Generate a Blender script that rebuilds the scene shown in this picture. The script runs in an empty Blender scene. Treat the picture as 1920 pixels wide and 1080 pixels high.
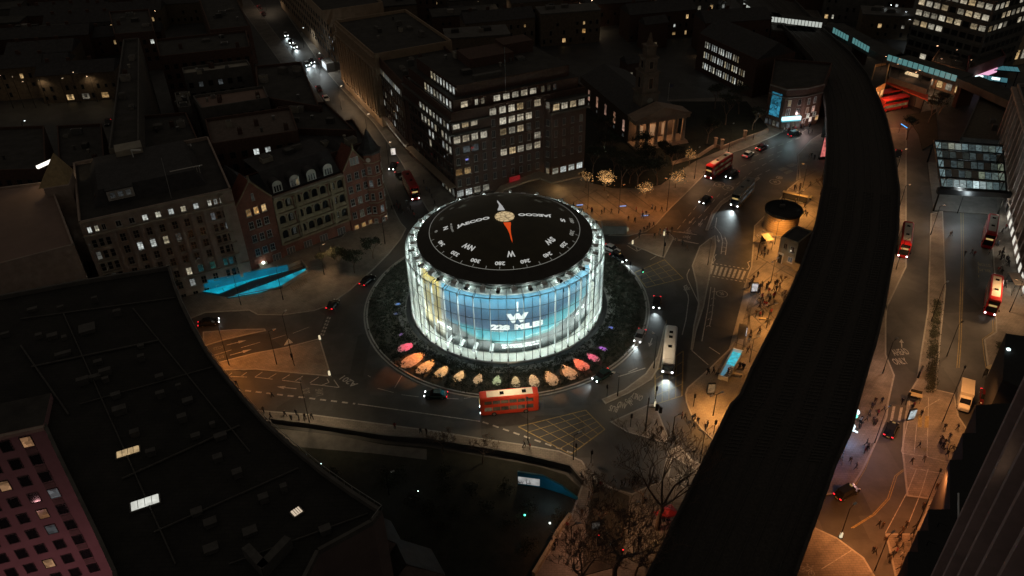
import bpy, math, random
from mathutils import Vector, Matrix
random.seed(7)
PI = math.pi
R = math.radians
scene = bpy.context.scene
col = scene.collection

# ---------------------------------------------------------------- camera
CAM = Vector((0.0, -141.886, 103.026))
FWD = Vector((0.00734914, 0.81918915, -0.57347635))
RGT = Vector((0.9995625, -0.0224488, -0.0192578))
UPV = Vector((0.02864963, 0.57308393, 0.81899573))
FPX = 1479.002
cam_data = bpy.data.cameras.new('camera')
cam_data.sensor_width = 36.0
cam_data.lens = FPX / 1920 * 36.0
cam_data.clip_start = 0.5
cam_data.clip_end = 6000
cam = bpy.data.objects.new('camera', cam_data)
m = Matrix((RGT, UPV, -FWD)).transposed().to_4x4()
m.translation = CAM
cam.matrix_world = m
col.objects.link(cam)
scene.camera = cam

# ---------------------------------------------------------------- night sky, moonless city glow
w = bpy.data.worlds.new('World')
scene.world = w
w.use_nodes = True
nt = w.node_tree
bg = nt.nodes['Background']
sky = nt.nodes.new('ShaderNodeTexSky')
sky.sky_type = 'NISHITA'
sky.sun_disc = False
sky.sun_elevation = R(-4)
sky.sun_rotation = R(250)
hsv = nt.nodes.new('ShaderNodeMixRGB')
hsv.blend_type = 'MIX'
hsv.inputs[0].default_value = 0.9
hsv.inputs[2].default_value = (1.0, 0.86, 0.70, 1)
nt.links.new(sky.outputs[0], hsv.inputs[1])
nt.links.new(hsv.outputs[0], bg.inputs[0])
bg.inputs[1].default_value = 0.062
scene.view_settings.view_transform = 'Standard'
scene.view_settings.look = 'None'
scene.view_settings.exposure = 0
scene.view_settings.gamma = 1
scene.view_settings.use_curve_mapping = False
cy = scene.cycles
cy.use_denoising = True
cy.max_bounces = 5
cy.diffuse_bounces = 2
cy.glossy_bounces = 2
cy.transmission_bounces = 3
cy.transparent_max_bounces = 24
cy.sample_clamp_indirect = 3
cy.sample_clamp_direct = 0
cy.use_adaptive_sampling = True
cy.adaptive_threshold = 0.02
cy.caustics_reflective = False
cy.caustics_refractive = False

# survey: a point of the 1920 x 1080 survey view carried down to the level z
def W(px, py, z=0.0):
    d = FWD + RGT * ((px - 960) / FPX) + UPV * ((540 - py) / FPX)
    t = (z - CAM.z) / d.z
    q = CAM + d * t
    return (q.x, q.y)

def WS(pts, z=0.0):
    return [W(x, y, z) for x, y in pts]

# ---------------------------------------------------------------- materials
def new_mat(name):
    mt = bpy.data.materials.new(name)
    mt.use_nodes = True
    return mt, mt.node_tree, mt.node_tree.nodes['Principled BSDF']

_mats = {}

def M(name, c=None, rough=0.7, metal=0.0, var=0.25, scale=1.2, bump=0.0, emit=0.0, ecol=None, spec=0.5, brick=None):
    """procedural material: base colour broken up by two noises, optional bump and block joints"""
    if name in _mats:
        return _mats[name]
    mt, t, b = new_mat(name)
    N = t.nodes
    L = t.links
    tc = N.new('ShaderNodeTexCoord')
    n1 = N.new('ShaderNodeTexNoise')
    n1.inputs['Scale'].default_value = scale
    n1.inputs['Detail'].default_value = 6
    n1.inputs['Roughness'].default_value = 0.65
    L.new(tc.outputs['Object'], n1.inputs['Vector'])
    r = N.new('ShaderNodeMapRange')
    r.inputs[1].default_value = 0.3
    r.inputs[2].default_value = 0.7
    r.inputs[3].default_value = 1 - var
    r.inputs[4].default_value = 1 + var
    L.new(n1.outputs[0], r.inputs[0])
    mx = N.new('ShaderNodeVectorMath')
    mx.operation = 'SCALE'
    mx.inputs[0].default_value = c
    L.new(r.outputs[0], mx.inputs['Scale'])
    out = mx.outputs[0]
    if brick:
        bt = N.new('ShaderNodeTexBrick') if brick > 0 else N.new('ShaderNodeTexVoronoi')
        ms = N.new('ShaderNodeMixRGB')
        ms.blend_type = 'MULTIPLY'
        ms.inputs[0].default_value = 1
        if brick > 0:      # slabs with sooty joints
            bt.inputs['Scale'].default_value = 1 / brick
            bt.inputs['Color1'].default_value = (1.07, 1.07, 1.07, 1)
            bt.inputs['Color2'].default_value = (0.9, 0.9, 0.9, 1)
            bt.inputs['Mortar'].default_value = (0.72, 0.72, 0.72, 1)
            bt.inputs['Mortar Size'].default_value = 0.03
        else:              # trench repairs of different age
            bt.distance = 'CHEBYCHEV'
            bt.inputs['Scale'].default_value = -1 / brick
            hs_ = N.new('ShaderNodeHueSaturation')
            hs_.inputs['Saturation'].default_value = 0
        L.new(tc.outputs['Object'], bt.inputs['Vector'])
        if brick > 0:
            L.new(bt.outputs[0], ms.inputs[2])
        else:
            sp_ = N.new('ShaderNodeSeparateColor')
            L.new(bt.outputs['Color'], sp_.inputs[0])
            r3 = N.new('ShaderNodeMapRange')
            r3.inputs[3].default_value = 0.72
            r3.inputs[4].default_value = 1.3
            L.new(sp_.outputs[0], r3.inputs[0])
            L.new(r3.outputs[0], ms.inputs[2])
        L.new(out, ms.inputs[1])
        out = ms.outputs[0]
    L.new(out, b.inputs['Base Color'])
    b.inputs['Roughness'].default_value = rough
    b.inputs['Metallic'].default_value = metal
    b.inputs['Specular IOR Level'].default_value = spec
    if bump:
        n2 = N.new('ShaderNodeTexNoise')
        n2.inputs['Scale'].default_value = scale * 12
        n2.inputs['Detail'].default_value = 3
        L.new(tc.outputs['Object'], n2.inputs['Vector'])
        bp = N.new('ShaderNodeBump')
        bp.inputs['Strength'].default_value = bump
        bp.inputs['Distance'].default_value = 0.05
        L.new(n2.outputs[0], bp.inputs['Height'])
        L.new(bp.outputs[0], b.inputs['Normal'])
    if emit:
        e = ecol or c
        b.inputs['Emission Color'].default_value = (*e, 1)
        b.inputs['Emission Strength'].default_value = emit
    _mats[name] = mt
    return mt

def E(name, c, s, var=0.0, scale=0.6):
    """a thing that gives off light; var makes the glow uneven"""
    if name in _mats:
        return _mats[name]
    mt, t, b = new_mat(name)
    b.inputs['Base Color'].default_value = (0.05, 0.05, 0.05, 1)
    b.inputs['Roughness'].default_value = 0.4
    b.inputs['Emission Color'].default_value = (*c, 1)
    b.inputs['Emission Strength'].default_value = s
    if var:
        n = t.nodes.new('ShaderNodeTexNoise')
        n.inputs['Scale'].default_value = scale
        n.inputs['Detail'].default_value = 4
        tc = t.nodes.new('ShaderNodeTexCoord')
        t.links.new(tc.outputs['Object'], n.inputs['Vector'])
        r = t.nodes.new('ShaderNodeMapRange')
        r.inputs[1].default_value = 0.35
        r.inputs[2].default_value = 0.65
        r.inputs[3].default_value = s * (1 - var)
        r.inputs[4].default_value = s * (1 + var * 0.4)
        t.links.new(n.outputs[0], r.inputs[0])
        t.links.new(r.outputs[0], b.inputs['Emission Strength'])
    _mats[name] = mt
    return mt

def LITWIN(name, c, s, dark=0.35):
    """a lit room seen through a pane: blinds, furniture and ceiling lights vary from window to window"""
    if name in _mats:
        return _mats[name]
    mt, t, b = new_mat(name)
    N = t.nodes
    L = t.links
    tc = N.new('ShaderNodeTexCoord')
    oi = N.new('ShaderNodeObjectInfo')
    add = N.new('ShaderNodeVectorMath')
    add.operation = 'ADD'
    sc = N.new('ShaderNodeVectorMath')
    sc.operation = 'SCALE'
    comb = N.new('ShaderNodeCombineXYZ')
    for i in range(3):
        L.new(oi.outputs['Random'], comb.inputs[i])
    L.new(comb.outputs[0], sc.inputs[0])
    sc.inputs['Scale'].default_value = 190
    L.new(tc.outputs['Object'], add.inputs[0])
    L.new(sc.outputs[0], add.inputs[1])
    v = N.new('ShaderNodeTexVoronoi')
    v.distance = 'CHEBYCHEV'
    v.inputs['Scale'].default_value = 1.9
    L.new(add.outputs[0], v.inputs['Vector'])
    sep = N.new('ShaderNodeSeparateColor')
    L.new(v.outputs['Color'], sep.inputs[0])
    mr = N.new('ShaderNodeMapRange')
    mr.inputs[1].default_value = 0.0
    mr.inputs[2].default_value = 0.75
    mr.inputs[3].default_value = dark
    mr.inputs[4].default_value = 1.0
    L.new(sep.outputs[0], mr.inputs[0])
    m2 = N.new('ShaderNodeMapRange')
    m2.inputs[3].default_value = 0.28 * s
    m2.inputs[4].default_value = 1.35 * s
    L.new(oi.outputs['Random'], m2.inputs[0])
    mu = N.new('ShaderNodeMath')
    mu.operation = 'MULTIPLY'
    L.new(mr.outputs[0], mu.inputs[0])
    L.new(m2.outputs[0], mu.inputs[1])
    b.inputs['Base Color'].default_value = (0.03, 0.03, 0.03, 1)
    b.inputs['Roughness'].default_value = 0.15
    # tint of the room: every window a little warmer or cooler
    wn = N.new('ShaderNodeTexWhiteNoise')
    wn.noise_dimensions = '1D'
    L.new(oi.outputs['Random'], wn.inputs['W'])
    mc = N.new('ShaderNodeMixRGB')
    mc.inputs[1].default_value = (*c, 1)
    mc.inputs[2].default_value = (c[0], c[1] * 0.78, c[2] * 0.5, 1)
    pw = N.new('ShaderNodeMath')
    pw.operation = 'POWER'
    pw.inputs[1].default_value = 2.2
    L.new(wn.outputs['Value'], pw.inputs[0])
    L.new(pw.outputs[0], mc.inputs[0])
    # blind drawn part of the way down
    sx = N.new('ShaderNodeSeparateXYZ')
    L.new(tc.outputs['Object'], sx.inputs[0])
    gt = N.new('ShaderNodeMath')
    gt.operation = 'ADD'
    L.new(sx.outputs['Z'], gt.inputs[0])
    L.new(wn.outputs['Value'], gt.inputs[1])
    g2 = N.new('ShaderNodeMapRange')
    g2.inputs[1].default_value = 0.55
    g2.inputs[2].default_value = 0.62
    g2.inputs[3].default_value = 1.0
    g2.inputs[4].default_value = 0.6
    L.new(gt.outputs[0], g2.inputs[0])
    m3 = N.new('ShaderNodeMath')
    m3.operation = 'MULTIPLY'
    L.new(mu.outputs[0], m3.inputs[0])
    L.new(g2.outputs[0], m3.inputs[1])
    L.new(mc.outputs[0], b.inputs['Emission Color'])
    L.new(m3.outputs[0], b.inputs['Emission Strength'])
    _mats[name] = mt
    return mt

asphalt = M('asphalt', (0.042, 0.041, 0.040), 0.62, var=0.35, scale=0.22, bump=0.25, brick=-9)
asphalt_old = M('worn_asphalt', (0.058, 0.055, 0.05), 0.7, var=0.35, scale=0.3, bump=0.25)
paving = M('paving_slabs', (0.17, 0.15, 0.13), 0.8, var=0.35, scale=0.3, bump=0.3, brick=1.6)
paving_dark = M('dark_paving_band', (0.085, 0.078, 0.07), 0.8, var=0.3, scale=0.8)
kerbm = M('granite_kerb', (0.25, 0.24, 0.22), 0.8, var=0.2, scale=2)
paint = M('road_paint', (0.30, 0.29, 0.27), 0.7, var=0.5, scale=2.5)
paint_y = M('yellow_road_paint', (0.22, 0.165, 0.06), 0.7, var=0.5, scale=2.5)
soil = M('soil', (0.035, 0.030, 0.022), 0.95, var=0.5, scale=0.4, bump=0.5)
grassm = M('dark_grass', (0.016, 0.017, 0.011), 0.95, var=0.5, scale=0.5, bump=0.5)
brick_dark = M('dark_brick', (0.085, 0.046, 0.034), 0.85, var=0.3, scale=1.6, bump=0.3)
brick_red = M('red_brick', (0.17, 0.058, 0.036), 0.85, var=0.3, scale=1.5, bump=0.3)
stone = M('portland_stone', (0.36, 0.285, 0.24), 0.85, var=0.22, scale=0.7, bump=0.2)
stone_pale = M('pale_stone', (0.36, 0.31, 0.25), 0.85, var=0.2, scale=0.7, bump=0.2)
concrete = M('concrete', (0.22, 0.205, 0.185), 0.85, var=0.25, scale=0.5, bump=0.2)
conc_dark = M('dark_concrete', (0.10, 0.095, 0.088), 0.85, var=0.3, scale=0.5, bump=0.2)
rooff = M('roof_felt', (0.045, 0.043, 0.04), 0.9, var=0.4, scale=0.35, bump=0.3)
roof_brown = M('brown_roof_membrane', (0.24, 0.165, 0.135), 0.9, var=0.12, scale=0.2)
roof_slate = M('roof_slate', (0.04, 0.039, 0.041), 0.75, var=0.4, scale=1.0, bump=0.3)
roof_pale = M('pale_roof_sheet', (0.30, 0.28, 0.23), 0.7, var=0.2, scale=0.4)
black_metal = M('black_metal', (0.012, 0.012, 0.012), 0.45, metal=0.5, var=0.1)
grey_metal = M('grey_metal', (0.30, 0.31, 0.31), 0.35, metal=0.8, var=0.15)
white_metal = M('white_painted_metal', (0.72, 0.74, 0.73), 0.35, var=0.08)
white_paint = M('white_render', (0.55, 0.53, 0.5), 0.7, var=0.15)
frame_w = M('white_window_frame', (0.45, 0.44, 0.42), 0.6, var=0.1)
frame_d = M('dark_window_frame', (0.05, 0.045, 0.04), 0.5, var=0.1)
glass_dark = M('dark_window_glass', (0.016, 0.018, 0.021), 0.08, var=0.3, scale=3)
rubber = M('tyre_rubber', (0.015, 0.015, 0.015), 0.9, var=0.1)
bark = M('bark', (0.14, 0.10, 0.075), 0.9, var=0.3, scale=4, bump=0.4)
leafm = M('evergreen_leaf', (0.030, 0.034, 0.018), 0.8, var=0.5, scale=1.5)
leaf_brown = M('dry_leaf', (0.09, 0.06, 0.03), 0.85, var=0.5, scale=1.5)
skin = M('skin', (0.42, 0.27, 0.20), 0.6, var=0.1)
w_cool = LITWIN('lit_office_window', (0.86, 0.93, 0.90), 0.62)
w_warm = LITWIN('lit_warm_window', (1.0, 0.66, 0.30), 0.62)
w_neut = LITWIN('lit_neutral_window', (1.0, 0.92, 0.72), 0.5)
w_dim = LITWIN('dim_lit_window', (0.75, 0.85, 0.9), 0.10)
w_teal = LITWIN('teal_blind_window', (0.05, 0.42, 0.55), 0.16)
w_red = LITWIN('red_lit_window', (1.0, 0.04, 0.06), 0.45)
w_pink = LITWIN('stained_glass_window', (1.0, 0.62, 0.52), 0.55, 0.1)

# ---------------------------------------------------------------- mesh builder
class MB:
    def __init__(s):
        s.v, s.f, s.mi, s.mats, s.sm = [], [], [], [], []

    def _m(s, mt):
        if mt not in s.mats:
            s.mats.append(mt)
        return s.mats.index(mt)

    def add(s, verts, faces, mt, smooth=False):
        o = len(s.v)
        s.v += [tuple(x) for x in verts]
        k = s._m(mt)
        for f in faces:
            s.f.append([o + i for i in f])
            s.mi.append(k)
            s.sm.append(smooth)
        return s

    def box(s, c, size, mt, rz=0.0, taper=1.0):
        hx, hy, hz = size[0] / 2, size[1] / 2, size[2] / 2
        ca, sa = math.cos(rz), math.sin(rz)
        vs = []
        for z in (-1, 1):
            k = taper if z > 0 else 1
            for x, y in ((-1, -1), (1, -1), (1, 1), (-1, 1)):
                a, b = x * hx * k, y * hy * k
                vs.append((c[0] + a * ca - b * sa, c[1] + a * sa + b * ca, c[2] + z * hz))
        return s.add(vs, [(3, 2, 1, 0), (4, 5, 6, 7), (0, 1, 5, 4), (1, 2, 6, 5), (2, 3, 7, 6), (3, 0, 4, 7)], mt)

    def prism(s, pts, z0, z1, mt, cap_mt=None, bottom=False):
        n = len(pts)
        a = sum(pts[i][0] * pts[(i + 1) % n][1] - pts[(i + 1) % n][0] * pts[i][1] for i in range(n))
        if a < 0:
            pts = pts[::-1]
        vs = [(x, y, z0) for x, y in pts] + [(x, y, z1) for x, y in pts]
        s.add(vs, [(i, (i + 1) % n, n + (i + 1) % n, n + i) for i in range(n)], mt)
        s.add([(x, y, z1) for x, y in pts], [tuple(range(n))], cap_mt or mt)
        if bottom:
            s.add([(x, y, z0) for x, y in pts][::-1], [tuple(range(n))], mt)
        return s

    def sheet(s, pts, z, mt):
        n = len(pts)
        a = sum(pts[i][0] * pts[(i + 1) % n][1] - pts[(i + 1) % n][0] * pts[i][1] for i in range(n))
        if a < 0:
            pts = pts[::-1]
        return s.add([(x, y, z) for x, y in pts], [tuple(range(n))], mt)

    def tube(s, p, q, r0, mt, r1=None, n=8, caps=True, smooth=True):
        p, q = Vector(p), Vector(q)
        r1 = r0 if r1 is None else r1
        d = (q - p)
        if d.length < 1e-6:
            return s
        d.normalize()
        a = d.orthogonal().normalized()
        b = d.cross(a)
        vs = []
        for c, r in ((p, r0), (q, r1)):
            for i in range(n):
                t = 2 * PI * i / n
                vs.append(c + a * (math.cos(t) * r) + b * (math.sin(t) * r))
        s.add(vs, [(i, (i + 1) % n, n + (i + 1) % n, n + i) for i in range(n)], mt, smooth)
        if caps:
            s.add(vs[:n], [tuple(range(n - 1, -1, -1))], mt)
            s.add(vs[n:], [tuple(range(n))], mt)
        return s

    def lathe(s, prof, mt, n=24, a0=0.0, a1=2 * PI, smooth=True, c=(0, 0)):
        closed = abs(a1 - a0 - 2 * PI) < 1e-6
        k = n if closed else n + 1
        vs = []
        for r, z in prof:
            for i in range(k):
                t = a0 + (a1 - a0) * i / n
                vs.append((c[0] + r * math.cos(t), c[1] + r * math.sin(t), z))
        fs = []
        for j in range(len(prof) - 1):
            for i in range(n):
                i2 = (i + 1) % k
                fs.append((j * k + i, j * k + i2, (j + 1) * k + i2, (j + 1) * k + i))
        return s.add(vs, fs, mt, smooth)

    def loft(s, rings, mt, smooth=True, caps=True):
        n = len(rings[0])
        vs = [v for r in rings for v in r]
        fs = []
        for j in range(len(rings) - 1):
            for i in range(n):
                fs.append((j * n + i, j * n + (i + 1) % n, (j + 1) * n + (i + 1) % n, (j + 1) * n + i))
        if caps:
            fs.append(tuple(range(n - 1, -1, -1)))
            fs.append(tuple((len(rings) - 1) * n + i for i in range(n)))
        return s.add(vs, fs, mt, smooth)

    def mesh(s, name):
        me = bpy.data.meshes.new(name)
        me.from_pydata(s.v, [], s.f)
        for mt in s.mats:
            me.materials.append(mt)
        me.polygons.foreach_set('material_index', s.mi)
        me.polygons.foreach_set('use_smooth', s.sm)
        me.update()
        return me

    def build(s, name, parent=None, loc=(0, 0, 0), rz=0.0):
        return put(name, s.mesh(name), parent, loc, rz)

def put(name, me, parent=None, loc=(0, 0, 0), rz=0.0):
    o = bpy.data.objects.new(name, me)
    o.location = loc
    o.rotation_euler = (0, 0, rz)
    if parent:
        o.parent = parent
    col.objects.link(o)
    return o

def tag(o, label=None, cat=None, group=None, kind=None):
    if label:
        o['label'] = label
    if cat:
        o['category'] = cat
    if group:
        o['group'] = group
    if kind:
        o['kind'] = kind
    return o

def empty(name, loc, rz, label, cat, group=None):
    o = bpy.data.objects.new(name, None)
    o.empty_display_size = 0.5
    o.location = loc
    o.rotation_euler = (0, 0, rz)
    col.objects.link(o)
    return tag(o, label, cat, group)

_kids = {}

def kids(o):
    if o.name not in _kids:
        _kids[o.name] = [c for c in bpy.data.objects if c.parent == o]
    return _kids[o.name]

def dup(o, loc=None, rz=None, label=None, parent=None, group=None, scale=None):
    c = o.copy()
    col.objects.link(c)
    if parent:
        c.parent = parent
    if loc is not None:
        c.location = loc
    if rz is not None:
        c.rotation_euler = (0, 0, rz)
    if scale is not None:
        c.scale = (scale, scale, scale)
    if label:
        c['label'] = label
    if group:
        c['group'] = group
    for k in kids(o):
        dup(k, parent=c)
    return c

def text_mesh(s, size=1.0, ext=0.0, off=0.0, space=1.0):
    cu = bpy.data.curves.new('t', 'FONT')
    cu.body = s
    cu.size = size
    cu.align_x = 'CENTER'
    cu.align_y = 'CENTER'
    cu.extrude = ext
    cu.offset = off
    cu.space_character = space
    cu.resolution_u = 3
    ob = bpy.data.objects.new('t', cu)
    col.objects.link(ob)
    dg = bpy.context.evaluated_depsgraph_get()
    me = bpy.data.meshes.new_from_object(ob.evaluated_get(dg))
    bpy.data.objects.remove(ob)
    return me

def struct(name, mb, **k):
    o = mb.build(name, **k)
    o['kind'] = 'structure'
    return o

def light(name, kind, loc, power, color, radius=0.15, angle=150, blend=0.7, parent=None, target=None):
    ld = bpy.data.lights.new(name, kind)
    ld.energy = power
    ld.color = color
    if kind == 'SPOT':
        ld.spot_size = R(angle)
        ld.spot_blend = blend
    ld.shadow_soft_size = radius
    o = bpy.data.objects.new(name, ld)
    o.location = loc
    if target is not None:
        o.rotation_euler = (Vector(target) - Vector(loc)).to_track_quat('-Z', 'Y').to_euler()
    if parent:
        o.parent = parent
    col.objects.link(o)
    return o
# ================================================================ GROUND
g = MB()
g.sheet([(-1500, -700), (1500, -700), (1500, 2500), (-1500, 2500)], -0.02, soil)
struct('ground', g)
g = MB()
g.sheet([(-280, -140), (280, -140), (280, 330), (-280, 330)], 0.0, asphalt)
struct('road', g)

def kerbed(name, pts, mt=paving, z=0.12, kerb=0.3):
    """a raised pavement: kerb stones round the rim, paving inset 4 mm above"""
    n = len(pts)
    a = sum(pts[i][0] * pts[(i + 1) % n][1] - pts[(i + 1) % n][0] * pts[i][1] for i in range(n))
    if a < 0:
        pts = pts[::-1]
    b = MB()
    b.prism(pts, 0, z, kerbm)
    o = struct(name, b)
    # inset copy
    ins = []
    for i in range(n):
        p0, p1, p2 = Vector(pts[i - 1]), Vector(pts[i]), Vector(pts[(i + 1) % n])
        e1, e2 = (p1 - p0), (p2 - p1)
        if e1.length < 1e-6 or e2.length < 1e-6:
            ins.append(tuple(p1))
            continue
        e1.normalize()
        e2.normalize()
        n1, n2 = Vector((-e1.y, e1.x)), Vector((-e2.y, e2.x))
        k = (n1 + n2)
        if k.length < 0.2:
            k = n1
        k = k / max(0.5, k.length_squared / 2)
        ins.append(tuple(p1 + k * kerb))
    b = MB()
    b.sheet(ins, z + 0.004, mt)
    s = b.build('paving', o)
    return o

OUT = 42.0
arc_n = [(OUT * math.cos(t), OUT * math.sin(t)) for t in [R(a) for a in range(38, 128, 6)]]
pav_left = kerbed('pavement_by_brick_hospital', WS([(385, 586), (467, 582), (482, 590), (532, 591), (588, 583), (615, 573), (654, 546),
    (700, 505), (730, 475), (752, 448), (762, 428), (752, 417), (743, 400), (722, 345), (705, 305), (620, 210), (560, 120), (470, 0),
    (440, 0), (535, 130), (590, 230), (670, 320), (680, 400), (640, 445), (480, 480), (380, 530), (240, 545), (200, 620), (350, 600)], 0.12))
b = MB()
b.sheet(WS([(770, 255), (1085, 195), (1400, 180), (1450, 130), (1450, -30), (650, -30), (690, 100), (720, 180)], 0.13), 0.13, asphalt)
struct('back_yards', b)
# north side: from the church road round to Stamford street side
pn = WS([(1600, 140), (1560, 190), (1500, 232), (1423, 268), (1365, 290), (1327, 321), (1287, 362), (1259, 389), (1231, 420), (1212, 434), (1178, 442), (1140, 441)], 0.12)
pn += arc_n[1:-1]
pn += WS([(798, 388), (750, 300), (702, 232), (635, 161), (600, 120), (540, 30), (500, -40), (1500, -40)], 0.12)
kerbed('pavement_north', pn)
kerbed('traffic_island_west', WS([(600, 634), (538, 650), (474, 662), (409, 679), (340, 700), (380, 698), (415, 695), (479, 693), (622, 706)], 0.12))
kerbed('traffic_island_sliver', WS([(380, 622), (440, 617), (497, 616), (499, 620), (460, 628), (418, 638), (380, 650)], 0.12))
kerbed('pavement_south_path', WS([(430, 765), (489, 769), (588, 777), (746, 798), (815, 807), (900, 821), (976, 832), (1049, 845), (1091, 863), (1111, 890), (1109, 905),
    (1090, 905), (1069, 877), (1007, 863), (960, 853), (802, 827), (721, 821), (582, 799), (510, 790), (430, 785)], 0.12))
kerbed('pavement_riverside', WS([(1111, 892), (1150, 915), (1185, 925), (1240, 900), (1252, 845), (1275, 835), (1298, 862), (1340, 880), (1500, 900), (1400, 1160), (960, 1160), (1000, 1080), (1069, 970), (1092, 906)], 0.12))
kerbed('traffic_island_bus_lane', WS([(1143, 791), (1214, 759), (1228, 757), (1238, 780), (1252, 818), (1250, 832), (1177, 811)], 0.12))
kerbed('pavement_plaza_east', WS([(1560, 238), (1520, 262), (1495, 290), (1500, 335), (1478, 353), (1464, 370), (1440, 398), (1414, 423), (1411, 464), (1408, 500), (1400, 520), (1391, 564), (1367, 654),
    (1330, 690), (1288, 727), (1284, 738), (1286, 755), (1298, 784), (1316, 806), (1352, 838), (1400, 880), (1520, 880), (1700, 500), (1700, 240)], 0.12))
kerbed('traffic_island_crossing', WS([(1178, 456), (1203, 439), (1256, 437), (1264, 446), (1245, 484), (1239, 482)], 0.12))
kerbed('traffic_median', WS([(1311, 462), (1330, 447), (1341, 441), (1343, 462), (1336, 492), (1329, 530), (1320, 575), (1306, 620), (1299, 656), (1295, 655), (1300, 610),
    (1309, 570), (1305, 530), (1297, 498)], 0.12))
kerbed('traffic_median_upper', WS([(1322, 432), (1334, 398), (1350, 378), (1395, 348), (1422, 331), (1425, 334), (1400, 353), (1354, 384), (1339, 404), (1328, 432)], 0.12))
kerbed('roundabout_edge', [(31.5 * math.cos(R(a)), 31.5 * math.sin(R(a))) for a in range(0, 360, 5)], conc_dark)
kerbed('median_strip_west', WS([(1128, 748), (1170, 730), (1210, 700), (1232, 668), (1246, 610), (1250, 605), (1242, 655), (1235, 690), (1222, 712), (1180, 737), (1135, 758)], 0.12))
# right of the viaduct
kerbed('pavement_under_viaduct', WS([(1560, 560), (1668, 520), (1662, 600), (1662, 665), (1678, 704), (1667, 754), (1664, 782), (1653, 809), (1639, 840), (1618, 883), (1601, 910), (1560, 926), (1480, 935), (1400, 930)], 0.12))
kerbed('pavement_median_station', WS([(1745, 400), (1768, 395), (1774, 540), (1764, 637), (1756, 730), (1790, 738), (1798, 780), (1813, 803), (1900, 810), (1880, 880), (1850, 950), (1700, 930), (1691, 845), (1694, 795), (1705, 734),
    (1719, 712), (1725, 668), (1739, 582)], 0.12))
kerbed('pavement_station', WS([(1846, 360), (1861, 470), (1864, 520), (1867, 622), (1845, 636), (1853, 700), (1864, 748), (1890, 800), (2080, 800), (2040, 360)], 0.12))
kerbed('pavement_corner_south', WS([(1500, 985), (1520, 985), (1570, 1008), (1620, 1045), (1650, 1095), (1440, 1120)], 0.12))
kerbed('pavement_tower_foot', WS([(1745, 930), (1735, 960), (1715, 1000), (1660, 1000), (1680, 1090), (1850, 1090), (1900, 900)], 0.12))

# park below the path
b = MB()
b.prism(WS([(430, 800), (510, 800), (582, 810), (721, 832), (802, 838), (960, 865), (1007, 874), (1060, 890), (1088, 915), (1066, 970), (1000, 1080), (960, 1150), (380, 1150)], 0.1), 0, 0.1, grassm)
struct('park_lawn', b)
b = MB()
b.prism(WS([(1085, 300), (1108, 342), (1150, 352), (1200, 352), (1240, 345), (1262, 328), (1305, 300), (1395, 262), (1440, 238), (1400, 190), (1180, 190), (1085, 190)], 0.3), 0.12, 0.3, grassm)
struct('churchyard_lawn', b)
b = MB()
b.prism(WS([(1112, 905), (1150, 918), (1180, 930), (1175, 985), (1165, 1060), (1090, 1080), (1100, 985)], 0.22), 0.12, 0.22, soil)
struct('planting_bed', b)
b = MB()
b.prism(WS([(1700, 215), (1755, 205), (1760, 262), (1752, 268), (1730, 280), (1722, 250)], 0.3), 0.0, 0.3, grassm)
struct('station_garden', b)
b = MB()
b.sheet(WS([(502, 801), (588, 811), (640, 818), (720, 834), (800, 842), (800, 862), (700, 850), (560, 838), (520, 822)], 0.104), 0.104, conc_dark)
struct('lower_path', b)

# ---------------------------------------------------------------- painted markings
def strip(b, pts, wd, mt, z):
    for i in range(len(pts) - 1):
        p, q = Vector(pts[i]), Vector(pts[i + 1])
        d = (q - p)
        if d.length < 1e-4:
            continue
        d.normalize()
        n = Vector((-d.y, d.x)) * wd / 2
        e = d * (wd * 0.4 if 0 < i < len(pts) - 2 else 0)
        b.add([(*(p - n), z), (*(q - n), z), (*(q + n), z), (*(p + n), z)], [(0, 1, 2, 3)], mt)
    return b

def dashes(b, pts, wd, on, off, mt, z):
    # walk along the polyline
    acc, pen = 0.0, True
    for i in range(len(pts) - 1):
        p, q = Vector(pts[i]), Vector(pts[i + 1])
        L = (q - p).length
        d = (q - p) / max(L, 1e-6)
        s = 0.0
        while s < L - 1e-6:
            lim = on if pen else off
            e = min(L, s + lim - acc)
            if pen and e - s > 0.05:
                strip(b, [p + d * s, p + d * e], wd, mt, z)
            acc += e - s
            s = e
            if acc >= lim - 1e-6:
                acc, pen = 0.0, not pen
    return b

Z1 = 0.005
mk = MB()
P = paint
dashes(mk, WS([(440, 730), (466, 733), (666, 757)]), 0.4, 1.2, 1.0, P, Z1)
strip(mk, WS([(671, 757.5), (900, 790)]), 0.22, P, Z1)
dashes(mk, WS([(905, 791), (1078, 851)]), 0.35, 1.2, 0.9, P, Z1)
for a in ([(427, 705.5), (463, 707)], [(478, 707), (511, 711)], [(529, 713), (565, 717.5)], [(582, 720), (635, 726.5)], [(427, 705.5), (435, 699)], [(452, 705.5), (463, 698)],
          [(478, 707), (492, 697.5)], [(503, 709.5), (518, 700.5)], [(529, 711), (543, 702.5)], [(554, 714), (568, 705)], [(581, 718), (598, 706.5)], [(626, 712), (636, 726.5)],
          [(613, 710), (617, 717), (604, 722)]):
    strip(mk, WS(a), 0.18, P, Z1)
for a in ([(549, 625), (580, 613)], [(509, 636), (536, 628)], [(452, 652), (488, 641.5)], [(398, 667), (434, 656)], [(754, 704), (740, 727)], [(690, 704), (695, 707)],
          [(708, 728), (738, 736)], [(753, 740), (785, 744)], [(800, 745), (860, 748)], [(870, 747), (902, 742)]):
    strip(mk, WS(a), 0.16, P, Z1)
# give-way dashes at the west island
for k in (0, 1):
    dashes(mk, WS([(615 + k * 4, 594 + k), (601 + k * 4, 630 + k)]), 0.35, 0.7, 0.45, P, Z1)

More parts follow.
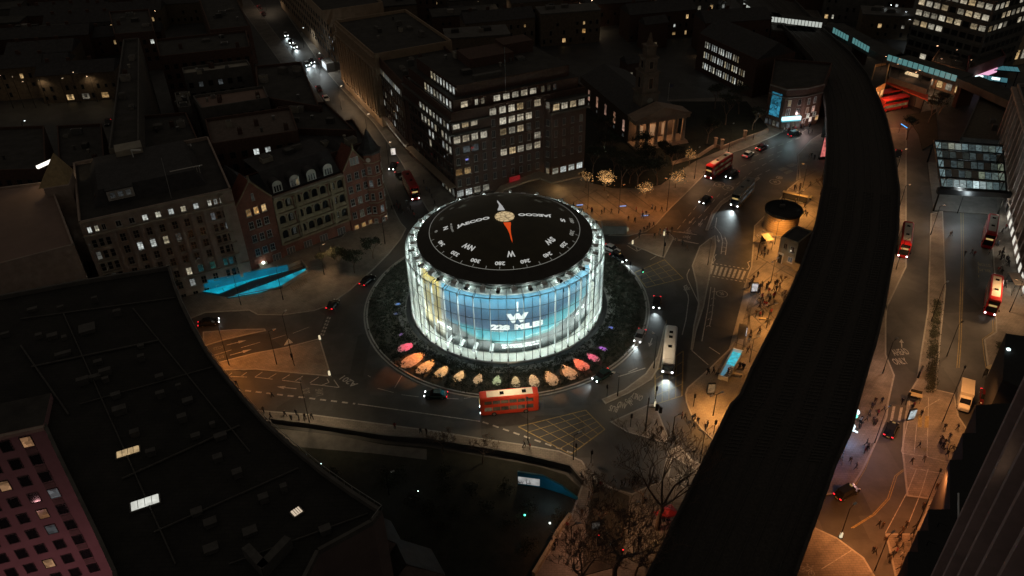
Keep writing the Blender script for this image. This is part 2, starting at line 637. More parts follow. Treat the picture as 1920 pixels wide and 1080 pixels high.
def arrow(b, tail, head, z=Z1):
    t, h = Vector(W(*tail)), Vector(W(*head))
    d = (h - t)
    L = d.length
    d.normalize()
    n = Vector((-d.y, d.x))
    strip(b, [t, t + d * L * 0.6], 0.22, P, z)
    a = t + d * L * 0.6
    b.add([(*(a - n * 0.45), z), (*(h), z), (*(a + n * 0.45), z)], [(0, 1, 2)], P)

for t, h in (((425, 647), (462, 638)), ((431, 666), (472, 655)), ((556, 729), (519, 725)), ((1302, 408), (1291, 420)), ((1318, 411), (1309, 424)), ((1223, 634), (1217, 650)), ((1345, 442), (1348, 455))):
    arrow(mk, t, h)
# roundabout right side
for a in ([(1293, 504), (1288, 515), (1289, 523), (1310, 568), (1308, 577)], [(1288, 534), (1282, 537), (1290, 553), (1291, 562), (1286, 600), (1279, 628)], [(1297, 657), (1328, 684)],
          [(1330, 651), (1350, 664)], [(1333, 538), (1327, 580), (1316, 640)], [(1340, 540), (1338, 560), (1335, 590), (1330, 612)], [(1265, 447), (1310, 457)], [(1272, 434), (1307, 440)],
          [(1159, 706), (1170, 703), (1210, 690)], [(1178, 698), (1195, 690)], [(1352, 441), (1355, 452), (1352, 476)], [(1359, 444), (1363, 455), (1360, 478)],
          [(1340, 424), (1352, 440)], [(1344, 408), (1341, 428)], [(1219, 487), (1232, 479)], [(1176, 460), (1194, 471), (1205, 466)], [(1192, 462), (1195, 470)],
          [(1206, 467), (1239, 480)], [(1500, 250), (1520, 238)]):
    strip(mk, WS(a), 0.2, P, Z1)
# lane dashes on the church road
for a in ([(1287, 433), (1325, 392)], [(1312, 425), (1330, 400)], [(1325, 392), (1352, 360)], [(1336, 400), (1358, 372)], [(1270, 430), (1340, 345)], [(1358, 366), (1412, 320), (1462, 292)],
          [(1389, 312), (1470, 282)], [(1420, 330), (1450, 315)], [(1400, 300), (1440, 280), (1500, 258)]):
    dashes(mk, WS(a), 0.16, 2.2, 1.6, P, Z1)
# zig-zags by the zebra
for a in ([(1343, 477), (1339, 482), (1341, 487), (1336, 493)], [(1407, 489), (1402, 492), (1405, 500), (1402, 505)], [(1329, 517), (1330, 524), (1325, 534)], [(1398, 530), (1395, 540)]):
    strip(mk, WS(a), 0.2, P, Z1)
dashes(mk, WS([(1334, 493), (1404, 505)]), 0.28, 0.5, 0.5, P, Z1)
dashes(mk, WS([(1328, 517), (1397, 529)]), 0.28, 0.5, 0.5, P, Z1)
# circles: speed roundels
for (x, y, r0) in ((1353.5, 551, 1.3), (1349, 346, 1.5), (1365, 352, 1.5), (1453, 341, 1.5), (1461, 333, 0.9)):
    c = W(x, y)
    pr = [(r0, Z1), (r0 - 0.2, Z1)]
    mk.lathe([(r0 - 0.18, Z1), (r0, Z1)], P, 20, c=c, smooth=False)
    tm = text_mesh('20', 1.5, off=0.03)
    tv = [(v.co.x * 0.6 + c[0], v.co.y + c[1], Z1) for v in tm.vertices]
    mk.add(tv, [tuple(p.vertices) for p in tm.polygons], P)
# worn panels on the church road
for q in ([(1457, 317), (1470, 313), (1480, 317), (1466, 321)], [(1469, 323), (1482, 318), (1488, 321), (1475, 327)], [(1474, 310), (1488, 306), (1497, 309), (1482, 314)], [(1492, 314), (1500, 312), (1507, 316), (1498, 319)]):
    mk.sheet(WS(q), Z1, M('faded_paint', (0.16, 0.155, 0.14), 0.8, var=0.5, scale=2))
for a in ([(1496, 305), (1494, 342)], [(1500, 305), (1498, 340)], [(1508, 312), (1506, 332)]):
    strip(mk, WS(a), 0.22, P, Z1)

def road_text(b, s, o, ex, size, ang_px=None, sx=1.0, mt=None, z=Z1):
    """text on the road: origin o, running towards pixel ex"""
    p, q = Vector(W(*o)), Vector(W(*ex))
    d = (q - p).normalized()
    n = Vector((-d.y, d.x))
    tm = text_mesh(s, 1.0, off=0.02)
    w_ = max(v.co.x for v in tm.vertices) - min(v.co.x for v in tm.vertices)
    L = (q - p).length
    k = L / w_
    c = (p + q) / 2
    b.add([(*(c + d * (v.co.x * k) + n * (v.co.y * size)), z) for v in tm.vertices], [tuple(p_.vertices) for p_ in tm.polygons], mt or P)

def cycle(b, o, ex, size=1.6, mt=None, z=Z1):
    """bicycle symbol"""
    p, q = Vector(W(*o)), Vector(W(*ex))
    d = (q - p).normalized()
    n = Vector((-d.y, d.x))
    L = (q - p).length
    c = (p + q) / 2

    def T(x, y):
        return tuple(c + d * (x * L / 2) + n * (y * size / 2))
    for sx in (-0.62, 0.62):
        ring = [T(sx + 0.36 * math.cos(t), -0.35 + 0.5 * math.sin(t)) for t in [2 * PI * i / 12 for i in range(13)]]
        strip(b, ring, 0.12, mt or P, z)
    for a in ([(-0.62, -0.35), (-0.2, 0.5), (0.35, 0.5), (0.0, -0.35), (-0.62, -0.35)], [(0.0, -0.35), (-0.3, 0.8)], [(0.62, -0.35), (0.3, 0.95), (0.5, 1.0)], [(-0.45, 0.8), (-0.12, 0.8)]):
        strip(b, [T(*k) for k in a], 0.12, mt or P, z)

road_text(mk, 'ONLY', (1205, 747), (1184, 740), 2.2)
cycle(mk, (1186, 752), (1175, 755), 2.2)
road_text(mk, 'AND', (1175, 761), (1158, 757), 2.2)
road_text(mk, 'BUS', (1159, 768), (1143, 764), 2.2)
road_text(mk, 'ONLY', (1675, 679), (1700, 677), 2.6)
road_text(mk, 'AHEAD', (1674, 662), (1703, 659), 2.6)
arrow(mk, (1691, 652), (1690, 636))
for k, s in enumerate(('BUS', 'STOP')):
    road_text(mk, s, (1857, 508 - k * 10), (1834, 505 - k * 10), 1.6, mt=M('faded_yellow', (0.2, 0.17, 0.09), 0.8, var=0.4))
dashes(mk, WS([(1835, 520), (1834, 490)]), 0.15, 1, 1, paint_y, Z1)
road_text(mk, 'STOP', (400, 655), (420, 650), 1.4, mt=M('faded_paint'))
road_text(mk, 'BUS', (404, 672), (420, 668), 1.4, mt=M('faded_paint'))
road_text(mk, 'BUS', (575, 738), (574, 728), 2.0, mt=M('faded_paint'))
road_text(mk, 'LANE', (600, 742), (599, 729), 2.0, mt=M('faded_paint'))
road_text(mk, 'A201', (666, 722), (640, 706), 2.0)
cycle(mk, (1296, 432), (1286, 437), 2.0)
cycle(mk, (1283, 442), (1295, 447), 2.0)
cycle(mk, (1289, 536), (1287, 545), 1.4)
strip(mk, WS([(1262, 434), (1306, 440)]), 0.25, P, Z1)
strip(mk, WS([(1262, 449), (1308, 457)]), 0.25, P, Z1)
for i in range(6):
    c = W(1340 - i * 2.2, 548 + i * 13)
    mk.lathe([(0.35, Z1), (0.5, Z1)], P, 8, a0=0, a1=PI, c=c, smooth=False)
for i in range(4):
    c = W(1357, 449 + i * 8)
    mk.lathe([(0.35, Z1), (0.5, Z1)], P, 8, a0=0, a1=PI, c=c, smooth=False)
struct('road_markings', mk)

# yellow lines
yl = MB()
for off in (0, 4):
    strip(yl, WS([(1771 + off + 30, 350), (1773 + off + 30, 480), (1802 + off - 1, 540), (1798 + off, 640), (1794 + off, 690)]), 0.13, paint_y, Z1)
    strip(yl, WS([(1861 + off, 600), (1862 + off, 622), (1842 + off, 636), (1845 + off, 665), (1857 + off, 742)]), 0.13, paint_y, Z1)
    strip(yl, WS([(1698 - off, 880), (1682 - off, 892), (1668 - off, 935), (1640 - off, 965), (1600 - off, 990)]), 0.13, paint_y, Z1)
    strip(yl, WS([(1646 - off, 820 + off), (1622 - off, 880), (1603 - off, 912)]), 0.13, paint_y, Z1)
dashes(yl, WS([(1790, 900), (1791, 901)]), 0.1, 1, 1, paint_y, Z1)
for a in ([(1250, 600), (1228, 700), (1229, 758)], [(1281, 658), (1278, 742)]):
    strip(yl, WS(a), 0.1, paint_y, Z1)
struct('yellow_lines', yl)

def box_junction(corners, n, m_):
    b = MB()
    cs = [Vector(c) for c in WS(corners)]
    for i in range(4):
        strip(b, [cs[i], cs[(i + 1) % 4]], 0.22, paint_y, Z1 + 0.004)
    L = lambda a, c, t: a + (c - a) * t
    for k in range(1, n):
        t = k / n
        strip(b, [L(cs[0], cs[1], t), L(cs[3], cs[2], t)], 0.13, paint_y, Z1)
    for k in range(1, m_):
        t = k / m_
        strip(b, [L(cs[1], cs[2], t), L(cs[0], cs[3], t)], 0.13, paint_y, Z1)
    o = struct('box_junction', b)

box_junction([(972, 800), (1098, 769), (1134, 805), (1070, 852)], 5, 5)
box_junction([(1228, 697), (1281, 658), (1279, 742), (1229, 758)], 4, 4)
box_junction([(1190, 511), (1246, 487), (1281, 522), (1212, 539)], 4, 4)

# zebra crossing by the plaza, each stripe a piece
zb = MB()
zb.sheet(WS([(1331, 496), (1402, 508), (1396, 527), (1328, 515)]), Z1 - 0.001, asphalt_old)
zc = struct('zebra_crossing', zb)
for k in range(8):
    t0, t1 = k / 8 + 0.01, k / 8 + 0.075
    b = MB()
    A, B_, C_, D_ = [Vector(c) for c in WS([(1334, 497), (1403, 509), (1396, 525), (1329, 513.5)])]
    b.sheet([tuple(A.lerp(B_, t0)), tuple(A.lerp(B_, t1)), tuple(D_.lerp(C_, t1)), tuple(D_.lerp(C_, t0))], Z1 + 0.003, paint)
    b.build('stripe', zc)
b = MB()
b.sheet(WS([(1513, 312), (1545, 314), (1546, 336), (1514, 333)]), Z1 - 0.001, asphalt_old)
zc2 = struct('zebra_crossing_north', b)
for k in range(5):
    b = MB()
    y = 314 + k * 4.6
    b.sheet(WS([(1515, y), (1541, y + 1), (1541, y + 3), (1515, y + 2)]), Z1 + 0.003, paint)
    b.build('stripe', zc2)
b = MB()
b.sheet(WS([(1668, 758), (1700, 760), (1696, 795), (1660, 795)]), Z1 - 0.001, asphalt_old)
zc3 = struct('zebra_crossing_station', b)
for (x, y) in ((1670, 776), (1684, 778)):
    b = MB()
    b.sheet(WS([(x + 4, y - 14), (x + 9, y - 14), (x + 4, y + 12), (x - 1, y + 12)]), Z1 + 0.003, paint)
    b.build('stripe', zc3)
for (x, y) in ((1722, 789), (1735, 790)):
    b = MB()
    b.sheet(WS([(x, y - 10), (x + 7, y - 10), (x + 6, y + 12), (x - 2, y + 12)], 0.13), 0.13, paint_y)
    b.build('stripe', zc3)
# red cycle-way lines in the plaza south of the station crossing
b = MB()
Z2 = 0.128
for a in ([(1707, 740), (1702, 790), (1690, 846), (1692, 850), (1738, 856), (1785, 868)], [(1719, 795), (1714, 850)], [(1741, 745), (1740, 795), (1738, 856)], [(1733, 771), (1735, 764), (1763, 748)]):
    strip(b, WS(a, Z2), 0.12, paint, Z2)
struct('cycleway_lines', b)
b = MB()
for a in ([(1718, 880), (1700, 925), (1660, 1000)], [(1740, 880), (1728, 920), (1700, 990)], [(1706, 878), (1790, 893)], [(1540, 1068), (1596, 1033)], [(1480, 1050), (1500, 1056)]):
    strip(b, WS(a), 0.12, paint, 0.135)
cycle(b, (1500, 1062), (1528, 1076), 2.2, z=0.135)
struct('tower_cycleway_lines', b)
# riverside cycle lane
b = MB()
b.sheet(WS([(1262, 856), (1306, 882), (1291, 918), (1254, 896)], 0.13), 0.13, asphalt_old)
strip(b, WS([(1262, 856), (1306, 882)], 0.134), 0.2, paint, 0.134)
strip(b, WS([(1256, 896), (1284, 915)], 0.134), 0.2, paint, 0.134)
strip(b, WS([(1259, 858), (1253, 893)], 0.134), 0.2, paint, 0.134)
cycle(b, (1270, 890), (1290, 905), 3.0, z=0.136)
struct('cycle_lane', b)

# dark diagonal bands laid in the paving of the plaza
pb = bpy.data.objects['pavement_plaza_east']
def band(a, z=0.128, wd=0.32, parent=pb):
    b = MB()
    strip(b, WS(a, z), wd, paving_dark, z)
    b.build('paving_band', parent)
for a in ([(1395, 520), (1478, 560)], [(1415, 478), (1490, 520)], [(1392, 560), (1470, 500)], [(1405, 520), (1440, 490)], [(1385, 590), (1462, 545)], [(1380, 605), (1450, 570)], [(1400, 545), (1455, 600)],
          [(1380, 560), (1440, 620)], [(1402, 630), (1440, 600)], [(1475, 350), (1550, 390)], [(1470, 372), (1545, 420)], [(1482, 345), (1530, 320)], [(1440, 400), (1548, 330)], [(1500, 440), (1550, 385)],
          [(1500, 345), (1550, 352)], [(1415, 440), (1440, 470)], [(1412, 456), (1450, 430)], [(1375, 640), (1420, 660)], [(1345, 700), (1400, 690)], [(1396, 540), (1410, 640)], [(1411, 560), (1393, 660)]):
    band(a)
b = MB()
b.sheet(WS([(1396, 545), (1408, 548), (1388, 620), (1371, 655), (1368, 652)], 0.129), 0.129, concrete)
b.build('pale_paving_strip', pb)
b = MB()
b.sheet(WS([(1413, 548), (1420, 552), (1411, 574), (1404, 572)], 0.129), 0.129, conc_dark)
b.build('grey_paving_strip', pb)
pnr = bpy.data.objects['pavement_north']
for a in ([(1040, 385), (1078, 412)], [(1058, 376), (1102, 410)], [(1075, 366), (1128, 408)], [(1092, 358), (1150, 402)], [(1112, 356), (1172, 400)], [(1135, 356), (1200, 402)], [(1050, 392), (1120, 356)], [(1180, 358), (1225, 392)]):
    band(a, parent=pnr)
# ================================================================ CINEMA DRUM
def ang(u):
    """compass of the drum: u degrees from the side facing the viewer, growing to the right"""
    return R(u - 90)

def cylp(u, r, z):
    return (r * math.cos(ang(u)), r * math.sin(ang(u)), z)

drum = empty('cinema_drum', (0, 0, 0), 0, 'round glass cinema drum glowing white with a compass on its roof', 'cinema')
RG, RW = 21.0, 18.4
ZT = 15.9     # top of the glass
# --- printed wall: colours of the print, computed point by point
NU, NZ = 900, 110
WZ0, WZ1 = 0.35, 16.3

def sm(a, b_, x):
    t = max(0, min(1, (x - a) / (b_ - a)))
    return t * t * (3 - 2 * t)

def mixc(a, b_, t):
    return tuple(a[i] + (b_[i] - a[i]) * t for i in range(3))

rnd = random.Random(3)
ph = [(rnd.uniform(0.05, 0.5), rnd.uniform(0, 6.28), rnd.uniform(0.2, 1)) for _ in range(9)]

def wob(x, k=1.0):
    return sum(a * math.sin(x * f * k + p) for f, p, a in ph) / 4

WHITE = (0.74, 0.78, 0.74)

def print_colour(u, z):
    if z < 0.5:
        return (0.66, 0.68, 0.62)
    if u < -74 or u > 70:
        return WHITE
    if z > 14.9:
        return (0.55, 0.60, 0.58)
    if u < -46.5:     # golden mural
        c = mixc((0.46, 0.33, 0.08), (0.34, 0.22, 0.03), sm(-0.6, 0.8, wob(u * 1.3 + z * 0.7)))
        c = mixc((0.66, 0.62, 0.45), c, sm(-74, -66, u + 1.5 * wob(z * 3)))
        for (eu, ez, ru, rz_) in ((-62, 11.5, 1.5, 1.5), (-58, 12.2, 1.3, 1.4), (-67, 9.5, 1.2, 0.9), (-53.5, 9.2, 1.0, 0.9), (-61, 6.8, 1.4, 0.8), (-69, 12.8, 1.1, 0.8), (-50.5, 12.4, 1.0, 1.2), (-66, 4.6, 1.2, 0.6)):
            d = ((u - eu) / ru) ** 2 + ((z - ez) / rz_) ** 2
            if d < 1:
                c = (0.22, 0.20, 0.15)
            elif d < 1.5:
                c = mixc(c, (0.66, 0.6, 0.35), 0.6)
        if z < 3.6 + 0.12 * (u + 50):
            c = mixc(c, (0.16, 0.16, 0.15), 0.7)
        return c
    if u < -44.0:
        return mixc((0.42, 0.40, 0.34), (0.30, 0.30, 0.28), sm(4, 8, z + wob(u * 8 + z)))
    # sky
    top = (0.04, 0.19, 0.31)
    midc = (0.003, 0.085, 0.20)
    c = mixc(midc, top, sm(8.5, 14.5, z))
    c = mixc(c, (0.003, 0.04, 0.14), math.exp(-((u + 26) / 7.5) ** 2) * 0.8 * sm(14.5, 7, z))
    c = mixc(c, (0.14, 0.34, 0.48), sm(38, 66, u) * 0.7)
    c = mixc(c, (0.22, 0.45, 0.62), max(0, wob(u * 0.9 + 3, 1.2)) * 0.35 * sm(9, 13, z))
    hz = 5.9 + 0.030 * max(0, u) ** 1.15 + 0.02 * max(0, -u - 18) ** 1.2 + 0.25 * wob(u * 1.4)        # waterline
    low = 3.7 + 0.022 * max(0, u) ** 1.2 + 0.035 * max(0, -u - 10) ** 1.25 + 0.3 * wob(u * 2.3 + 1)
    if z < hz + 0.9:
        k = sm(hz + 0.9, hz - 0.1, z)
        cyan = mixc((0.005, 0.36, 0.46), (0.10, 0.50, 0.60), sm(26, 55, abs(u)))
        f = sm(-42, -26, u) * (1 - 0.6 * sm(40, 62, u))
        c = mixc(c, cyan, k * f)
    if z < low + 0.35:
        k = sm(low + 0.35, low - 0.2, z)
        dark = mixc((0.018, 0.026, 0.03), (0.07, 0.085, 0.085), max(0, min(1, 0.4 + 0.5 * wob(u * 1.1 + z * 1.5))))
        if z > low - 0.5 and -30 < u < 35:
            dark = mixc(dark, (0.04, 0.42, 0.42), 0.5)
        c = mixc(c, dark, k)
    if abs(z - low - 0.15 - 0.1 * wob(u * 5)) < 0.12 and u > 5:
        c = mixc(c, (0.6, 0.75, 0.75), 0.6)
    # far hills
    if u > 25 and hz + 0.2 < z < hz + 1.4 + 0.5 * wob(u * 2):
        c = mixc(c, (0.05, 0.28, 0.42), 0.5)
    return c

vs, fs = [], []
for j in range(NZ + 1):
    z = WZ0 + (WZ1 - WZ0) * j / NZ
    for i in range(NU):
        vs.append(cylp(-180 + 360 * i / NU, RW, z))
for j in range(NZ):
    for i in range(NU):
        fs.append((j * NU + i, j * NU + (i + 1) % NU, (j + 1) * NU + (i + 1) % NU, (j + 1) * NU + i))
me = bpy.data.meshes.new('printed_wall')
me.from_pydata(vs, [], fs)
ca = me.color_attributes.new('print', 'FLOAT_COLOR', 'POINT')
buf = []
for j in range(NZ + 1):
    z = WZ0 + (WZ1 - WZ0) * j / NZ
    for i in range(NU):
        c = print_colour(-180 + 360 * i / NU, z)
        k_ = 1.0 if (min(c) > 0.5) else 0.66
        g_ = 0.0 if k_ == 1 else 0.008      # faded ink
        buf += [c[0] * k_ + g_ * 1.2, c[1] * k_ + g_, c[2] * k_ + g_ * .6, 1.0]
ca.data.foreach_set('color', buf)
pm, t, b_ = new_mat('printed_banner')
an = t.nodes.new('ShaderNodeVertexColor')
an.layer_name = 'print'
no = t.nodes.new('ShaderNodeTexNoise')
no.inputs['Scale'].default_value = 0.8
no.inputs['Detail'].default_value = 8
tcn = t.nodes.new('ShaderNodeTexCoord')
mp = t.nodes.new('ShaderNodeMapping')
mp.inputs['Scale'].default_value = (1, 1, 0.25)
t.links.new(tcn.outputs['Object'], mp.inputs[0])
t.links.new(mp.outputs[0], no.inputs['Vector'])
mrn = t.nodes.new('ShaderNodeMapRange')
mrn.inputs[1].default_value = 0.3
mrn.inputs[2].default_value = 0.7
mrn.inputs[3].default_value = 0.75
mrn.inputs[4].default_value = 1.1
t.links.new(no.outputs[0], mrn.inputs[0])
vm = t.nodes.new('ShaderNodeVectorMath')
vm.operation = 'SCALE'
t.links.new(an.outputs[0], vm.inputs[0])
t.links.new(mrn.outputs[0], vm.inputs['Scale'])
t.links.new(vm.outputs[0], b_.inputs['Base Color'])
b_.inputs['Roughness'].default_value = 0.6
me.materials.append(pm)
pw = put('printed_wall', me, drum)

# --- lettering wrapped on the wall
banner_white = M('banner_white_ink', (0.85, 0.85, 0.85), 0.6, var=0.05)

def wrap(s, u, z, wdeg, h, name='lettering', r=RW + 0.05, off=0.02, slope=0.0, mt=banner_white, parent=drum):
    tm = text_mesh(s, 1.0, ext=0.0, off=off)
    xs = [v.co.x for v in tm.vertices]
    ys = [v.co.y for v in tm.vertices]
    w_, h_ = max(xs) - min(xs), max(ys) - min(ys)
    cx, cyy = (max(xs) + min(xs)) / 2, (max(ys) + min(ys)) / 2
    for v in tm.vertices:
        du = (v.co.x - cx) / w_ * wdeg
        zz = z + (v.co.y - cyy) / h_ * h + slope * du
        v.co = Vector(cylp(u + du, r, zz))
    tm.materials.append(mt)
    return put(name, tm, parent)

wrap('W', 6.3, 9.3, 14, 2.3, 'compass_letter', off=0.09)
wrap('228', -4.3, 7.1, 11.8, 1.4, 'distance_lettering', off=0.08)
wrap('MILES', 13.7, 7.1, 18.4, 1.4, 'distance_lettering', off=0.08)
bm = MB()
for (u0, u1, z0, z1) in ((6.1, 6.9, 10.9, 13.2),):
    bm.add([cylp(u0, RW + .05, z0), cylp(u1, RW + .05, z0), cylp(u1, RW + .05, z1), cylp(u0, RW + .05, z1)], [(0, 1, 2, 3)], banner_white)
bm.build('compass_tick', drum)
wrap('JAECOO', 55, 4.8, 13, 1.2, slope=0.02, name='brand_lettering', off=0.08)
wrap('JAECOO', -45, 4.0, 14, 1.1, slope=0, name='brand_lettering', off=0.05)
wrap('CAN THE NORMAL HYBRID SAY THAT', 9, 2.6, 26, 0.42, 'small_lettering', off=0.04)
wrap('DRIVE TO THE WEST OF THE WORLD', 9, 2.0, 25, 0.42, 'small_lettering', off=0.04)
wrap('SUPER HYBRID', -6.5, 6.1, 8.5, 0.25, 'small_lettering', off=0.04)

# --- floor of the gap, plinth, upper ring
gapm = M('gap_floor', (0.62, 0.62, 0.56), 0.6, var=0.15, scale=0.6)
b = MB()
b.lathe([(RW - 0.1, 0.36), (RG - 0.1, 0.36)], gapm, 160, smooth=False)
b.build('gap_floor', drum)
b = MB()
b.lathe([(RG - 0.12, 0.40), (RG + 0.12, 0.40), (RG + 0.12, -0.5)], grey_metal, 160)
b.build('bottom_rail', drum)
b = MB()
b.lathe([(RG + 0.25, 0.15), (RG + 1.2, 0.15), (RG + 1.2, -1.2)], black_metal, 160, smooth=False)
b.build('perimeter_walkway', drum)
b = MB()
b.lathe([(17.2, 17.3), (17.9, 16.3), (RW + 0.01, 16.3)], M('ring_gutter', (0.42, 0.47, 0.45), 0.6, var=0.2, scale=1), 160)
b.build('upper_gutter', drum)

# --- glass
gm = bpy.data.materials.new('drum_glass')
gm.use_nodes = True
t = gm.node_tree
for n_ in list(t.nodes):
    t.nodes.remove(n_)
out = t.nodes.new('ShaderNodeOutputMaterial')
tr = t.nodes.new('ShaderNodeBsdfTransparent')
tr.inputs[0].default_value = (0.93, 0.96, 0.95, 1)
gl = t.nodes.new('ShaderNodeBsdfGlossy')
gl.inputs['Roughness'].default_value = 0.08
df = t.nodes.new('ShaderNodeBsdfDiffuse')
df.inputs[0].default_value = (0.72, 0.78, 0.76, 1)
trl = t.nodes.new('ShaderNodeBsdfTranslucent')
trl.inputs[0].default_value = (0.72, 0.80, 0.78, 1)
ad = t.nodes.new('ShaderNodeMixShader')
ad.inputs[0].default_value = 0.6
t.links.new(df.outputs[0], ad.inputs[1])
t.links.new(trl.outputs[0], ad.inputs[2])
lw = t.nodes.new('ShaderNodeLayerWeight')
lw.inputs[0].default_value = 0.35
# uneven milky haze mixed into the pane
nz = t.nodes.new('ShaderNodeTexNoise')
nz.inputs['Scale'].default_value = 0.45
nz.inputs['Detail'].default_value = 5
tc_ = t.nodes.new('ShaderNodeTexCoord')
geo = t.nodes.new('ShaderNodeNewGeometry')
t.links.new(geo.outputs['Position'], nz.inputs['Vector'])
mr_ = t.nodes.new('ShaderNodeMapRange')
mr_.inputs[1].default_value = 0.35
mr_.inputs[2].default_value = 0.75
mr_.inputs[3].default_value = 0.02
mr_.inputs[4].default_value = 0.10
t.links.new(nz.outputs[0], mr_.inputs[0])
fz = t.nodes.new('ShaderNodeMath')
fz.operation = 'POWER'
fz.inputs[1].default_value = 2.0
t.links.new(lw.outputs['Facing'], fz.inputs[0])
f2 = t.nodes.new('ShaderNodeMath')
f2.operation = 'MULTIPLY_ADD'
f2.inputs[1].default_value = 0.85
t.links.new(fz.outputs[0], f2.inputs[0])
t.links.new(mr_.outputs[0], f2.inputs[2])
f2.use_clamp = True
m1 = t.nodes.new('ShaderNodeMixShader')
t.links.new(f2.outputs[0], m1.inputs[0])
t.links.new(tr.outputs[0], m1.inputs[1])
t.links.new(ad.outputs[0], m1.inputs[2])
m2 = t.nodes.new('ShaderNodeMixShader')
m2.inputs[0].default_value = 0.04
t.links.new(m1.outputs[0], m2.inputs[1])
t.links.new(gl.outputs[0], m2.inputs[2])
t.links.new(m2.outputs[0], out.inputs[0])

NB = 80           # half bays
ROWS = [0.45, 3.0, 5.6, 8.2, 10.8, 13.4, ZT]
step = 360 / NB
wpane = 2 * RG * math.sin(R(step / 2)) - 0.07
pane_me = {}
for j in range(6):
    h = ROWS[j + 1] - ROWS[j] - 0.06
    b = MB()
    b.add([(-wpane / 2, 0, 0), (wpane / 2, 0, 0), (wpane / 2, 0, h), (-wpane / 2, 0, h)], [(0, 1, 2, 3)], gm)
    pane_me[j] = b.mesh('glass_pane')
rest = MB()
jr = random.Random(5)
for i in range(NB):
    u = -180 + (i + 0.5) * step
    front = abs(u) < 100
    # saw-tooth: each pane is turned a little in its bay
    tw = R(2.2 if i % 2 else -2.2)
    for j in range(6):
        p = cylp(u, RG * math.cos(R(step / 2)), ROWS[j] + 0.03)
        a = R(u) + tw + R(jr.uniform(-0.7, 0.7))
        if front:
            put('glass_pane', pane_me[j], drum, p, a)
        else:
            h = ROWS[j + 1] - ROWS[j] - 0.06
            dx, dy = math.cos(a) * wpane / 2, math.sin(a) * wpane / 2
            rest.add([(p[0] - dx, p[1] - dy, p[2]), (p[0] + dx, p[1] + dy, p[2]), (p[0] + dx, p[1] + dy, p[2] + h), (p[0] - dx, p[1] - dy, p[2] + h)], [(0, 1, 2, 3)], gm)
o = rest.build('rear_glass_panes', drum)
o['kind'] = 'stuff'
# mullions and joints
mu_w = white_metal
mu_b = MB()
mu_b.box((0, 0.15, (ROWS[0] + ZT) / 2), (0.10, 0.4, ZT - ROWS[0]), mu_w)
mull = mu_b.mesh('mullion')
jb = MB()
jb.box((0, 0.0, (ROWS[0] + ZT) / 2), (0.07, 0.16, ZT - ROWS[0]), black_metal)
jnt = jb.mesh('joint_bar')
for i in range(40):
    u = -180 + i * 9 + 0.0
    put('mullion', mull, drum, cylp(u, RG - 0.02, 0), R(u))
    u2 = u + 4.5
    put('joint_bar', jnt, drum, cylp(u2, RG, 0), R(u2))
for j in range(1, 7):
    b = MB()
    z = ROWS[j] if j < 6 else ZT + 0.02
    wd = 0.045 if j < 6 else 0.09
    b.lathe([(RG - 0.03, z - wd), (RG + 0.03, z - wd), (RG + 0.03, z + wd), (RG - 0.03, z + wd)], black_metal if j < 6 else grey_metal, 160, smooth=False)
    b.build('glass_transom', drum)
# brackets (feet) of the mullions: little arms near the bottom and the top
fb = MB()
fb.tube((0, -0.05, 0.5), (0, 0.5, 1.25), 0.07, black_metal, n=6)
fb.tube((0, 0.45, 1.25), (0, 2.4, 1.5), 0.05, grey_metal, n=6)
fb.box((0, 0.1, 0.7), (0.22, 0.35, 0.35), black_metal)
foot = fb.mesh('mullion_foot')
tb = MB()
tb.tube((0, 0.05, ZT - 0.9), (0, 2.2, ZT - 0.2), 0.05, black_metal, n=6)
tb.tube((0, 0.0, ZT + 0.03), (0, 2.9, ZT + 0.55), 0.07, grey_metal, n=6)
topb = tb.mesh('roof_rib')
for i in range(40):
    u = -180 + i * 9
    put('mullion_foot', foot, drum, cylp(u, RG, 0), R(u))
    put('roof_rib', topb, drum, cylp(u, RG, 0), R(u))
# --- glazed shelf between glass and roof rim
b = MB()
for i in range(40):
    u0, u1 = -180 + i * 9 + 0.25, -180 + (i + 1) * 9 - 0.25
    z0, z1 = ZT + 0.06, ZT + 0.52
    b.add([cylp(u0, RG, z0), cylp(u1, RG, z0), cylp(u1, 18.1, z1), cylp(u0, 18.1, z1)], [(0, 1, 2, 3)], gm)
o = b.build('glass_shelf', drum)
# --- roof edge fascia
darkroof = M('dark_roof_rim', (0.055, 0.052, 0.046), 0.65, var=0.25, scale=0.4)
b = MB()
b.lathe([(15.87, 18.86), (18.38, 17.5), (18.38, 17.1), (17.6, 16.9), (17.2, 16.6)], darkroof, 160, smooth=False)
b.build('roof_rim', drum)
# --- flood lamps on brackets
fl = MB()
fl.tube((0, 0.6, 0.0), (0, -0.45, 0.0), 0.38, white_metal, n=12)
fl.tube((0, -0.45, 0.0), (0, -0.56, 0.0), 0.40, black_metal, n=12)
fl.tube((0, 0.1, -0.1), (0, -0.1, -0.1), 0.42, black_metal, n=12)
fl.box((0, 0.3, -0.35), (0.12, 0.12, 0.7), grey_metal)
fl_me = fl.mesh('flood_lamp')
for i in range(20):
    u = -180 + 9 + i * 18 + 4.5
    z = ZT + 1.05
    put('flood_lamp', fl_me, drum, cylp(u, 19.7, z), R(u))
b = MB()
b.box((0, 0.0, 0.1), (1.1, 1.3, 0.7), M('duct_white', (0.7, 0.72, 0.70), 0.5, var=0.1))
b.tube((0, -0.2, 0.1), (0, 0.9, 0.5), 0.34, white_metal, n=10)
dm = b.mesh('air_duct')
for i in range(20):
    u = -180 + i * 18 + 4.5
    put('air_duct', dm, drum, cylp(u, 19.1, ZT + 0.6), R(u + 8))
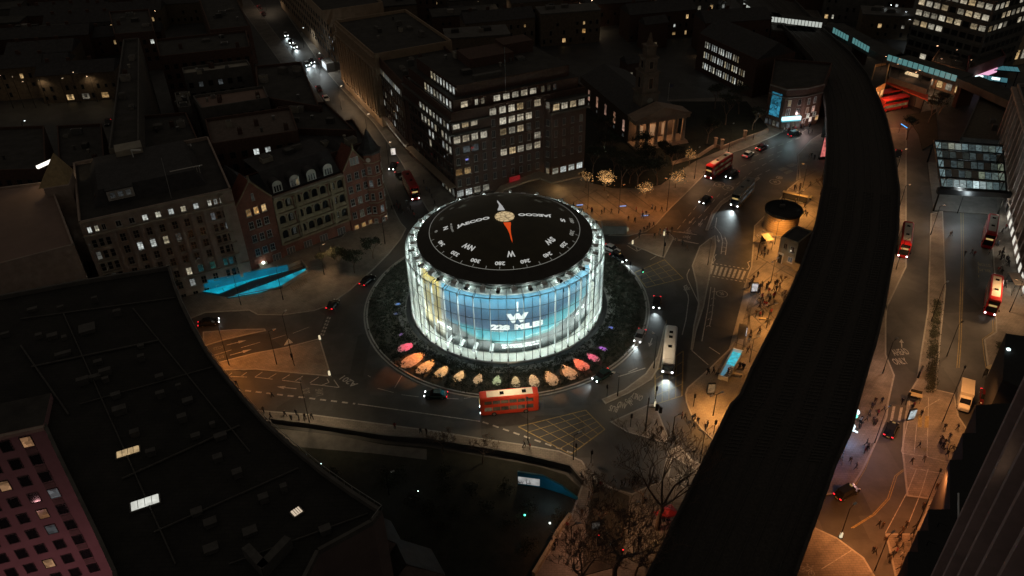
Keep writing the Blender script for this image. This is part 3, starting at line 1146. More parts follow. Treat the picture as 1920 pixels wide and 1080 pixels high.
# four vent pipes poking out low down on the left
b = MB()
b.tube((0, 1.8, 0.35), (0, -0.25, -0.1), 0.36, white_metal, n=14)
b.tube((0, -0.25, -0.1), (0, -0.33, -0.12), 0.31, black_metal, n=14)
vp = b.mesh('vent_pipe')
for u, z in ((-9.5, 2.6), (-19.5, 2.3), (-28.5, 2.2), (-37, 2.2)):
    put('vent_pipe', vp, drum, cylp(u, 20.4, z), R(u))

# --- roof: shallow dome with the compass print
RD = 15.87

def dz(r):
    return 18.86 + 3.1 * (1 - (r / RD) ** 2)

rm, t, b_ = new_mat('compass_roof_print')
tcn = t.nodes.new('ShaderNodeTexCoord')
nn = t.nodes.new('ShaderNodeTexNoise')
nn.inputs['Scale'].default_value = 0.35
nn.inputs['Detail'].default_value = 5
t.links.new(tcn.outputs['Object'], nn.inputs['Vector'])
rr = t.nodes.new('ShaderNodeMapRange')
rr.inputs[3].default_value = 0.4
rr.inputs[4].default_value = 1.5
t.links.new(nn.outputs[0], rr.inputs[0])
vm = t.nodes.new('ShaderNodeVectorMath')
vm.operation = 'SCALE'
vm.inputs[0].default_value = (0.055, 0.046, 0.022)
t.links.new(rr.outputs[0], vm.inputs['Scale'])
t.links.new(vm.outputs[0], b_.inputs['Base Color'])
b_.inputs['Roughness'].default_value = 0.42
b = MB()
b.lathe([(0.01, dz(0))] + [(RD * k / 12, dz(RD * k / 12)) for k in range(1, 13)], rm, 120)
b.build('domed_roof', drum)
ink = E('glowing_white_ink', (0.93, 0.93, 0.88), 0.5)  # printed roof marks given their own glow instead of light falling on them
ink_dim = E('glowing_grey_ink', (0.8, 0.79, 0.7), 0.24)
ink_faint = E('glowing_faint_ink', (0.8, 0.79, 0.6), 0.045)

def on_dome(me_, f):
    for v in me_.vertices:
        x, y = f(v.co.x, v.co.y)
        v.co = Vector((x, y, dz(math.hypot(x, y)) + 0.035))

def dome_text(s, u, r, h, wd, mt, name='compass_lettering', out_=True, rot=0.0, off=0.03):
    """a word whose tops point outwards along the radius"""
    tm = text_mesh(s, 1.0, off=off)
    xs = [v.co.x for v in tm.vertices]
    ys = [v.co.y for v in tm.vertices]
    kx, ky = wd / (max(xs) - min(xs)), h / (max(ys) - min(ys))
    cx, cyy = (max(xs) + min(xs)) / 2, (max(ys) + min(ys)) / 2
    rad = Vector((math.cos(ang(u)), math.sin(ang(u))))
    tan = Vector((rad.y, -rad.x))
    cr, sr = math.cos(rot), math.sin(rot)

    def f(x, y):
        a, c = (x - cx) * kx, (y - cyy) * ky
        a, c = a * cr - c * sr, a * sr + c * cr
        p = rad * (r + c) + tan * a
        return p.x, p.y
    on_dome(tm, f)
    tm.materials.append(mt)
    put(name, tm, drum)

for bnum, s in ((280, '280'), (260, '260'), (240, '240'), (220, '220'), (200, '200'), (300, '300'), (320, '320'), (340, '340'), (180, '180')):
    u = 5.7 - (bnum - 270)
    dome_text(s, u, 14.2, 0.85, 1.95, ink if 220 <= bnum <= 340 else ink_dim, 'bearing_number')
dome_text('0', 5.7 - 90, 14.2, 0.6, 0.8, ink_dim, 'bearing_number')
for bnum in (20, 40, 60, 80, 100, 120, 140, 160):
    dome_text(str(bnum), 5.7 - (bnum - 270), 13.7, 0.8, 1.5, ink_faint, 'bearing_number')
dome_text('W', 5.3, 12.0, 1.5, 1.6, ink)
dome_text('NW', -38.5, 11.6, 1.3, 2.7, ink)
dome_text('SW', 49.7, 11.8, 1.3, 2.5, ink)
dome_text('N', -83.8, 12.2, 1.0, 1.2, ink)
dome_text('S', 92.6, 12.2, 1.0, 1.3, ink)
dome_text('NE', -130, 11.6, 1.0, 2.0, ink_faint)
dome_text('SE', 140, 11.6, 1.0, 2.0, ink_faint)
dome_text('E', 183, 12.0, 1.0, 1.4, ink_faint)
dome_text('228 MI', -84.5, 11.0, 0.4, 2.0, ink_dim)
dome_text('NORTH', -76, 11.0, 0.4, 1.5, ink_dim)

def dome_line(s, p, q, h, mt):
    tm = text_mesh(s, 1.0, off=0.045)
    xs = [v.co.x for v in tm.vertices]
    ys = [v.co.y for v in tm.vertices]
    p, q = Vector(p), Vector(q)
    d = (q - p)
    n = Vector((-d.y, d.x)).normalized()
    w_, h_ = max(xs) - min(xs), max(ys) - min(ys)
    on_dome(tm, lambda x, y: tuple(p + d * ((x - min(xs)) / w_) + n * ((y - (max(ys) + min(ys)) / 2) / h_ * h)))
    tm.materials.append(mt)
    put('brand_lettering', tm, drum)

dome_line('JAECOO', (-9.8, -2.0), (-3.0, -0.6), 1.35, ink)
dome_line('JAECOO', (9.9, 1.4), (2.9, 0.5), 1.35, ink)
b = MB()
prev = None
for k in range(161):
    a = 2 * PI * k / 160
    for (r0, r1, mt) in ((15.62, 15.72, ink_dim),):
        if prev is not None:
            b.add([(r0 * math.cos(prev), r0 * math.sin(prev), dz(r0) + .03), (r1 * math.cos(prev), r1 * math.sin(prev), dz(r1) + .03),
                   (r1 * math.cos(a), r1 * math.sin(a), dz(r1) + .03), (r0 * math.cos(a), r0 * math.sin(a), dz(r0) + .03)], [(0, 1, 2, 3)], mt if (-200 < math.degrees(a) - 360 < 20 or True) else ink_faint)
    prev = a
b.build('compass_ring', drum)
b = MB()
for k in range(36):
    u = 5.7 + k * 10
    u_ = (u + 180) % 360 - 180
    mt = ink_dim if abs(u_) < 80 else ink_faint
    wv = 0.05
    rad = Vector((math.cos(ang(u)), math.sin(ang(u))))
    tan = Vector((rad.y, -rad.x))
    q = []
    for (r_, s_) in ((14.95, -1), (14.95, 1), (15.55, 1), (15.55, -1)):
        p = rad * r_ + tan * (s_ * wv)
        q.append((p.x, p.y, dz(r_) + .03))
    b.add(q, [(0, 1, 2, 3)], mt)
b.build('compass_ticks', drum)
b = MB()
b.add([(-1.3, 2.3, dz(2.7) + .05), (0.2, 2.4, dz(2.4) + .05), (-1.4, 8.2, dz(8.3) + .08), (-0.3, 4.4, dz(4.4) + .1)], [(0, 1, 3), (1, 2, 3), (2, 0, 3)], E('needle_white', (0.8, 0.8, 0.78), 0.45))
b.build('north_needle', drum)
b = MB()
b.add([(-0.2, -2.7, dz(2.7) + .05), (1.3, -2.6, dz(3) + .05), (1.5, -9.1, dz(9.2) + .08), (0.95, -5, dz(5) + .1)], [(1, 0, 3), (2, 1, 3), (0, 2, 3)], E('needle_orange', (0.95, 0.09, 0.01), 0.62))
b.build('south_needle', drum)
# hub
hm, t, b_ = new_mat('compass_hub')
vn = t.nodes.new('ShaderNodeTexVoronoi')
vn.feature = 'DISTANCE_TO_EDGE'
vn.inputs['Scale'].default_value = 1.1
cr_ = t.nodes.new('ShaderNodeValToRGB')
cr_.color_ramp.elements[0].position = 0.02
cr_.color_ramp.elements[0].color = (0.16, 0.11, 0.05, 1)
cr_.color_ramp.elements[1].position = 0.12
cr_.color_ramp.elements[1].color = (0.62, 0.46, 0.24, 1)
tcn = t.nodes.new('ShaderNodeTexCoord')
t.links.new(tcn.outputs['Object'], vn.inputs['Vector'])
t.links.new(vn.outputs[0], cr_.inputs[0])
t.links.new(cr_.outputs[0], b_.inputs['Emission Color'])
b_.inputs['Emission Strength'].default_value = 0.85  # hub print is made to glow like the lettering
b = MB()
b.lathe([(0.01, dz(0) + 0.16), (1.9, dz(0) + 0.12), (2.0, dz(0) + 0.08), (2.02, dz(2))], hm, 48, c=(0.1, -0.3))
b.build('compass_hub', drum)

# --- real lamps in the gap: floods at the floor washing the print upwards, and a ring under the shelf washing it down
def gap_lamp(u, r, z, tr_, tz, pw_, sz):
    light('gap_flood', 'AREA', cylp(u, r, z), pw_, (0.88, 1.0, 0.95), parent=drum, target=cylp(u, tr_, tz))
    ld = col.objects[-1].data
    ld.shape = 'RECTANGLE'
    ld.size = 2.4
    ld.size_y = sz
    ld.spread = R(120)

for i in range(40):
    u = -180 + i * 9 + 4.5
    gap_lamp(u, 20.6, 0.75, 18.4, 7.0, 265, 0.3)
    gap_lamp(u, 20.4, ZT - 0.2, 18.4, 9.5, 265, 0.3)
for i in range(20):
    light('added_shelf_light', 'POINT', cylp(-180 + i * 18 - 4.5, 18.9, ZT + 0.75), 60, (0.88, 1.0, 0.95), 0.15, parent=drum)  # bare points added to brighten the ducts above the shelf
# --- planted island round the drum with coloured uplights
def ring_z(r):
    return 0.2 + (31.0 - r) * -0.02

slab = M('bank_soil', (0.030, 0.026, 0.018), 0.95, var=0.5, scale=1.2, bump=0.4)
b = MB()
b.lathe([(RG + 1.2, -0.8), (23.2, -0.2), (24.6, 0.35), (28.0, 0.5), (30.9, 0.2), (31.0, 0.13)], slab, 160)
bank = struct('roundabout_bank', b)
# ---------------------------------------------------------------- uplights and planting of the island
patches = [((763, 651), (1.0, 0.04, 0.16), 0.7, 1.0), ((775, 675), (1.0, 0.22, 0.02), 1.2, 1.4), ((799, 688), (1.0, 0.32, 0.05), 1.1, 1.15), ((829, 697), (1.0, 0.46, 0.12), 0.8, 0.95), ((861, 706), (1.0, 0.54, 0.18), 0.7, 0.85),
           ((897, 711), (1.0, 0.50, 0.16), 0.35, 0.75), ((932, 714), (0.6, 0.9, 0.42), 0.3, 0.7), ((967, 717), (0.9, 0.55, 0.18), 0.4, 0.75), ((1001, 715), (1.0, 0.50, 0.18), 0.55, 0.9), ((1033, 710), (1.0, 0.40, 0.11), 0.7, 1.05),
           ((1066, 698), (1.0, 0.34, 0.08), 0.8, 1.15), ((1088, 684), (1.0, 0.08, 0.01), 1.0, 1.05), ((1111, 671), (1.0, 0.03, 0.2), 0.7, 0.8), ((1131, 655), (0.5, 0.03, 1.0), 0.45, 0.5),
           ((752, 628), (0.3, 0.03, 0.9), 0.2, 0.35), ((744, 589), (0.02, 0.08, 1.0), 0.25, 0.35), ((746, 571), (0.01, 0.18, 1.0), 0.6, 0.4), ((1146, 615), (0.02, 0.08, 1.0), 0.3, 0.4)]
pcs = []
sp = MB()
sp.tube((0, 0, 0), (0, 0, 0.5), 0.05, black_metal, n=6)
sp.tube((0, -0.1, 0.5), (0, 0.15, 0.6), 0.12, black_metal, n=8)
sp_me = sp.mesh('garden_spotlight')
cn = ['pink', 'deep orange', 'bright orange', 'tan', 'pale tan', 'dim amber', 'mint green', 'amber', 'peach', 'honey', 'wide orange', 'red', 'magenta', 'purple', 'faint violet', 'faint blue', 'vivid blue', 'deep blue']
for i, ((px, py), c, pw_, sz) in enumerate(patches):
    x, y = W(px, py, 0.4)
    pcs.append((x, y, 1.55 * sz))
    r = math.hypot(x, y)
    ux, uy = x / r, y / r
    root = empty('garden_spotlight', (ux * 22.9, uy * 22.9, 0.0), math.atan2(uy, ux) + PI / 2, 'small spotlight throwing a %s oval on the bank below the glass drum' % cn[i], 'spotlight', 'coloured spotlights round the drum')
    put('lamp_head', sp_me, root)
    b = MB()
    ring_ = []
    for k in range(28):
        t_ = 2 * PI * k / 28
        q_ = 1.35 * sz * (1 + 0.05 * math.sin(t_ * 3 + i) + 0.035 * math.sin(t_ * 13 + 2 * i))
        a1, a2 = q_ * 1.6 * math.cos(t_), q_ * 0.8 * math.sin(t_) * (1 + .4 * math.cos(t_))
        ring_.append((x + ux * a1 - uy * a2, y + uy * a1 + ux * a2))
    b.sheet(ring_, 0.545, M('light_pool_slab', (0.30, 0.28, 0.24), 0.9, var=0.5, scale=2.2, bump=0.4))  # pale slab added under each light pool, cut to its oval
    o_ = struct('added_light_pool_slab', b)
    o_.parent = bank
    light('uplight', 'SPOT', (ux * 22.9, uy * 22.9, 3.4), 4200 * pw_, c, 0.05, 2 * math.degrees(math.atan(1.5 * sz / 4.9)), 0.35, target=(x, y, 0.4))

lf = random.Random(11)

def leaf_mass(pts, n_per, spread, size, mt, name, label=None, parent=None, kind='stuff', rng=lf, zs=0.7):
    vs, fs = [], []
    for (x, y, z) in pts:
        for _ in range(n_per):
            c = Vector((x + rng.gauss(0, spread), y + rng.gauss(0, spread), z + abs(rng.gauss(0, spread * zs))))
            a = Vector((rng.gauss(0, 1), rng.gauss(0, 1), rng.gauss(0, 1))).normalized()
            bb = a.orthogonal().normalized()
            s = size * rng.uniform(0.5, 1.3)
            o = len(vs)
            vs += [c - a * s, c + bb * s * 0.6, c + a * s, c - bb * s * 0.6]
            fs.append((o, o + 1, o + 2, o + 3))
    me_ = bpy.data.meshes.new(name)
    me_.from_pydata([tuple(v) for v in vs], [], fs)
    me_.materials.append(mt)
    o = put(name, me_, parent)
    if kind:
        o['kind'] = kind
    return o

pts = []
for _ in range(5200):
    r = math.sqrt(lf.uniform(22.6 ** 2, 30.6 ** 2))
    a = lf.uniform(0, 2 * PI)
    x, y = r * math.cos(a), r * math.sin(a)
    if y > 24:
        continue
    ok = True
    for cx, cyy, rad in pcs:
        d = math.hypot(x - cx, y - cyy)
        # leave the oval free, ragged edge
        if d < rad * lf.uniform(0.75, 1.15):
            ok = False
            break
    # planting is thinner near the kerb
    if ok and lf.random() < (0.97 if r < 29.3 else 0.4):
        pts.append((x, y, 0.35 + lf.uniform(0, 0.35)))
leaf_mass(pts, 13, 0.24, 0.15, M('island_leaf', (0.014, 0.017, 0.009), 0.85, var=0.5, scale=1.5), 'ground_cover_planting', zs=0.5)
b = MB()
b.lathe([(22.4, 0.25), (25.0, 0.42), (30.2, 0.32)], soil, 120, a0=R(-178), a1=R(-10))
# bare soil only behind the plants, off the lit ovals
# (kept as a low rim instead of a full cover)
b = MB()
b.lathe([(30.6, 0.13), (30.6, 0.34), (30.95, 0.34), (30.95, 0.13)], concrete, 120, smooth=False)
struct('roundabout_kerb_wall', b)

# ================================================================ BUILDINGS
win_cache = {}

def win_mesh(w_, h_, mt, style='sash', fr=None, sill=True):
    k = (round(w_, 2), round(h_, 2), mt.name, style, fr.name if fr else '', sill)
    if k in win_cache:
        return win_cache[k]
    fr = fr or frame_w
    b = MB()
    d = 0.07
    t_ = 0.09 if w_ > 0.9 else 0.06
    b.add([(-w_ / 2, -0.03, -h_ / 2), (w_ / 2, -0.03, -h_ / 2), (w_ / 2, -0.03, h_ / 2), (-w_ / 2, -0.03, h_ / 2)], [(0, 1, 2, 3)], mt)
    for x in (-w_ / 2, w_ / 2):
        b.box((x, -d / 2 - 0.01, 0), (t_, d + 0.02, h_ + t_), fr)
    for z in (-h_ / 2, h_ / 2):
        b.box((0, -d / 2 - 0.01, z), (w_, d, t_), fr)
    if style == 'sash':
        b.box((0, -d / 2, 0), (w_, d * 0.8, 0.06), fr)
        if w_ > 1.0:
            b.box((0, -d / 2, 0), (0.05, d * 0.7, h_), fr)
    elif style == 'grid':
        for x in (-w_ / 6, w_ / 6):
            b.box((x, -d / 2, 0), (0.05, d * 0.7, h_), fr)
        b.box((0, -d / 2, h_ * 0.18), (w_, d * 0.8, 0.05), fr)
    elif style == 'case':
        b.box((0, -d / 2, 0), (0.06, d * 0.8, h_), fr)
    if sill:
        b.box((0, -0.12, -h_ / 2 - 0.1), (w_ + 0.25, 0.24, 0.1), fr if fr is not frame_d else conc_dark)
    me_ = b.mesh('window')
    win_cache[k] = me_
    return me_

class Wall:
    """vertical wall from p0 to p1 (world), outward to the right of travel; base z"""
    def __init__(s, p0, p1, parent, z0=0.0):
        s.p0, s.p1 = Vector(p0[:2]), Vector(p1[:2])
        s.d = (s.p1 - s.p0)
        s.L = s.d.length
        s.d.normalize()
        s.n = Vector((s.d.y, -s.d.x))
        s.a = math.atan2(s.d.y, s.d.x)
        s.parent = parent
        s.z0 = z0

    def at(s, x, out=0.0):
        return s.p0 + s.d * x + s.n * out

    def win(s, x, z, w_, h_, mt, style='sash', fr=None, sill=True, name='window', out=0.0):
        p = s.at(x, 0.02 + out)
        return put(name, win_mesh(w_, h_, mt, style, fr, sill), s.parent, (p.x, p.y, z + s.z0), s.a)

    def box(s, mb, x, z, sx, sy, sz, mt, out=0.0):
        """box on the wall: centre x along, its inner face at 'out'"""
        p = s.at(x, out + sy / 2)
        mb.box((p.x, p.y, z + s.z0), (sx, sy, sz), mt, s.a)

    def course(s, mb, z, sy, sz, mt, x0=None, x1=None):
        x0 = 0 if x0 is None else x0
        x1 = s.L if x1 is None else x1
        s.box(mb, (x0 + x1) / 2, z, x1 - x0, sy, sz, mt)

def ccw(pts):
    n = len(pts)
    a = sum(pts[i][0] * pts[(i + 1) % n][1] - pts[(i + 1) % n][0] * pts[i][1] for i in range(n))
    return pts if a > 0 else pts[::-1]

def shell(root, pts, h, wm, rm_, z0=0.0, parapet=0.9, names=('wall', 'roof')):
    pts = ccw([tuple(p[:2]) for p in pts])
    n = len(pts)
    b = MB()
    vs = [(x, y, z0) for x, y in pts] + [(x, y, h) for x, y in pts]
    b.add(vs, [(i, (i + 1) % n, n + (i + 1) % n, n + i) for i in range(n)], wm)
    for i in range(n):
        p, q = Vector(pts[i]), Vector(pts[(i + 1) % n])
        d = (q - p)
        L = d.length
        if L < 0.3:
            continue
        d.normalize()
        nn_ = Vector((d.y, -d.x))
        c = (p + q) / 2 - nn_ * 0.18
        if parapet:
            b.box((c.x, c.y, h + parapet / 2), (L - 0.002 * i, 0.36, parapet), wm, math.atan2(d.y, d.x))
    b.build(names[0], root)
    b = MB()
    b.sheet(pts, h + 0.02, rm_)
    b.build(names[1], root)
    return pts

placed = []
resized = {}

def place(name, pts, label, cat, group=None):
    # things keep their world coordinates under an empty at their base; children are given local offsets
    root = empty(name, (0, 0, 0), 0, label, cat, group)
    placed.append(root)
    return root

def settle(root, s=1.0, off=(0, 0, 0)):
    """move the empty to the middle of the thing's base, its parts keep their place (optionally resized)"""
    ch = [c for c in bpy.data.objects if c.parent == root]
    if not ch:
        return
    pts_ = []
    for c in ch:
        c.location = Vector(c.location) * s + Vector(off)
        c.scale = Vector(c.scale) * s
        if c.type == 'MESH':
            mw = Matrix.LocRotScale(c.location, c.rotation_euler, c.scale)
            pts_ += [mw @ Vector(k) for k in c.bound_box]
    base = Vector(((min(p.x for p in pts_) + max(p.x for p in pts_)) / 2, (min(p.y for p in pts_) + max(p.y for p in pts_)) / 2, max(0, min(p.z for p in pts_))))
    for c in ch:
        c.location = Vector(c.location) - base
    root.location = base

def clutter(root, pts, h, n, rng, mt=None, smax=3.0):
    """small plant boxes, vents and skylights on a roof"""
    P0, P1, P2, P3 = [Vector(p) for p in pts[:4]]
    a = math.atan2((P1 - P0).y, (P1 - P0).x)
    for _ in range(n):
        s, t_ = rng.uniform(0.12, 0.88), rng.uniform(0.15, 0.85)
        p = P0.lerp(P1, s).lerp(P3.lerp(P2, s), t_)
        b = MB()
        k = rng.random()
        m_ = mt or rng.choice([conc_dark, grey_metal, roof_pale, concrete, rooff])
        if k < 0.55:
            sx, sy, sz = rng.uniform(0.8, smax), rng.uniform(0.8, smax * 0.7), rng.uniform(0.6, 1.8)
            b.box((p.x, p.y, h + sz / 2), (sx, sy, sz), m_, a)
            b.box((p.x, p.y, h + sz + 0.05), (sx * 0.8, sy * 0.8, 0.1), conc_dark, a)
            b.build('roof_plant_box', root)
        elif k < 0.8:
            b.tube((p.x, p.y, h), (p.x, p.y, h + 0.9), 0.3, m_, n=8)
            b.tube((p.x, p.y, h + 0.9), (p.x, p.y, h + 1.1), 0.45, m_, n=8)
            b.build('roof_vent', root)
        else:
            b.box((p.x, p.y, h + 0.8), (1.1, 0.8, 1.6), brick_dark, a)
            for q in (-0.3, 0.3):
                b.tube((p.x + q * math.cos(a), p.y + q * math.sin(a), h + 1.6), (p.x + q * math.cos(a), p.y + q * math.sin(a), h + 2.0), 0.12, conc_dark, n=6)
            b.build('chimney', root)

br = random.Random(21)

# ---- A: pale stone office block
rt = place('stone_office_block', 0, 'pale stone five-storey office block with a row of bright attic windows', 'office building')
resized[rt] = (1.0425, (0, 6.03, -4.38))
A0, A1 = Vector((-83.0, -6.7)), Vector((-56.6, 5.75))
dA = (A1 - A0).normalized()
nA = Vector((-dA.y, dA.x))
ptsA = [A0, A1, A1 + nA * 30, A0 + nA * 30]
shell(rt, ptsA, 26.2, stone, rooff, parapet=0.8)
wl = Wall(A0, A1, rt)
rowsA = [21.7, 18.9, 16.1, 13.4, 10.3, 7.4, 4.2]
colsA = [1.4, 2.7, 4.0, 6.7, 9.2, 11.7, 14.2, 16.7, 19.1, 21.6, 24.3, 25.5, 26.7]
litA = {(9.2, 18.9), (11.7, 18.9), (14.2, 18.9), (16.7, 10.3), (16.7, 7.4)}
tealA = {(19.1, 10.3), (21.6, 10.3), (24.3, 10.3), (25.5, 10.3)}
for z in rowsA:
    for x in colsA:
        mt = w_cool if (x, z) in litA else w_teal if (x, z) in tealA else (w_dim if br.random() < 0.07 else glass_dark)
        wl.win(x, z, 1.05 if x not in (1.4, 2.7, 4.0, 24.3, 25.5, 26.7) else 0.85, 1.75, mt, fr=frame_w if (x, z) in litA else stone_pale)
for x in colsA:
    lit = x in (1.4, 2.7) or 11 < x
    wl.win(x, 24.9, 1.0 if 6 < x < 23 else 0.7, 1.25, w_cool if lit else glass_dark, 'case')
b = MB()
wl.course(b, 23.75, 0.6, 0.35, stone_pale)
wl.course(b, 26.7, 0.25, 0.3, stone_pale)
wl.course(b, 9.0, 0.35, 0.3, stone_pale)
wl.course(b, 3.0, 0.25, 0.25, stone_pale)
b.build('cornice', rt)
for x in (5.4, 8.0, 10.45, 12.95, 15.45, 17.9, 20.35, 22.9):
    b = MB()
    wl.box(b, x, 16.4, 0.55, 0.28, 14.2, stone)
    b.build('pilaster', rt)
for xx in (1.0, 24.0):
    b = MB()
    for z in (17.4, 14.7, 11.8):
        wl.box(b, xx + 1.7, z, 3.9, 0.7, 0.18, stone_pale)
    b.build('balcony', rt)
b = MB()
wl.box(b, 26.9, 15.9, 0.7, 0.3, 20.6, stone_pale)
b.build('corner_pier', rt)
# roof storeys and dormer
cA = A0 + dA * 14 + nA * 16
b = MB()
b.box((cA.x, cA.y, 27.8), (22, 20, 3.2), roof_slate, wl.a, taper=0.85)
b.build('mansard_roof', rt)
q = A0 + dA * 8.5 + nA * 7.5
b = MB()
b.box((q.x, q.y, 28.2), (5, 3, 2.2), white_paint, wl.a)
b.box((q.x, q.y, 29.4), (5.3, 3.3, 0.2), roof_slate, wl.a)
b.build('roof_house', rt)
wq = Wall(q - dA * 2.5 - nA * 1.5, q + dA * 2.5 - nA * 1.5, rt)
for x in (1.0, 2.5, 4.0):
    wq.win(x, 28.3, 1.0, 1.2, w_dim, 'sash')
q = A0 + dA * 22 + nA * 9
b = MB()
for k in range(12):
    c = q + dA * (k * 0.5 - 3)
    b.box((c.x, c.y, 28.5), (0.12, 0.12, 1.6), white_paint, wl.a)
b.box((q.x, q.y, 29.4), (6.6, 0.3, 0.15), white_paint, wl.a)
b.build('roof_railing', rt)
b = MB()
q = A0 + dA * 17.5 + nA * 3
b.tube((q.x, q.y, 26), (q.x - 1, q.y + 3, 34), 0.06, grey_metal, n=6)
b.build('aerial_mast', rt)
q = A0 + dA * 12 + nA * 24
b = MB()
b.box((q.x, q.y, 29.5), (5.5, 4, 2.4), roof_pale, wl.a)
b.tube((q.x + 2, q.y - 3, 27), (q.x + 2, q.y - 3, 31), 0.1, white_metal, n=6)
b.box((q.x + 3, q.y - 3, 31), (2.2, 0.3, 0.3), white_metal)
b.build('water_tank', rt)
clutter(rt, ptsA, 26.2, 9, br)

# ---- B: red brick hospital with gables, loggias and corner turret
rt = place('brick_hospital', 0, 'red brick Victorian block with arched loggias, white dormers and a corner turret', 'building')
resized[rt] = (1.0425, (0, 6.03, -4.38))
B0, B1 = Vector((-58.2, 9.6)), Vector((-31.2, 30.9))
dB = (B1 - B0).normalized()
nB = Vector((-dB.y, dB.x))
ptsB = [B0, B1, B1 + nB * 14 - dB * 2, B0 + nB * 14]
shell(rt, ptsB, 19.6, brick_red, roof_slate, parapet=0.3)
wl = Wall(B0, B1, rt)
buff = M('buff_terracotta', (0.25, 0.19, 0.12), 0.8, var=0.25, scale=1.2, bump=0.2)

def gable(x0, x1, zt, proj_, zb=0):
    b = MB()
    a_, c_ = wl.at(x0, 0), wl.at(x1, 0)
    mid = (a_ + c_) / 2
    f0, f1 = wl.at(x0, proj_), wl.at(x1, proj_)
    fm = (f0 + f1) / 2
    ze = 20.4
    k = -wl.n * 5
    poly = [(*f0, 0), (*f1, 0), (*f1, ze), (*(f0.lerp(f1, 0.78)), ze + (zt - ze) * 0.42), (*fm, zt), (*(f0.lerp(f1, 0.22)), ze + (zt - ze) * 0.42), (*f0, ze)]
    back = [(p[0] + k.x, p[1] + k.y, p[2]) for p in poly]
    n = len(poly)
    b.add(poly, [tuple(range(n))], brick_red)
    b.add(poly + back, [(i, n + i, n + (i + 1) % n, (i + 1) % n) for i in range(2)] + [((i), (i + n), (i + 1) % n + n, (i + 1) % n) for i in range(2, n)], brick_red)
    b.build('gable_bay', rt)
    b = MB()
    for i in (2, 3, 4, 5):
        p, q_ = Vector(poly[i]), Vector(poly[(i + 1) % n])
        b.tube(p, q_, 0.2, buff, n=5)
    b.box((fm.x, fm.y, zt + 0.6), (0.4, 0.4, 1.3), buff, wl.a)
    b.build('gable_coping', rt)

gable(-0.3, 8.2, 25.6, 0.5)
gable(26.2, 32.6, 25.2, 0.5)
for z in (4.6, 8.2, 11.8, 15.2, 18.4):
    for x in (2.3, 4.1, 5.9):
        if z == 4.6:
            continue
        wl.win(x, z, 1.05, 1.7, w_warm if z == 18.4 else glass_dark, out=0.5, fr=frame_w)
    for x in (27.5, 29.5, 31.5):
        wl.win(x, z, 1.05, 1.7, w_warm if z == 4.6 else (w_dim if br.random() < .2 else glass_dark), out=0.5, fr=frame_w)
wl.win(4.0, 21.8, 0.5, 1.6, w_dim, 'case', out=0.5)
for x in (28.6, 29.4, 30.2):
    wl.win(x, 22.2, 0.5, 1.7, w_dim, 'case', out=0.5)
for x in (6.4, 10.2, 14.6, 18.8, 23.6):
    for k in (-0.7, 0, 0.7):
        wl.win(x + k, 4.9, 0.55, 2.3, glass_dark, 'case', fr=frame_w, out=0.5 if x < 8 else 0.0)
# entrance with lamp
b = MB()
wl.box(b, 2.8, 2.9, 2.0, 0.9, 4.6, stone_pale)
b.build('entrance_porch', rt)
b = MB()
wl.box(b, 2.8, 2.4, 1.2, 0.1, 3.4, w_dim, out=0.92)
b.build('door', rt)
b = MB()
p = wl.at(2.8, 1.1)
b.lathe([(0.01, 5.1), (0.3, 5.3), (0.3, 5.6), (0.01, 5.8)], E('porch_globe', (0.85, 1, 0.9), 9), 10, c=(p.x, p.y))
b.build('porch_lamp', rt)
# loggias: three storeys of arches
arch_me = {}

def arch(w_, h_, deep=0.9):
    b = MB()
    # opening: dark recess with rounded head, framed by terracotta
    n = 10
    pts_ = [(-w_ / 2, 0)] + [(-w_ / 2 * math.cos(PI * i / n), h_ - w_ / 2 + w_ / 2 * math.sin(PI * i / n)) for i in range(n + 1)] + [(w_ / 2, 0)]
    b.add([(x, -0.03, z) for x, z in pts_], [tuple(range(len(pts_)))], glass_dark)
    W2, H2 = w_ / 2 + 0.32, h_ + 0.35
    outp = [(-W2, 0)] + [(-W2 * math.cos(PI * i / n), H2 - W2 + W2 * math.sin(PI * i / n)) for i in range(n + 1)] + [(W2, 0)]
    m_ = len(pts_)
    vs = [(x, -0.5, z) for x, z in pts_] + [(x, -0.5, z) for x, z in outp] + [(x, -0.03, z) for x, z in pts_]
    b.add(vs, [(i, i + 1, m_ + i + 1, m_ + i) for i in range(m_ - 1)] + [(i + 1, i, 2 * m_ + i, 2 * m_ + i + 1) for i in range(m_ - 1)], buff)
    b.box((0, -0.42, 0.5), (w_, 0.1, 1.0), buff)
    return b.mesh('loggia_arch')

am = arch(1.45, 3.0)
for z in (8.1, 11.9, 15.7):
    for k in range(8):
        x = 9.6 + k * 2.12 + (0.25 if 2 <= k < 6 else 0) + (0.5 if k >= 6 else 0)
        p = wl.at(x, 0.02)
        put('loggia_arch', am, rt, (p.x, p.y, z), wl.a)
        if k in (1, 6) :
            wl.win(x + 0.3, z + 1.9, 0.5, 1.3, w_dim, 'case', out=0.02)
b = MB()
for z in (7.7, 11.5, 15.3, 19.2):
    wl.course(b, z, 0.75, 0.5, buff, 8.4, 26.0)
wl.course(b, 19.8, 0.95, 0.3, stone_pale, 8.4, 26.0)
b.build('loggia_band', rt)
b = MB()
for x in (8.5, 13.75, 22.6, 26.0):
    wl.box(b, x, 13.4, 0.6, 0.7, 11.8, buff)
b.build('loggia_pier', rt)
b = MB()
for z in (3.2, 6.6, 10.2, 13.6, 17.0, 20.4):
    wl.course(b, z, 0.12, 0.2, buff, -0.2, 8.1)
    wl.course(b, z, 0.12, 0.2, buff, 26.3, 32.5)
b.build('string_course', rt)
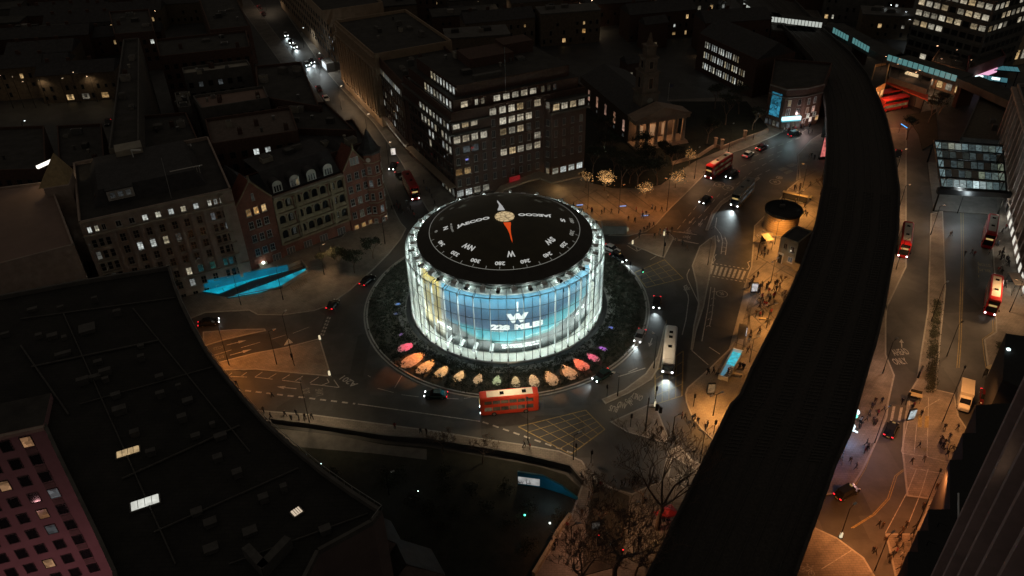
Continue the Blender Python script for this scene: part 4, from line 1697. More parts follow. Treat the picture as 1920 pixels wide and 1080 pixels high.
# mansard and dormers
b = MB()
a_, c_ = wl.at(8.4, -0.6), wl.at(26, -0.6)
a2, c2 = wl.at(8.4, -5), wl.at(26, -5)
b.add([(*a_, 20.1), (*c_, 20.1), (*c2, 24.2), (*a2, 24.2), (*wl.at(26, -13.4), 24.2), (*wl.at(8.4, -13.4), 24.2)], [(0, 1, 2, 3), (3, 2, 4, 5)], roof_slate)
b.add([(*wl.at(0, -1), 20.1), (*wl.at(4, -1), 24.5), (*wl.at(8.2, -1), 20.1), (*wl.at(0, -13), 20.1), (*wl.at(4, -13), 24.5), (*wl.at(8.2, -13), 20.1)], [(0, 1, 4, 3), (1, 2, 5, 4)], roof_slate)
b.add([(*wl.at(26.4, -1), 20.1), (*wl.at(29.4, -1), 24.3), (*wl.at(32.4, -1), 20.1), (*wl.at(26.4, -13), 20.1), (*wl.at(29.4, -13), 24.3), (*wl.at(32.4, -13), 20.1)], [(0, 1, 4, 3), (1, 2, 5, 4)], roof_slate)
b.build('mansard_roof', rt)
for i, x in enumerate((10.2, 14.4, 18.6, 22.8)):
    b = MB()
    p = wl.at(x, -0.2)
    T = lambda lx, ly, lz: (p.x + wl.d.x * lx + wl.n.x * ly, p.y + wl.d.y * lx + wl.n.y * ly, lz)
    n = 10
    prof = [(-1.15, 20.5)] + [(-1.15 * math.cos(PI * k / n), 22.2 + 1.05 * math.sin(PI * k / n)) for k in range(n + 1)] + [(1.15, 20.5)]
    m_ = len(prof)
    b.add([T(x_, 0, z) for x_, z in prof], [tuple(range(m_))], white_paint)
    b.add([T(x_, 0, z) for x_, z in prof] + [T(x_, -2.6, z) for x_, z in prof], [(k + 1, k, m_ + k, m_ + k + 1) for k in range(m_ - 1)], roof_slate)
    dm_ = b.build('dormer', rt)
    for k in (-0.62, 0, 0.62):
        wb = MB()
        pp = wl.at(x + k, -0.17)
        put('dormer_window', win_mesh(0.45, 1.5, w_warm if (i == 1 and k > 0) else glass_dark, 'plain', frame_w, False), dm_, (pp.x, pp.y, 21.4), wl.a)
# turret
tc0 = wl.at(34.2, -0.6)
oct_ = [(tc0.x + 2.6 * math.cos(R(22.5 + 45 * k)), tc0.y + 2.6 * math.sin(R(22.5 + 45 * k))) for k in range(8)]
b = MB()
b.prism(oct_, 0, 23.0, brick_red)
b.build('turret', rt)
b = MB()
b.lathe([(2.9, 22.8), (2.9, 23.3), (2.2, 23.8), (0.05, 28.5)], roof_slate, 8, a0=R(22.5), a1=R(382.5), c=(tc0.x, tc0.y), smooth=False)
b.build('turret_roof', rt)
b = MB()
for z in (6.4, 10.0, 13.6, 17.2, 20.6):
    b.lathe([(2.72, z), (2.78, z + 0.1), (2.72, z + 0.25)], buff, 8, a0=R(22.5), a1=R(382.5), c=(tc0.x, tc0.y), smooth=False)
b.build('turret_band', rt)
for k in (4, 5, 6, 7):
    w2 = Wall(oct_[k % 8], oct_[(k + 1) % 8], rt)
    for z in (4.8, 8.2, 11.8, 15.4, 18.9):
        w2.win(w2.L / 2, z, 0.8, 1.7, w_dim if br.random() < 0.35 else glass_dark, fr=frame_w)
w2 = Wall(oct_[5], oct_[6], rt)
b = MB()
cpt = w2.at(w2.L / 2, 0.1)
b.tube((cpt.x, cpt.y, 21.6), (cpt.x + w2.n.x * .1, cpt.y + w2.n.y * .1, 21.6), 0.55, M('clock_stone', (0.5, 0.45, 0.4), 0.8), n=16)
b.build('turret_medallion', rt)
clutter(rt, [wl.at(10, -6), wl.at(25, -6), wl.at(25, -13), wl.at(10, -13)], 24.1, 5, br)

# ---- C: big dark brick office corner with lit rooms
rt = place('brick_office_corner', 0, 'large dark brick office block on the corner with many lit windows and setback top floors', 'office building')
C0, C1, CL = Vector((-12.8, 48.0)), Vector((23.0, 63.9)), Vector((-27.6, 75.9))
back = C1 + (CL - C0) * 0.95
ptsC = [C0, C1, back, CL]
shell(rt, ptsC, 24.2, brick_dark, rooff, parapet=0.6)
wf = Wall(C0, C1, rt)
wg = Wall(CL, C0, rt)
colsC = [11.6, 14.4, 17.0, 19.5, 22.0, 24.6]
rowsC = [23.0, 19.9, 16.8, 13.8, 10.9, 7.8, 4.6]
dk = lambda: glass_dark
for z in rowsC:
    for x in colsC:
        lit = {23.0: 1, 19.9: x > 12 and x < 23, 16.8: 12 < x < 21, 13.8: x > 24, 10.9: x > 12, 7.8: 0, 4.6: 0}[z]
        if z == 19.9 and x > 24:
            lit = 0
        if z == 16.8 and x == 22.0:
            wf.win(x, z, 1.1, 1.9, w_dim)
            continue
        if x == 22.0 and z == 23.0:
            lit = 0
        wf.win(x, z, 1.9 if lit else 0.9, 1.9, w_neut if lit else glass_dark, 'grid' if lit else 'case', fr=frame_d if lit else frame_w)
for z in [21.2, 17.2, 14.1, 11.0, 7.9, 4.7, 1.6]:
    for x in (1.2, 3.7, 6.2, 8.8):
        lit = z in (21.2, 17.2) and x < 9 or z == 1.6 or (z == 14.1 and 1.5 < x < 7) or (z == 7.9 and x < 5)
        mt = w_cool if z == 1.6 else (w_warm if z == 7.9 else (w_dim if z == 14.1 else w_neut)) if lit else glass_dark
        if z == 21.2 and x > 6.3:
            continue
        wf.win(x, z, 1.9 if lit else 0.9, 1.9, mt, 'grid' if lit else 'case', fr=frame_d if lit else frame_w)
wf.win(5.4, 14.2, 0.8, 0.5, w_red, 'plain', sill=False, out=0.1)
wf.win(3.6, 11.2, 0.9, 0.5, E('blue_screen', (0.3, 0.3, 1.0), 0.8), 'plain', sill=False, out=0.1)
# setbacks
def inset(pts_, k):
    c = sum((Vector(p) for p in pts_), Vector((0, 0))) / len(pts_)
    out_ = []
    n = len(pts_)
    pts_ = [Vector(p) for p in pts_]
    for i in range(n):
        e1 = (pts_[i] - pts_[i - 1]).normalized()
        e2 = (pts_[(i + 1) % n] - pts_[i]).normalized()
        n1, n2 = Vector((-e1.y, e1.x)), Vector((-e2.y, e2.x))
        m_ = (n1 + n2)
        out_.append(pts_[i] + m_ * (k / max(0.4, m_.length_squared / 2)))
    return out_

in1 = inset(ptsC, 1.4)
b = MB()
b.prism([tuple(p) for p in in1], 24.2, 27.4, brick_dark, rooff)
b.build('setback_storey', rt)
w1 = Wall(in1[0], in1[1], rt)
w1l = Wall(in1[3], in1[0], rt)
for x in (3.0, 6.4, 8.2, 12.2, 14.9, 17.5, 20.1, 22.7, 25.6, 27.4, 29.2):
    w1.win(x, 25.9, 1.9 if 11 < x < 23 or x < 4 else 0.9, 1.6, w_neut if x < 24 else w_dim, 'grid' if 11 < x < 23 else 'case', fr=frame_d)
in2 = inset(ptsC, 3.2)
b = MB()
b.prism([tuple(p) for p in in2], 27.4, 30.4, brick_dark, rooff)
b.build('penthouse_storey', rt)
w2l = Wall(in2[3], in2[0], rt)
nl = 8
for k in range(9):
    x = w1l.L - 1.6 - k * 1.95
    w1l.win(x, 25.8, 1.1, 1.9, w_cool, 'case')
for k in range(8):
    x = w2l.L - 1.2 - k * 1.95
    w2l.win(x, 28.8, 1.1, 1.9, w_cool, 'case')
for k in range(9):
    wg.win(wg.L - 2.2 - k * 2.2, 20.4, 1.15, 1.6, w_cool, 'case')
for z in (17.0, 14.0, 10.9, 7.8, 4.7, 1.6):
    for k in range(13):
        x = wg.L - 1.6 - k * 2.2
        if x < 1:
            continue
        lit = (z == 17.0 and k < 9 and k != 3) or (z == 14.0 and k in (0, 1, 2, 5, 6)) or (z == 1.6 and k < 4) or (z == 10.9 and k == 6)
        wg.win(x, z, 1.1, 1.8, w_cool if lit else glass_dark, 'case', fr=frame_w if lit else frame_d)
b = MB()
for (w_, zz) in ((wf, 18.9), (wg, 18.9), (wf, 22.0), (wg, 22.6)):
    w_.course(b, zz, 0.7, 0.4, conc_dark, 0 if w_ is wg else -0.6, w_.L if w_ is wg else 10.4)
w1l.course(b, 24.5, 0.5, 0.3, grey_metal)
b.build('ledge', rt)
# right pavilion projecting
p0 = wf.at(26.6, 0.01)
p1 = wf.at(27.9, 2.2)
p2 = wf.at(38.4, 2.2)
p3 = wf.at(39.2, -0.5)
b = MB()
b.prism([tuple(p0), tuple(p1), tuple(p2), tuple(p3)], 0, 23.2, brick_dark, rooff)
b.build('pavilion', rt)
wp = Wall(p1, p2, rt)
wq = Wall(p0, p1, rt)
for z in (22.2, 17.2, 14.1, 11.1, 8.0, 4.7, 2.9):
    for x in (1.2, 3.7, 6.3, 8.9):
        top_ = z == 22.2
        bot = z == 2.9
        if z == 4.7:
            continue
        wp.win(x, 21.7 if top_ else z, 1.9 if top_ or bot else 0.8, 1.8, w_neut if top_ else w_cool if bot else (w_dim if br.random() < .15 else glass_dark), 'grid' if top_ or bot else 'case', fr=frame_d if top_ or bot else frame_w)
    wq.win(wq.L / 2, z, 0.9, 1.7, w_neut if z in (22.2, 2.9) else glass_dark, 'case')
b = MB()
wp.course(b, 20.2, 0.9, 0.5, conc_dark, -0.7, wp.L + 0.7)
wp.course(b, 23.3, 0.9, 0.4, conc_dark, -0.7, wp.L + 0.7)
b.build('pavilion_ledge', rt)
# canopy at street level
cp = M('canopy_sheet', (0.32, 0.25, 0.18), 0.7, var=0.2)
b = MB()
cpts = WS([(1092, 330), (1098, 316), (1070, 322), (1035, 330), (1010, 322), (985, 332), (990, 340), (1012, 334), (1035, 343)], 3.6)
b.prism(cpts, 3.3, 3.8, cp, cp, bottom=True)
b.build('entrance_canopy', rt)
b = MB()
b.prism(WS([(985, 331), (938, 350), (922, 368), (930, 372), (945, 356), (990, 340)], 3.6), 3.3, 3.8, cp, cp, bottom=True)
b.build('entrance_canopy', rt)
b = MB()
b.prism([tuple(wg.at(2, 0.1)), tuple(wg.at(2, 2.2)), tuple(wg.at(wg.L + 0.5, 2.2)), tuple(wg.at(wg.L + 0.5, 0.1))], 4.0, 4.3, cp, cp, bottom=True)
b.build('street_canopy', rt)
b = MB()
b.prism(WS([(955, 340), (975, 334), (975, 329), (955, 334)], 4.4), 4.0, 4.6, E('red_sign', (0.8, 0.02, 0.03), 0.18))
b.build('canopy_sign', rt)
light('entrance_light', 'POINT', (*W(1048, 340, 2.8), 2.8), 260, (1.0, 0.62, 0.25), 0.3)
b = MB()
q = Vector(W(948, 167, 30.4))
b.tube((q.x, q.y, 30), (q.x, q.y, 41), 0.09, grey_metal, n=6)
b.build('flagpole', rt)
q = C0.lerp(back, 0.5)
b = MB()
b.box((q.x - 2, q.y + 2, 31.6), (13, 9, 2.6), brick_dark, wf.a)
b.box((q.x + 6, q.y + 9, 32.0), (9, 6, 3.2), brick_dark, wf.a)
b.build('roof_plant_room', rt)
b = MB()
b.box((in2[0].x + 8, in2[0].y + 6, 30.9), (8, 1.2, 1.0), conc_dark, wf.a)
b.build('roof_plant_box', rt)
wl2 = Wall(Vector((q.x - 2, q.y + 2)) - wf.d * 3 - wf.d.orthogonal() * 0, Vector((q.x + 2, q.y + 3)), rt)
clutter(rt, [in2[0], in2[1], in2[2], in2[3]], 30.4, 12, br)

# ---- D: office wing along the street
def roofed(name, label, cat, px, h, wm=brick_dark, rm_=None, group=None, nclut=4, parapet=0.8, z0=0.0):
    """building given by the survey corners of its roof at height h (front left, front right, back right, back left)"""
    rt_ = place(name, 0, label, cat, group)
    pts_ = [Vector(p) for p in WS(px, h)]
    pts_ = [Vector(p) for p in ccw([tuple(p) for p in pts_])]
    shell(rt_, pts_, h, wm, rm_ or rooff, z0, parapet)
    if nclut:
        clutter(rt_, pts_, h, nclut, br)
    return rt_, pts_

def rows(w_, zs, x0, dx, n, wv, hv, pick, style='case', fr=None, sill=False):
    for z in zs:
        for k in range(n):
            mt = pick(k, z)
            if mt:
                w_.win(x0 + k * dx, z, wv, hv, mt, style, fr, sill)

DL, DR = Vector(W(768, 290)), Vector(W(718, 236))
rt = place('street_office_wing', 0, 'long brick office wing beside the corner block with a strip of white windows', 'office building')
d0, d1 = Vector((-27.9, 76.6)), Vector((-38.2, 101.0))
dd = (d0 - d1).normalized()
dn = Vector((-dd.y, dd.x))
ptsD = [d1, d0, d0 + dn * 22, d1 + dn * 22]
shell(rt, ptsD, 21.5, brick_dark, rooff, parapet=1.2)
wd = Wall(d1, d0, rt)
rows(wd, [18.6], 1.2, 1.75, 14, 1.1, 1.7, lambda k, z: w_cool if 2 < k < 13 else w_dim)
rows(wd, [15.2, 11.9, 8.6, 5.3], 1.5, 2.4, 10, 0.9, 1.9, lambda k, z: w_cool if (k * 7 + int(z)) % 5 == 0 else glass_dark)
rows(wd, [1.9], 1.2, 2.0, 12, 1.4, 2.0, lambda k, z: w_neut)
b = MB()
wd.course(b, 17.2, 0.4, 0.3, conc_dark)
wd.course(b, 3.6, 1.2, 0.3, stone)
b.build('ledge', rt)
clutter(rt, ptsD, 21.5, 8, br)

# ---- E: long stone colonnade facing the street
rt = place('colonnaded_stone_building', 0, 'long tan stone building with giant pilasters lining the lit street', 'building')
e0, e1 = Vector(W(646, 164)), Vector(W(718, 239))
hE = 23.0
de = (e1 - e0).normalized()
ne = Vector((-de.y, de.x))
tan_stone = M('tan_stone', (0.34, 0.25, 0.17), 0.85, var=0.2, scale=0.6, bump=0.2)
ptsE = [e0, e1, e1 + ne * 26, e0 + ne * 26]
shell(rt, ptsE, hE, tan_stone, rooff, parapet=1.0)
we = Wall(e0, e1, rt)
for k in range(15):
    x = 1.2 + k * (we.L - 2.4) / 14
    b = MB()
    we.box(b, x, 11.5, 1.0, 0.8, 15.5, tan_stone)
    b.build('pilaster', rt)
    if k < 14:
        xm = x + (we.L - 2.4) / 28
        for z in (6.0, 9.6, 13.0, 16.8):
            we.win(xm, z, 1.3, 2.0, glass_dark, 'sash', frame_d, False)
b = MB()
we.course(b, 19.8, 1.1, 0.7, tan_stone)
we.course(b, 22.8, 0.7, 0.5, tan_stone)
we.course(b, 3.6, 0.9, 0.5, tan_stone)
b.build('cornice', rt)
wsE = Wall(e1, e1 + ne * 26, rt)
clutter(rt, ptsE, hE, 10, br)
for i, t_ in enumerate((0.1, 0.3, 0.5, 0.7, 0.9)):
    p = e0.lerp(e1, t_) - ne * 3
    light('facade_wash', 'POINT', (p.x, p.y, 3.0), 190, (1.0, 0.62, 0.32), 0.3)
# farther facade along the same street
rt = place('long_street_terrace', 0, 'narrow tan terrace front running far up the street behind the colonnade', 'building')
f0, f1 = Vector(W(528, 14)), Vector(W(618, 118))
fd = (f1 - f0).normalized()
fnn = Vector((-fd.y, fd.x))
ptsG = [f0, f1, f1 + fnn * 24, f0 + fnn * 24]
shell(rt, ptsG, 19, tan_stone, rooff)
wf2 = Wall(f0, f1, rt)
rows(wf2, [5, 8.5, 12, 15.5], 2, 4.2, 24, 1.6, 2.0, lambda k, z: glass_dark, 'case', frame_d)
clutter(rt, ptsG, 19, 8, br)
# lit shop corner on the street
rt = place('lit_shop_front', 0, 'white glowing shop corner at the far end of the colonnade', 'shop')
s0 = Vector(W(617, 131))
b = MB()
b.box((s0.x, s0.y, 1.8), (6.5, 3.0, 3.6), conc_dark, we.a)
b.build('wall', rt)
w_ = Wall(s0 - we.d * 3.2 + we.n * 1.52, s0 + we.d * 3.2 + we.n * 1.52, rt)
for k in range(4):
    w_.win(0.9 + k * 1.55, 2.0, 1.3, 2.3, E('shop_glow', (0.85, 0.95, 1.0), 0.9), 'plain', white_metal, False)
light('shop_spill', 'POINT', (s0.x + we.n.x * 3, s0.y + we.n.y * 3, 3), 500, (0.85, 0.95, 1.0), 0.5)

# ---- church
rt = place('portico_church', 0, 'classical church with a columned portico, pediment and square clock tower', 'church')
h0, h1 = Vector((39.5, 75.9)), Vector((56.2, 81.2))
hd = (h1 - h0).normalized()
hn = Vector((-hd.y, hd.x))
church = M('church_stone', (0.30, 0.215, 0.16), 0.85, var=0.2, scale=0.6, bump=0.2)
wc = Wall(h0, h1, rt)
ptsN = [h0 + hn * 4.5 + hd * 0.3, h1 + hn * 4.5 - hd * 0.3, h1 + hn * 42 - hd * 0.3, h0 + hn * 42 + hd * 0.3]
b = MB()
b.prism([tuple(p) for p in ptsN], 0, 8.6, M('church_brick', (0.10, 0.07, 0.055), 0.85, var=0.3, bump=0.2))
b.build('nave_wall', rt)
rd0, rd1 = (ptsN[0] + ptsN[1]) / 2, (ptsN[2] + ptsN[3]) / 2
b = MB()
b.add([(*ptsN[0], 8.6), (*ptsN[1], 8.6), (*ptsN[2], 8.6), (*ptsN[3], 8.6), (*rd0, 12), (*rd1, 12)], [(0, 4, 5, 3), (1, 2, 5, 4), (0, 1, 4), (2, 3, 5)], roof_slate)
b.build('nave_roof', rt)
b = MB()
b.prism([tuple(h0 - hn * 1.2), tuple(h1 - hn * 1.2), tuple(h1 + hn * 4.4), tuple(h0 + hn * 4.4)], 0, 0.9, church)
for k in range(3):
    b.prism([tuple(h0 - hn * (1.6 + k * .4)), tuple(h1 - hn * (1.6 + k * .4)), tuple(h1 - hn * 1.2), tuple(h0 - hn * 1.2)], 0, 0.7 - k * 0.22, church)
b.build('portico_steps', rt)
for k in range(6):
    p = wc.at(1.1 + k * (wc.L - 2.2) / 5, 0)
    b = MB()
    b.lathe([(0.75, 0.9), (0.75, 1.1), (0.62, 1.2), (0.60, 4), (0.52, 7.6), (0.72, 7.9), (0.75, 8.2)], church, 16, c=(p.x, p.y))
    b.build('column', rt)
b = MB()
b.prism([tuple(h0 - hn * 0.8 - hd * .3), tuple(h1 - hn * 0.8 + hd * .3), tuple(h1 + hn * 4.4 + hd * .3), tuple(h0 + hn * 4.4 - hd * .3)], 8.2, 9.5, church, bottom=True)
a_, c_ = h0 - hn * 0.9 - hd * .5, h1 - hn * 0.9 + hd * .5
mid = (a_ + c_) / 2
bk = hn * 5.6
b.add([(*a_, 9.5), (*c_, 9.5), (*mid, 12.4), (*(a_ + bk), 9.5), (*(c_ + bk), 9.5), (*(mid + bk), 12.4)], [(0, 1, 2), (3, 5, 4), (0, 2, 5, 3), (1, 4, 5, 2)], church)
b.build('pediment', rt)
b = MB()
for p, q_, zz in ((a_, mid, 0), (c_, mid, 0)):
    b.tube((*(p - hn * .1), 9.6), (*(q_ - hn * .1), 12.5), 0.22, church, n=4)
b.tube((*(a_ - hn * .1), 9.55), (*(c_ - hn * .1), 9.55), 0.2, church, n=4)
b.build('pediment_moulding', rt)
wn = Wall(ptsN[3], ptsN[0], rt)
for k in range(6):
    x = wn.L - 3.5 - k * 6.6
    if x > 1:
        wn.win(x, 4.7, 1.5, 3.6, w_pink if k < 5 else glass_dark, 'grid', frame_w, False)
        wn.win(x, 1.6, 0.9, 1.0, w_dim, 'plain', frame_w, False)
wfr = Wall(ptsN[0], ptsN[1], rt)
for x in (4, 8, 12):
    wfr.win(x, 3.3, 1.7, 3.8, E('church_door_glow', (1, 0.55, 0.28), 0.25), 'case', church, False, name='door')
darkened = M('shade_darkened_stone', (0.15, 0.115, 0.09), 0.9, var=0.35, scale=0.8, bump=0.2)  # same church stone, the tower's lack of light put into its colour
tcx = h0 + hd * 7.6 + hn * 9
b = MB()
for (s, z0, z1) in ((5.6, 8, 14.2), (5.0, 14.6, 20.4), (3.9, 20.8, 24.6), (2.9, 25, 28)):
    b.box((tcx.x, tcx.y, (z0 + z1) / 2), (s, s, z1 - z0), darkened, wc.a)
    b.box((tcx.x, tcx.y, z1 + 0.2), (s + 0.7, s + 0.7, 0.4), darkened, wc.a)
b.box((tcx.x, tcx.y, 30), (1.6, 1.6, 3.5), darkened, wc.a, taper=0.25)
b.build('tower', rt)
for (s, z, h_) in ((5.0, 17.4, 3.2), (3.9, 22.8, 2.2)):
    for sd in (0, 1):
        dirn = wc.d if sd == 0 else hn
        nrm = -hn if sd == 0 else -wc.d
        a0_ = tcx + nrm * (s / 2) - (wc.d if sd == 0 else -hn) * (s / 2)
        a1_ = tcx + nrm * (s / 2) + (wc.d if sd == 0 else -hn) * (s / 2)
        w_ = Wall(a0_, a1_, rt)
        w_.win(s / 2, z, 1.3, h_, glass_dark, 'plain', church, False, name='belfry_opening')
b = MB()
cc = tcx - hn * 2.85
b.tube((cc.x, cc.y, 12.2), (cc.x - hn.x * .1, cc.y - hn.y * .1, 12.2), 0.9, M('clock_face', (0.3, 0.28, 0.24), 0.6), n=18)
b.build('clock_face', rt)
for x, pwv in ((3.5, 120), (6.2, 240), (9.0, 240), (14, 160)):
    p = wc.at(x, -2)
    light('porch_light', 'POINT', (p.x, p.y, 5.5), pwv, (1.0, 0.55, 0.25), 0.15)
# ---- flagpole by the portico
rt = empty('church_flagpole', (*W(1249, 222), 0), 0, 'thin white flagpole rising beside the church tower', 'flagpole')
b = MB()
b.tube((0, 0, 0), (0, 0, 12), 0.08, white_metal, 0.04, n=6)
b.build('pole', rt)
b = MB()
b.add([(0.05, 0, 11.6), (1.4, 0.3, 11.2), (1.3, 0.5, 10.2), (0.05, 0.1, 10.5)], [(0, 1, 2, 3)], M('flag_cloth', (0.12, 0.13, 0.2), 0.9))
b.build('flag', rt)

# ---- F: hospital wing with paired lit windows
rt = place('lit_schoolhouse', 0, 'dark gabled block with three rows of grouped bright windows behind the church', 'building')
F0, F1 = Vector((72.5, 143.6)), Vector((85.5, 114.0))
fd = (F1 - F0).normalized()
fn = Vector((-fd.y, fd.x))
ptsF = [F0, F1, F1 + fn * 16, F0 + fn * 16]
shell(rt, ptsF, 13.2, brick_dark, roof_slate, parapet=0.3)
wf3 = Wall(F0, F1, rt)
for z in (10.6, 6.9, 3.0):
    for g_ in range(6):
        for k in range(3):
            x = 4.6 + g_ * 4.0 + k * 1.15
            if z == 10.6 and g_ > 4:
                continue
            wf3.win(x, z, 0.7, 2.2, w_cool if (g_ < 4 or (z < 10 and g_ < 5)) else w_neut, 'plain', frame_d, False)
b = MB()
m0, m1 = F0 + fn * 8, F1 + fn * 8
b.add([(*F0, 13.4), (*F1, 13.4), (*(F1 + fn * 16), 13.4), (*(F0 + fn * 16), 13.4), (*m0, 18), (*m1, 18)], [(0, 1, 5, 4), (2, 3, 4, 5), (1, 2, 5), (3, 0, 4)], roof_slate)
b.build('pitched_roof', rt)

# ---- G: corner pub and shops with bright signs
rt = place('corner_shop_building', 0, 'curved corner building with blue advertising screen and bright shop fronts', 'building')
gA = [Vector(p) for p in (W(1432, 232), W(1462, 243), W(1500, 240), W(1530, 232), W(1545, 190), W(1440, 180))]
shell(rt, gA, 12.5, brick_dark, rooff, parapet=0.8)
gW = [Wall(gA[i], gA[i + 1], rt) for i in range(3)]
gW[0].win(gW[0].L * 0.5, 7.4, gW[0].L * 0.62, 7.6, LITWIN('blue_screen_ad', (0.05, 0.42, 0.85), 0.75, 0.15), 'plain', black_metal, False, name='advertising_screen')
for i, w_ in enumerate(gW):
    b = MB()
    w_.course(b, 10.4, 0.3, 0.25, concrete)
    w_.course(b, 13.0, 0.3, 0.35, concrete)
    b.build('cornice', rt)
for x in (1.6, 4.8):
    gW[1].win(x, 8.6, 0.9, 1.9, w_neut if x < 2 else glass_dark, 'case')
    gW[1].win(x, 5.6, 1.2, 2.3, w_dim, 'case')
for x in (1.5, 4.0):
    gW[2].win(x, 8.6, 0.9, 1.9, w_dim, 'case')
    gW[2].win(x, 5.6, 1.0, 1.9, w_pink, 'case')
b = MB()
gW[1].box(b, gW[1].L / 2 - 0.4, 3.7, gW[1].L * 0.9, 0.8, 1.0, E('cyan_sign', (0.55, 0.95, 1.0), 1.6))
b.build('illuminated_sign', rt)
b = MB()
gW[1].box(b, gW[1].L / 2 - 0.4, 2.95, gW[1].L * 0.92, 0.9, 0.3, E('teal_edge', (0.02, 0.35, 0.45), 0.8))
b.build('sign_edge', rt)
for k in range(5):
    gW[2].win(0.9 + k * 1.35, 2.2 + (k % 2) * 1.4, 1.1, 1.5, [w_pink, w_cool, E('cream_sign', (1, 0.8, 0.65), 0.8), w_cool, w_warm][k], 'plain', white_metal, False, name='shop_window')
for k in range(4):
    gW[1].win(1 + k * 1.5, 1.4, 1.2, 2.0, w_dim, 'plain', frame_d, False, name='shop_window')
    gW[0].win(0.8 + k * 1.4, 1.4, 1.1, 1.8, w_dim, 'plain', frame_d, False, name='shop_window')
light('shop_light', 'POINT', (*W(1515, 232, 3.2), 3.2), 750, (1.0, 0.72, 0.66), 0.4)
light('shop_light', 'POINT', (*W(1487, 246, 3.2), 3.2), 420, (0.6, 0.95, 1.0), 0.4)
light('shop_light', 'POINT', (*W(1452, 247, 2.6), 2.6), 160, (0.6, 0.9, 1.0), 0.3)

# ---- dark horseshoe block, near left
rt = place('horseshoe_block', 0, 'huge dark roofed crescent block in the lower left corner with pinkish stone walls', 'building')
HZ = 34.0
edge = [(-220, 600), (0, 560), (160, 530), (320, 504), (331, 540), (345, 575), (366, 618), (392, 664), (424, 706), (458, 748), (500, 795), (548, 838), (606, 886), (662, 926), (718, 962), (700, 985),
        (655, 1010), (600, 1040), (560, 1120), (520, 1240), (235, 1240), (214, 1080), (182, 1010), (141, 925), (107, 855), (82, 800), (-20, 812), (-220, 850)]
hp = WS(edge, HZ)
b = MB()
HB = 0.0
b.prism(hp, HB, HZ, M('horseshoe_stone', (0.16, 0.12, 0.115), 0.85, var=0.15, scale=0.4), M('crescent_membrane', (0.022, 0.021, 0.019), 0.9, var=0.5, scale=0.25, bump=0.3, brick=2.2))
b.build('wall', rt)
hpc = ccw(hp)
b = MB()
for i in range(len(hpc)):
    p, q_ = Vector(hpc[i]), Vector(hpc[(i + 1) % len(hpc)])
    d = (q_ - p)
    n_ = Vector((d.y, -d.x)).normalized()
    c = (p + q_) / 2 - n_ * 0.2
    b.box((c.x, c.y, HZ + 0.35), (d.length, 0.4, 0.7), conc_dark, math.atan2(d.y, d.x))
b.build('parapet', rt)
# skylights and plant boxes on the roof
sky_lit = [((241, 850), 2.5, 1.0, E('amber_skylight', (1.0, 0.70, 0.36), 0.5, .4, 1.5)), ((273, 945), 2.9, 1.25, E('white_skylight', (0.92, 0.93, 0.84), 0.74, .3, 1.2)), ((557, 962), 1.0, .85, E('cream_skylight', (1.0, 0.8, 0.58), 0.62))]
for i, ((px, py), sx, sy, mt) in enumerate(sky_lit):
    c = W(px, py, HZ)
    b = MB()
    a = 0.42 if i < 2 else 0.75
    b.box((c[0], c[1], HZ + 0.12), (sx + 0.3, sy + 0.3, 0.24), conc_dark, a)
    b.box((c[0], c[1], HZ + 0.30), (sx, sy, 0.14), mt, a, taper=0.92)
    for q_ in range(1, 4):
        o_ = (q_ / 4 - .5) * sx
        b.box((c[0] + o_ * math.cos(a), c[1] + o_ * math.sin(a), HZ + .38), (.05, sy, .04), black_metal, a)
    b.build('lit_skylight', rt)
roofm = M('grey_roof_cowl', (0.085, 0.082, 0.078), 0.8, var=0.3)
for (px, py, sx, sy) in [(62, 583, 2, 1), (180, 567, 1.2, .7), (115, 580, 1.3, .7), (222, 591, 1.6, 1), (12, 631, 1.6, .8), (75, 634, 1.3, 1), (100, 634, 2, 1.4), (122, 636, 1, 1), (165, 620, 3.2, 3), (120, 667, 3, 1),
                         (185, 682, 1.6, 1), (265, 652, 1.3, .8), (267, 676, 1.3, .9), (158, 720, 2.2, 1.1), (180, 711, 2.2, 1.1), (200, 703, 2.2, 1.1), (200, 716, 1.2, .8), (219, 746, 1.7, 1.1), (227, 775, 2.4, 1.4),
                         (301, 712, 1.5, 1.1), (303, 745, 1.6, 1), (337, 730, 1, .6), (353, 754, 1.9, 1.3), (344, 790, 1.6, 1.2), (368, 821, 1.6, 1.1), (415, 822, 2.2, 1.2), (400, 800, 1, .8), (285, 853, 1.6, 1.0), (410, 863, 1.6, 1.2),
                         (447, 893, 1.6, 1.3), (370, 963, 1.8, 1.4), (396, 984, 2, 1.5), (397, 1032, 2.2, 1.6), (255, 817, 1.6, 1.1), (496, 940, 1.6, 1.3), (611, 998, 1.8, 1.3), (470, 1000, 2.2, 1.6), (534, 921, 1.1, 1)]:
    c = W(px, py, HZ)
    b = MB()
    hh = br.uniform(0.4, 1.0)
    b.box((c[0], c[1], HZ + hh / 2), (sx * 0.6, sy * 0.6, hh), roofm, 0.45)
    b.box((c[0], c[1], HZ + hh + 0.05), (sx * 0.68, sy * 0.68, 0.1), roofm, 0.45)
    b.build('roof_cowl', rt)
b = MB()
for a in ([(470, 1045), (498, 1075), (540, 1030)],):
    for i in range(2):
        p, q_ = Vector(W(*a[i], HZ)), Vector(W(*a[i + 1], HZ))
        d = q_ - p
        c = (p + q_) / 2
        b.box((c.x, c.y, HZ + 0.8), (d.length + 0.8, 0.9, 1.6), roofm, math.atan2(d.y, d.x))
b.build('roof_wall', rt)
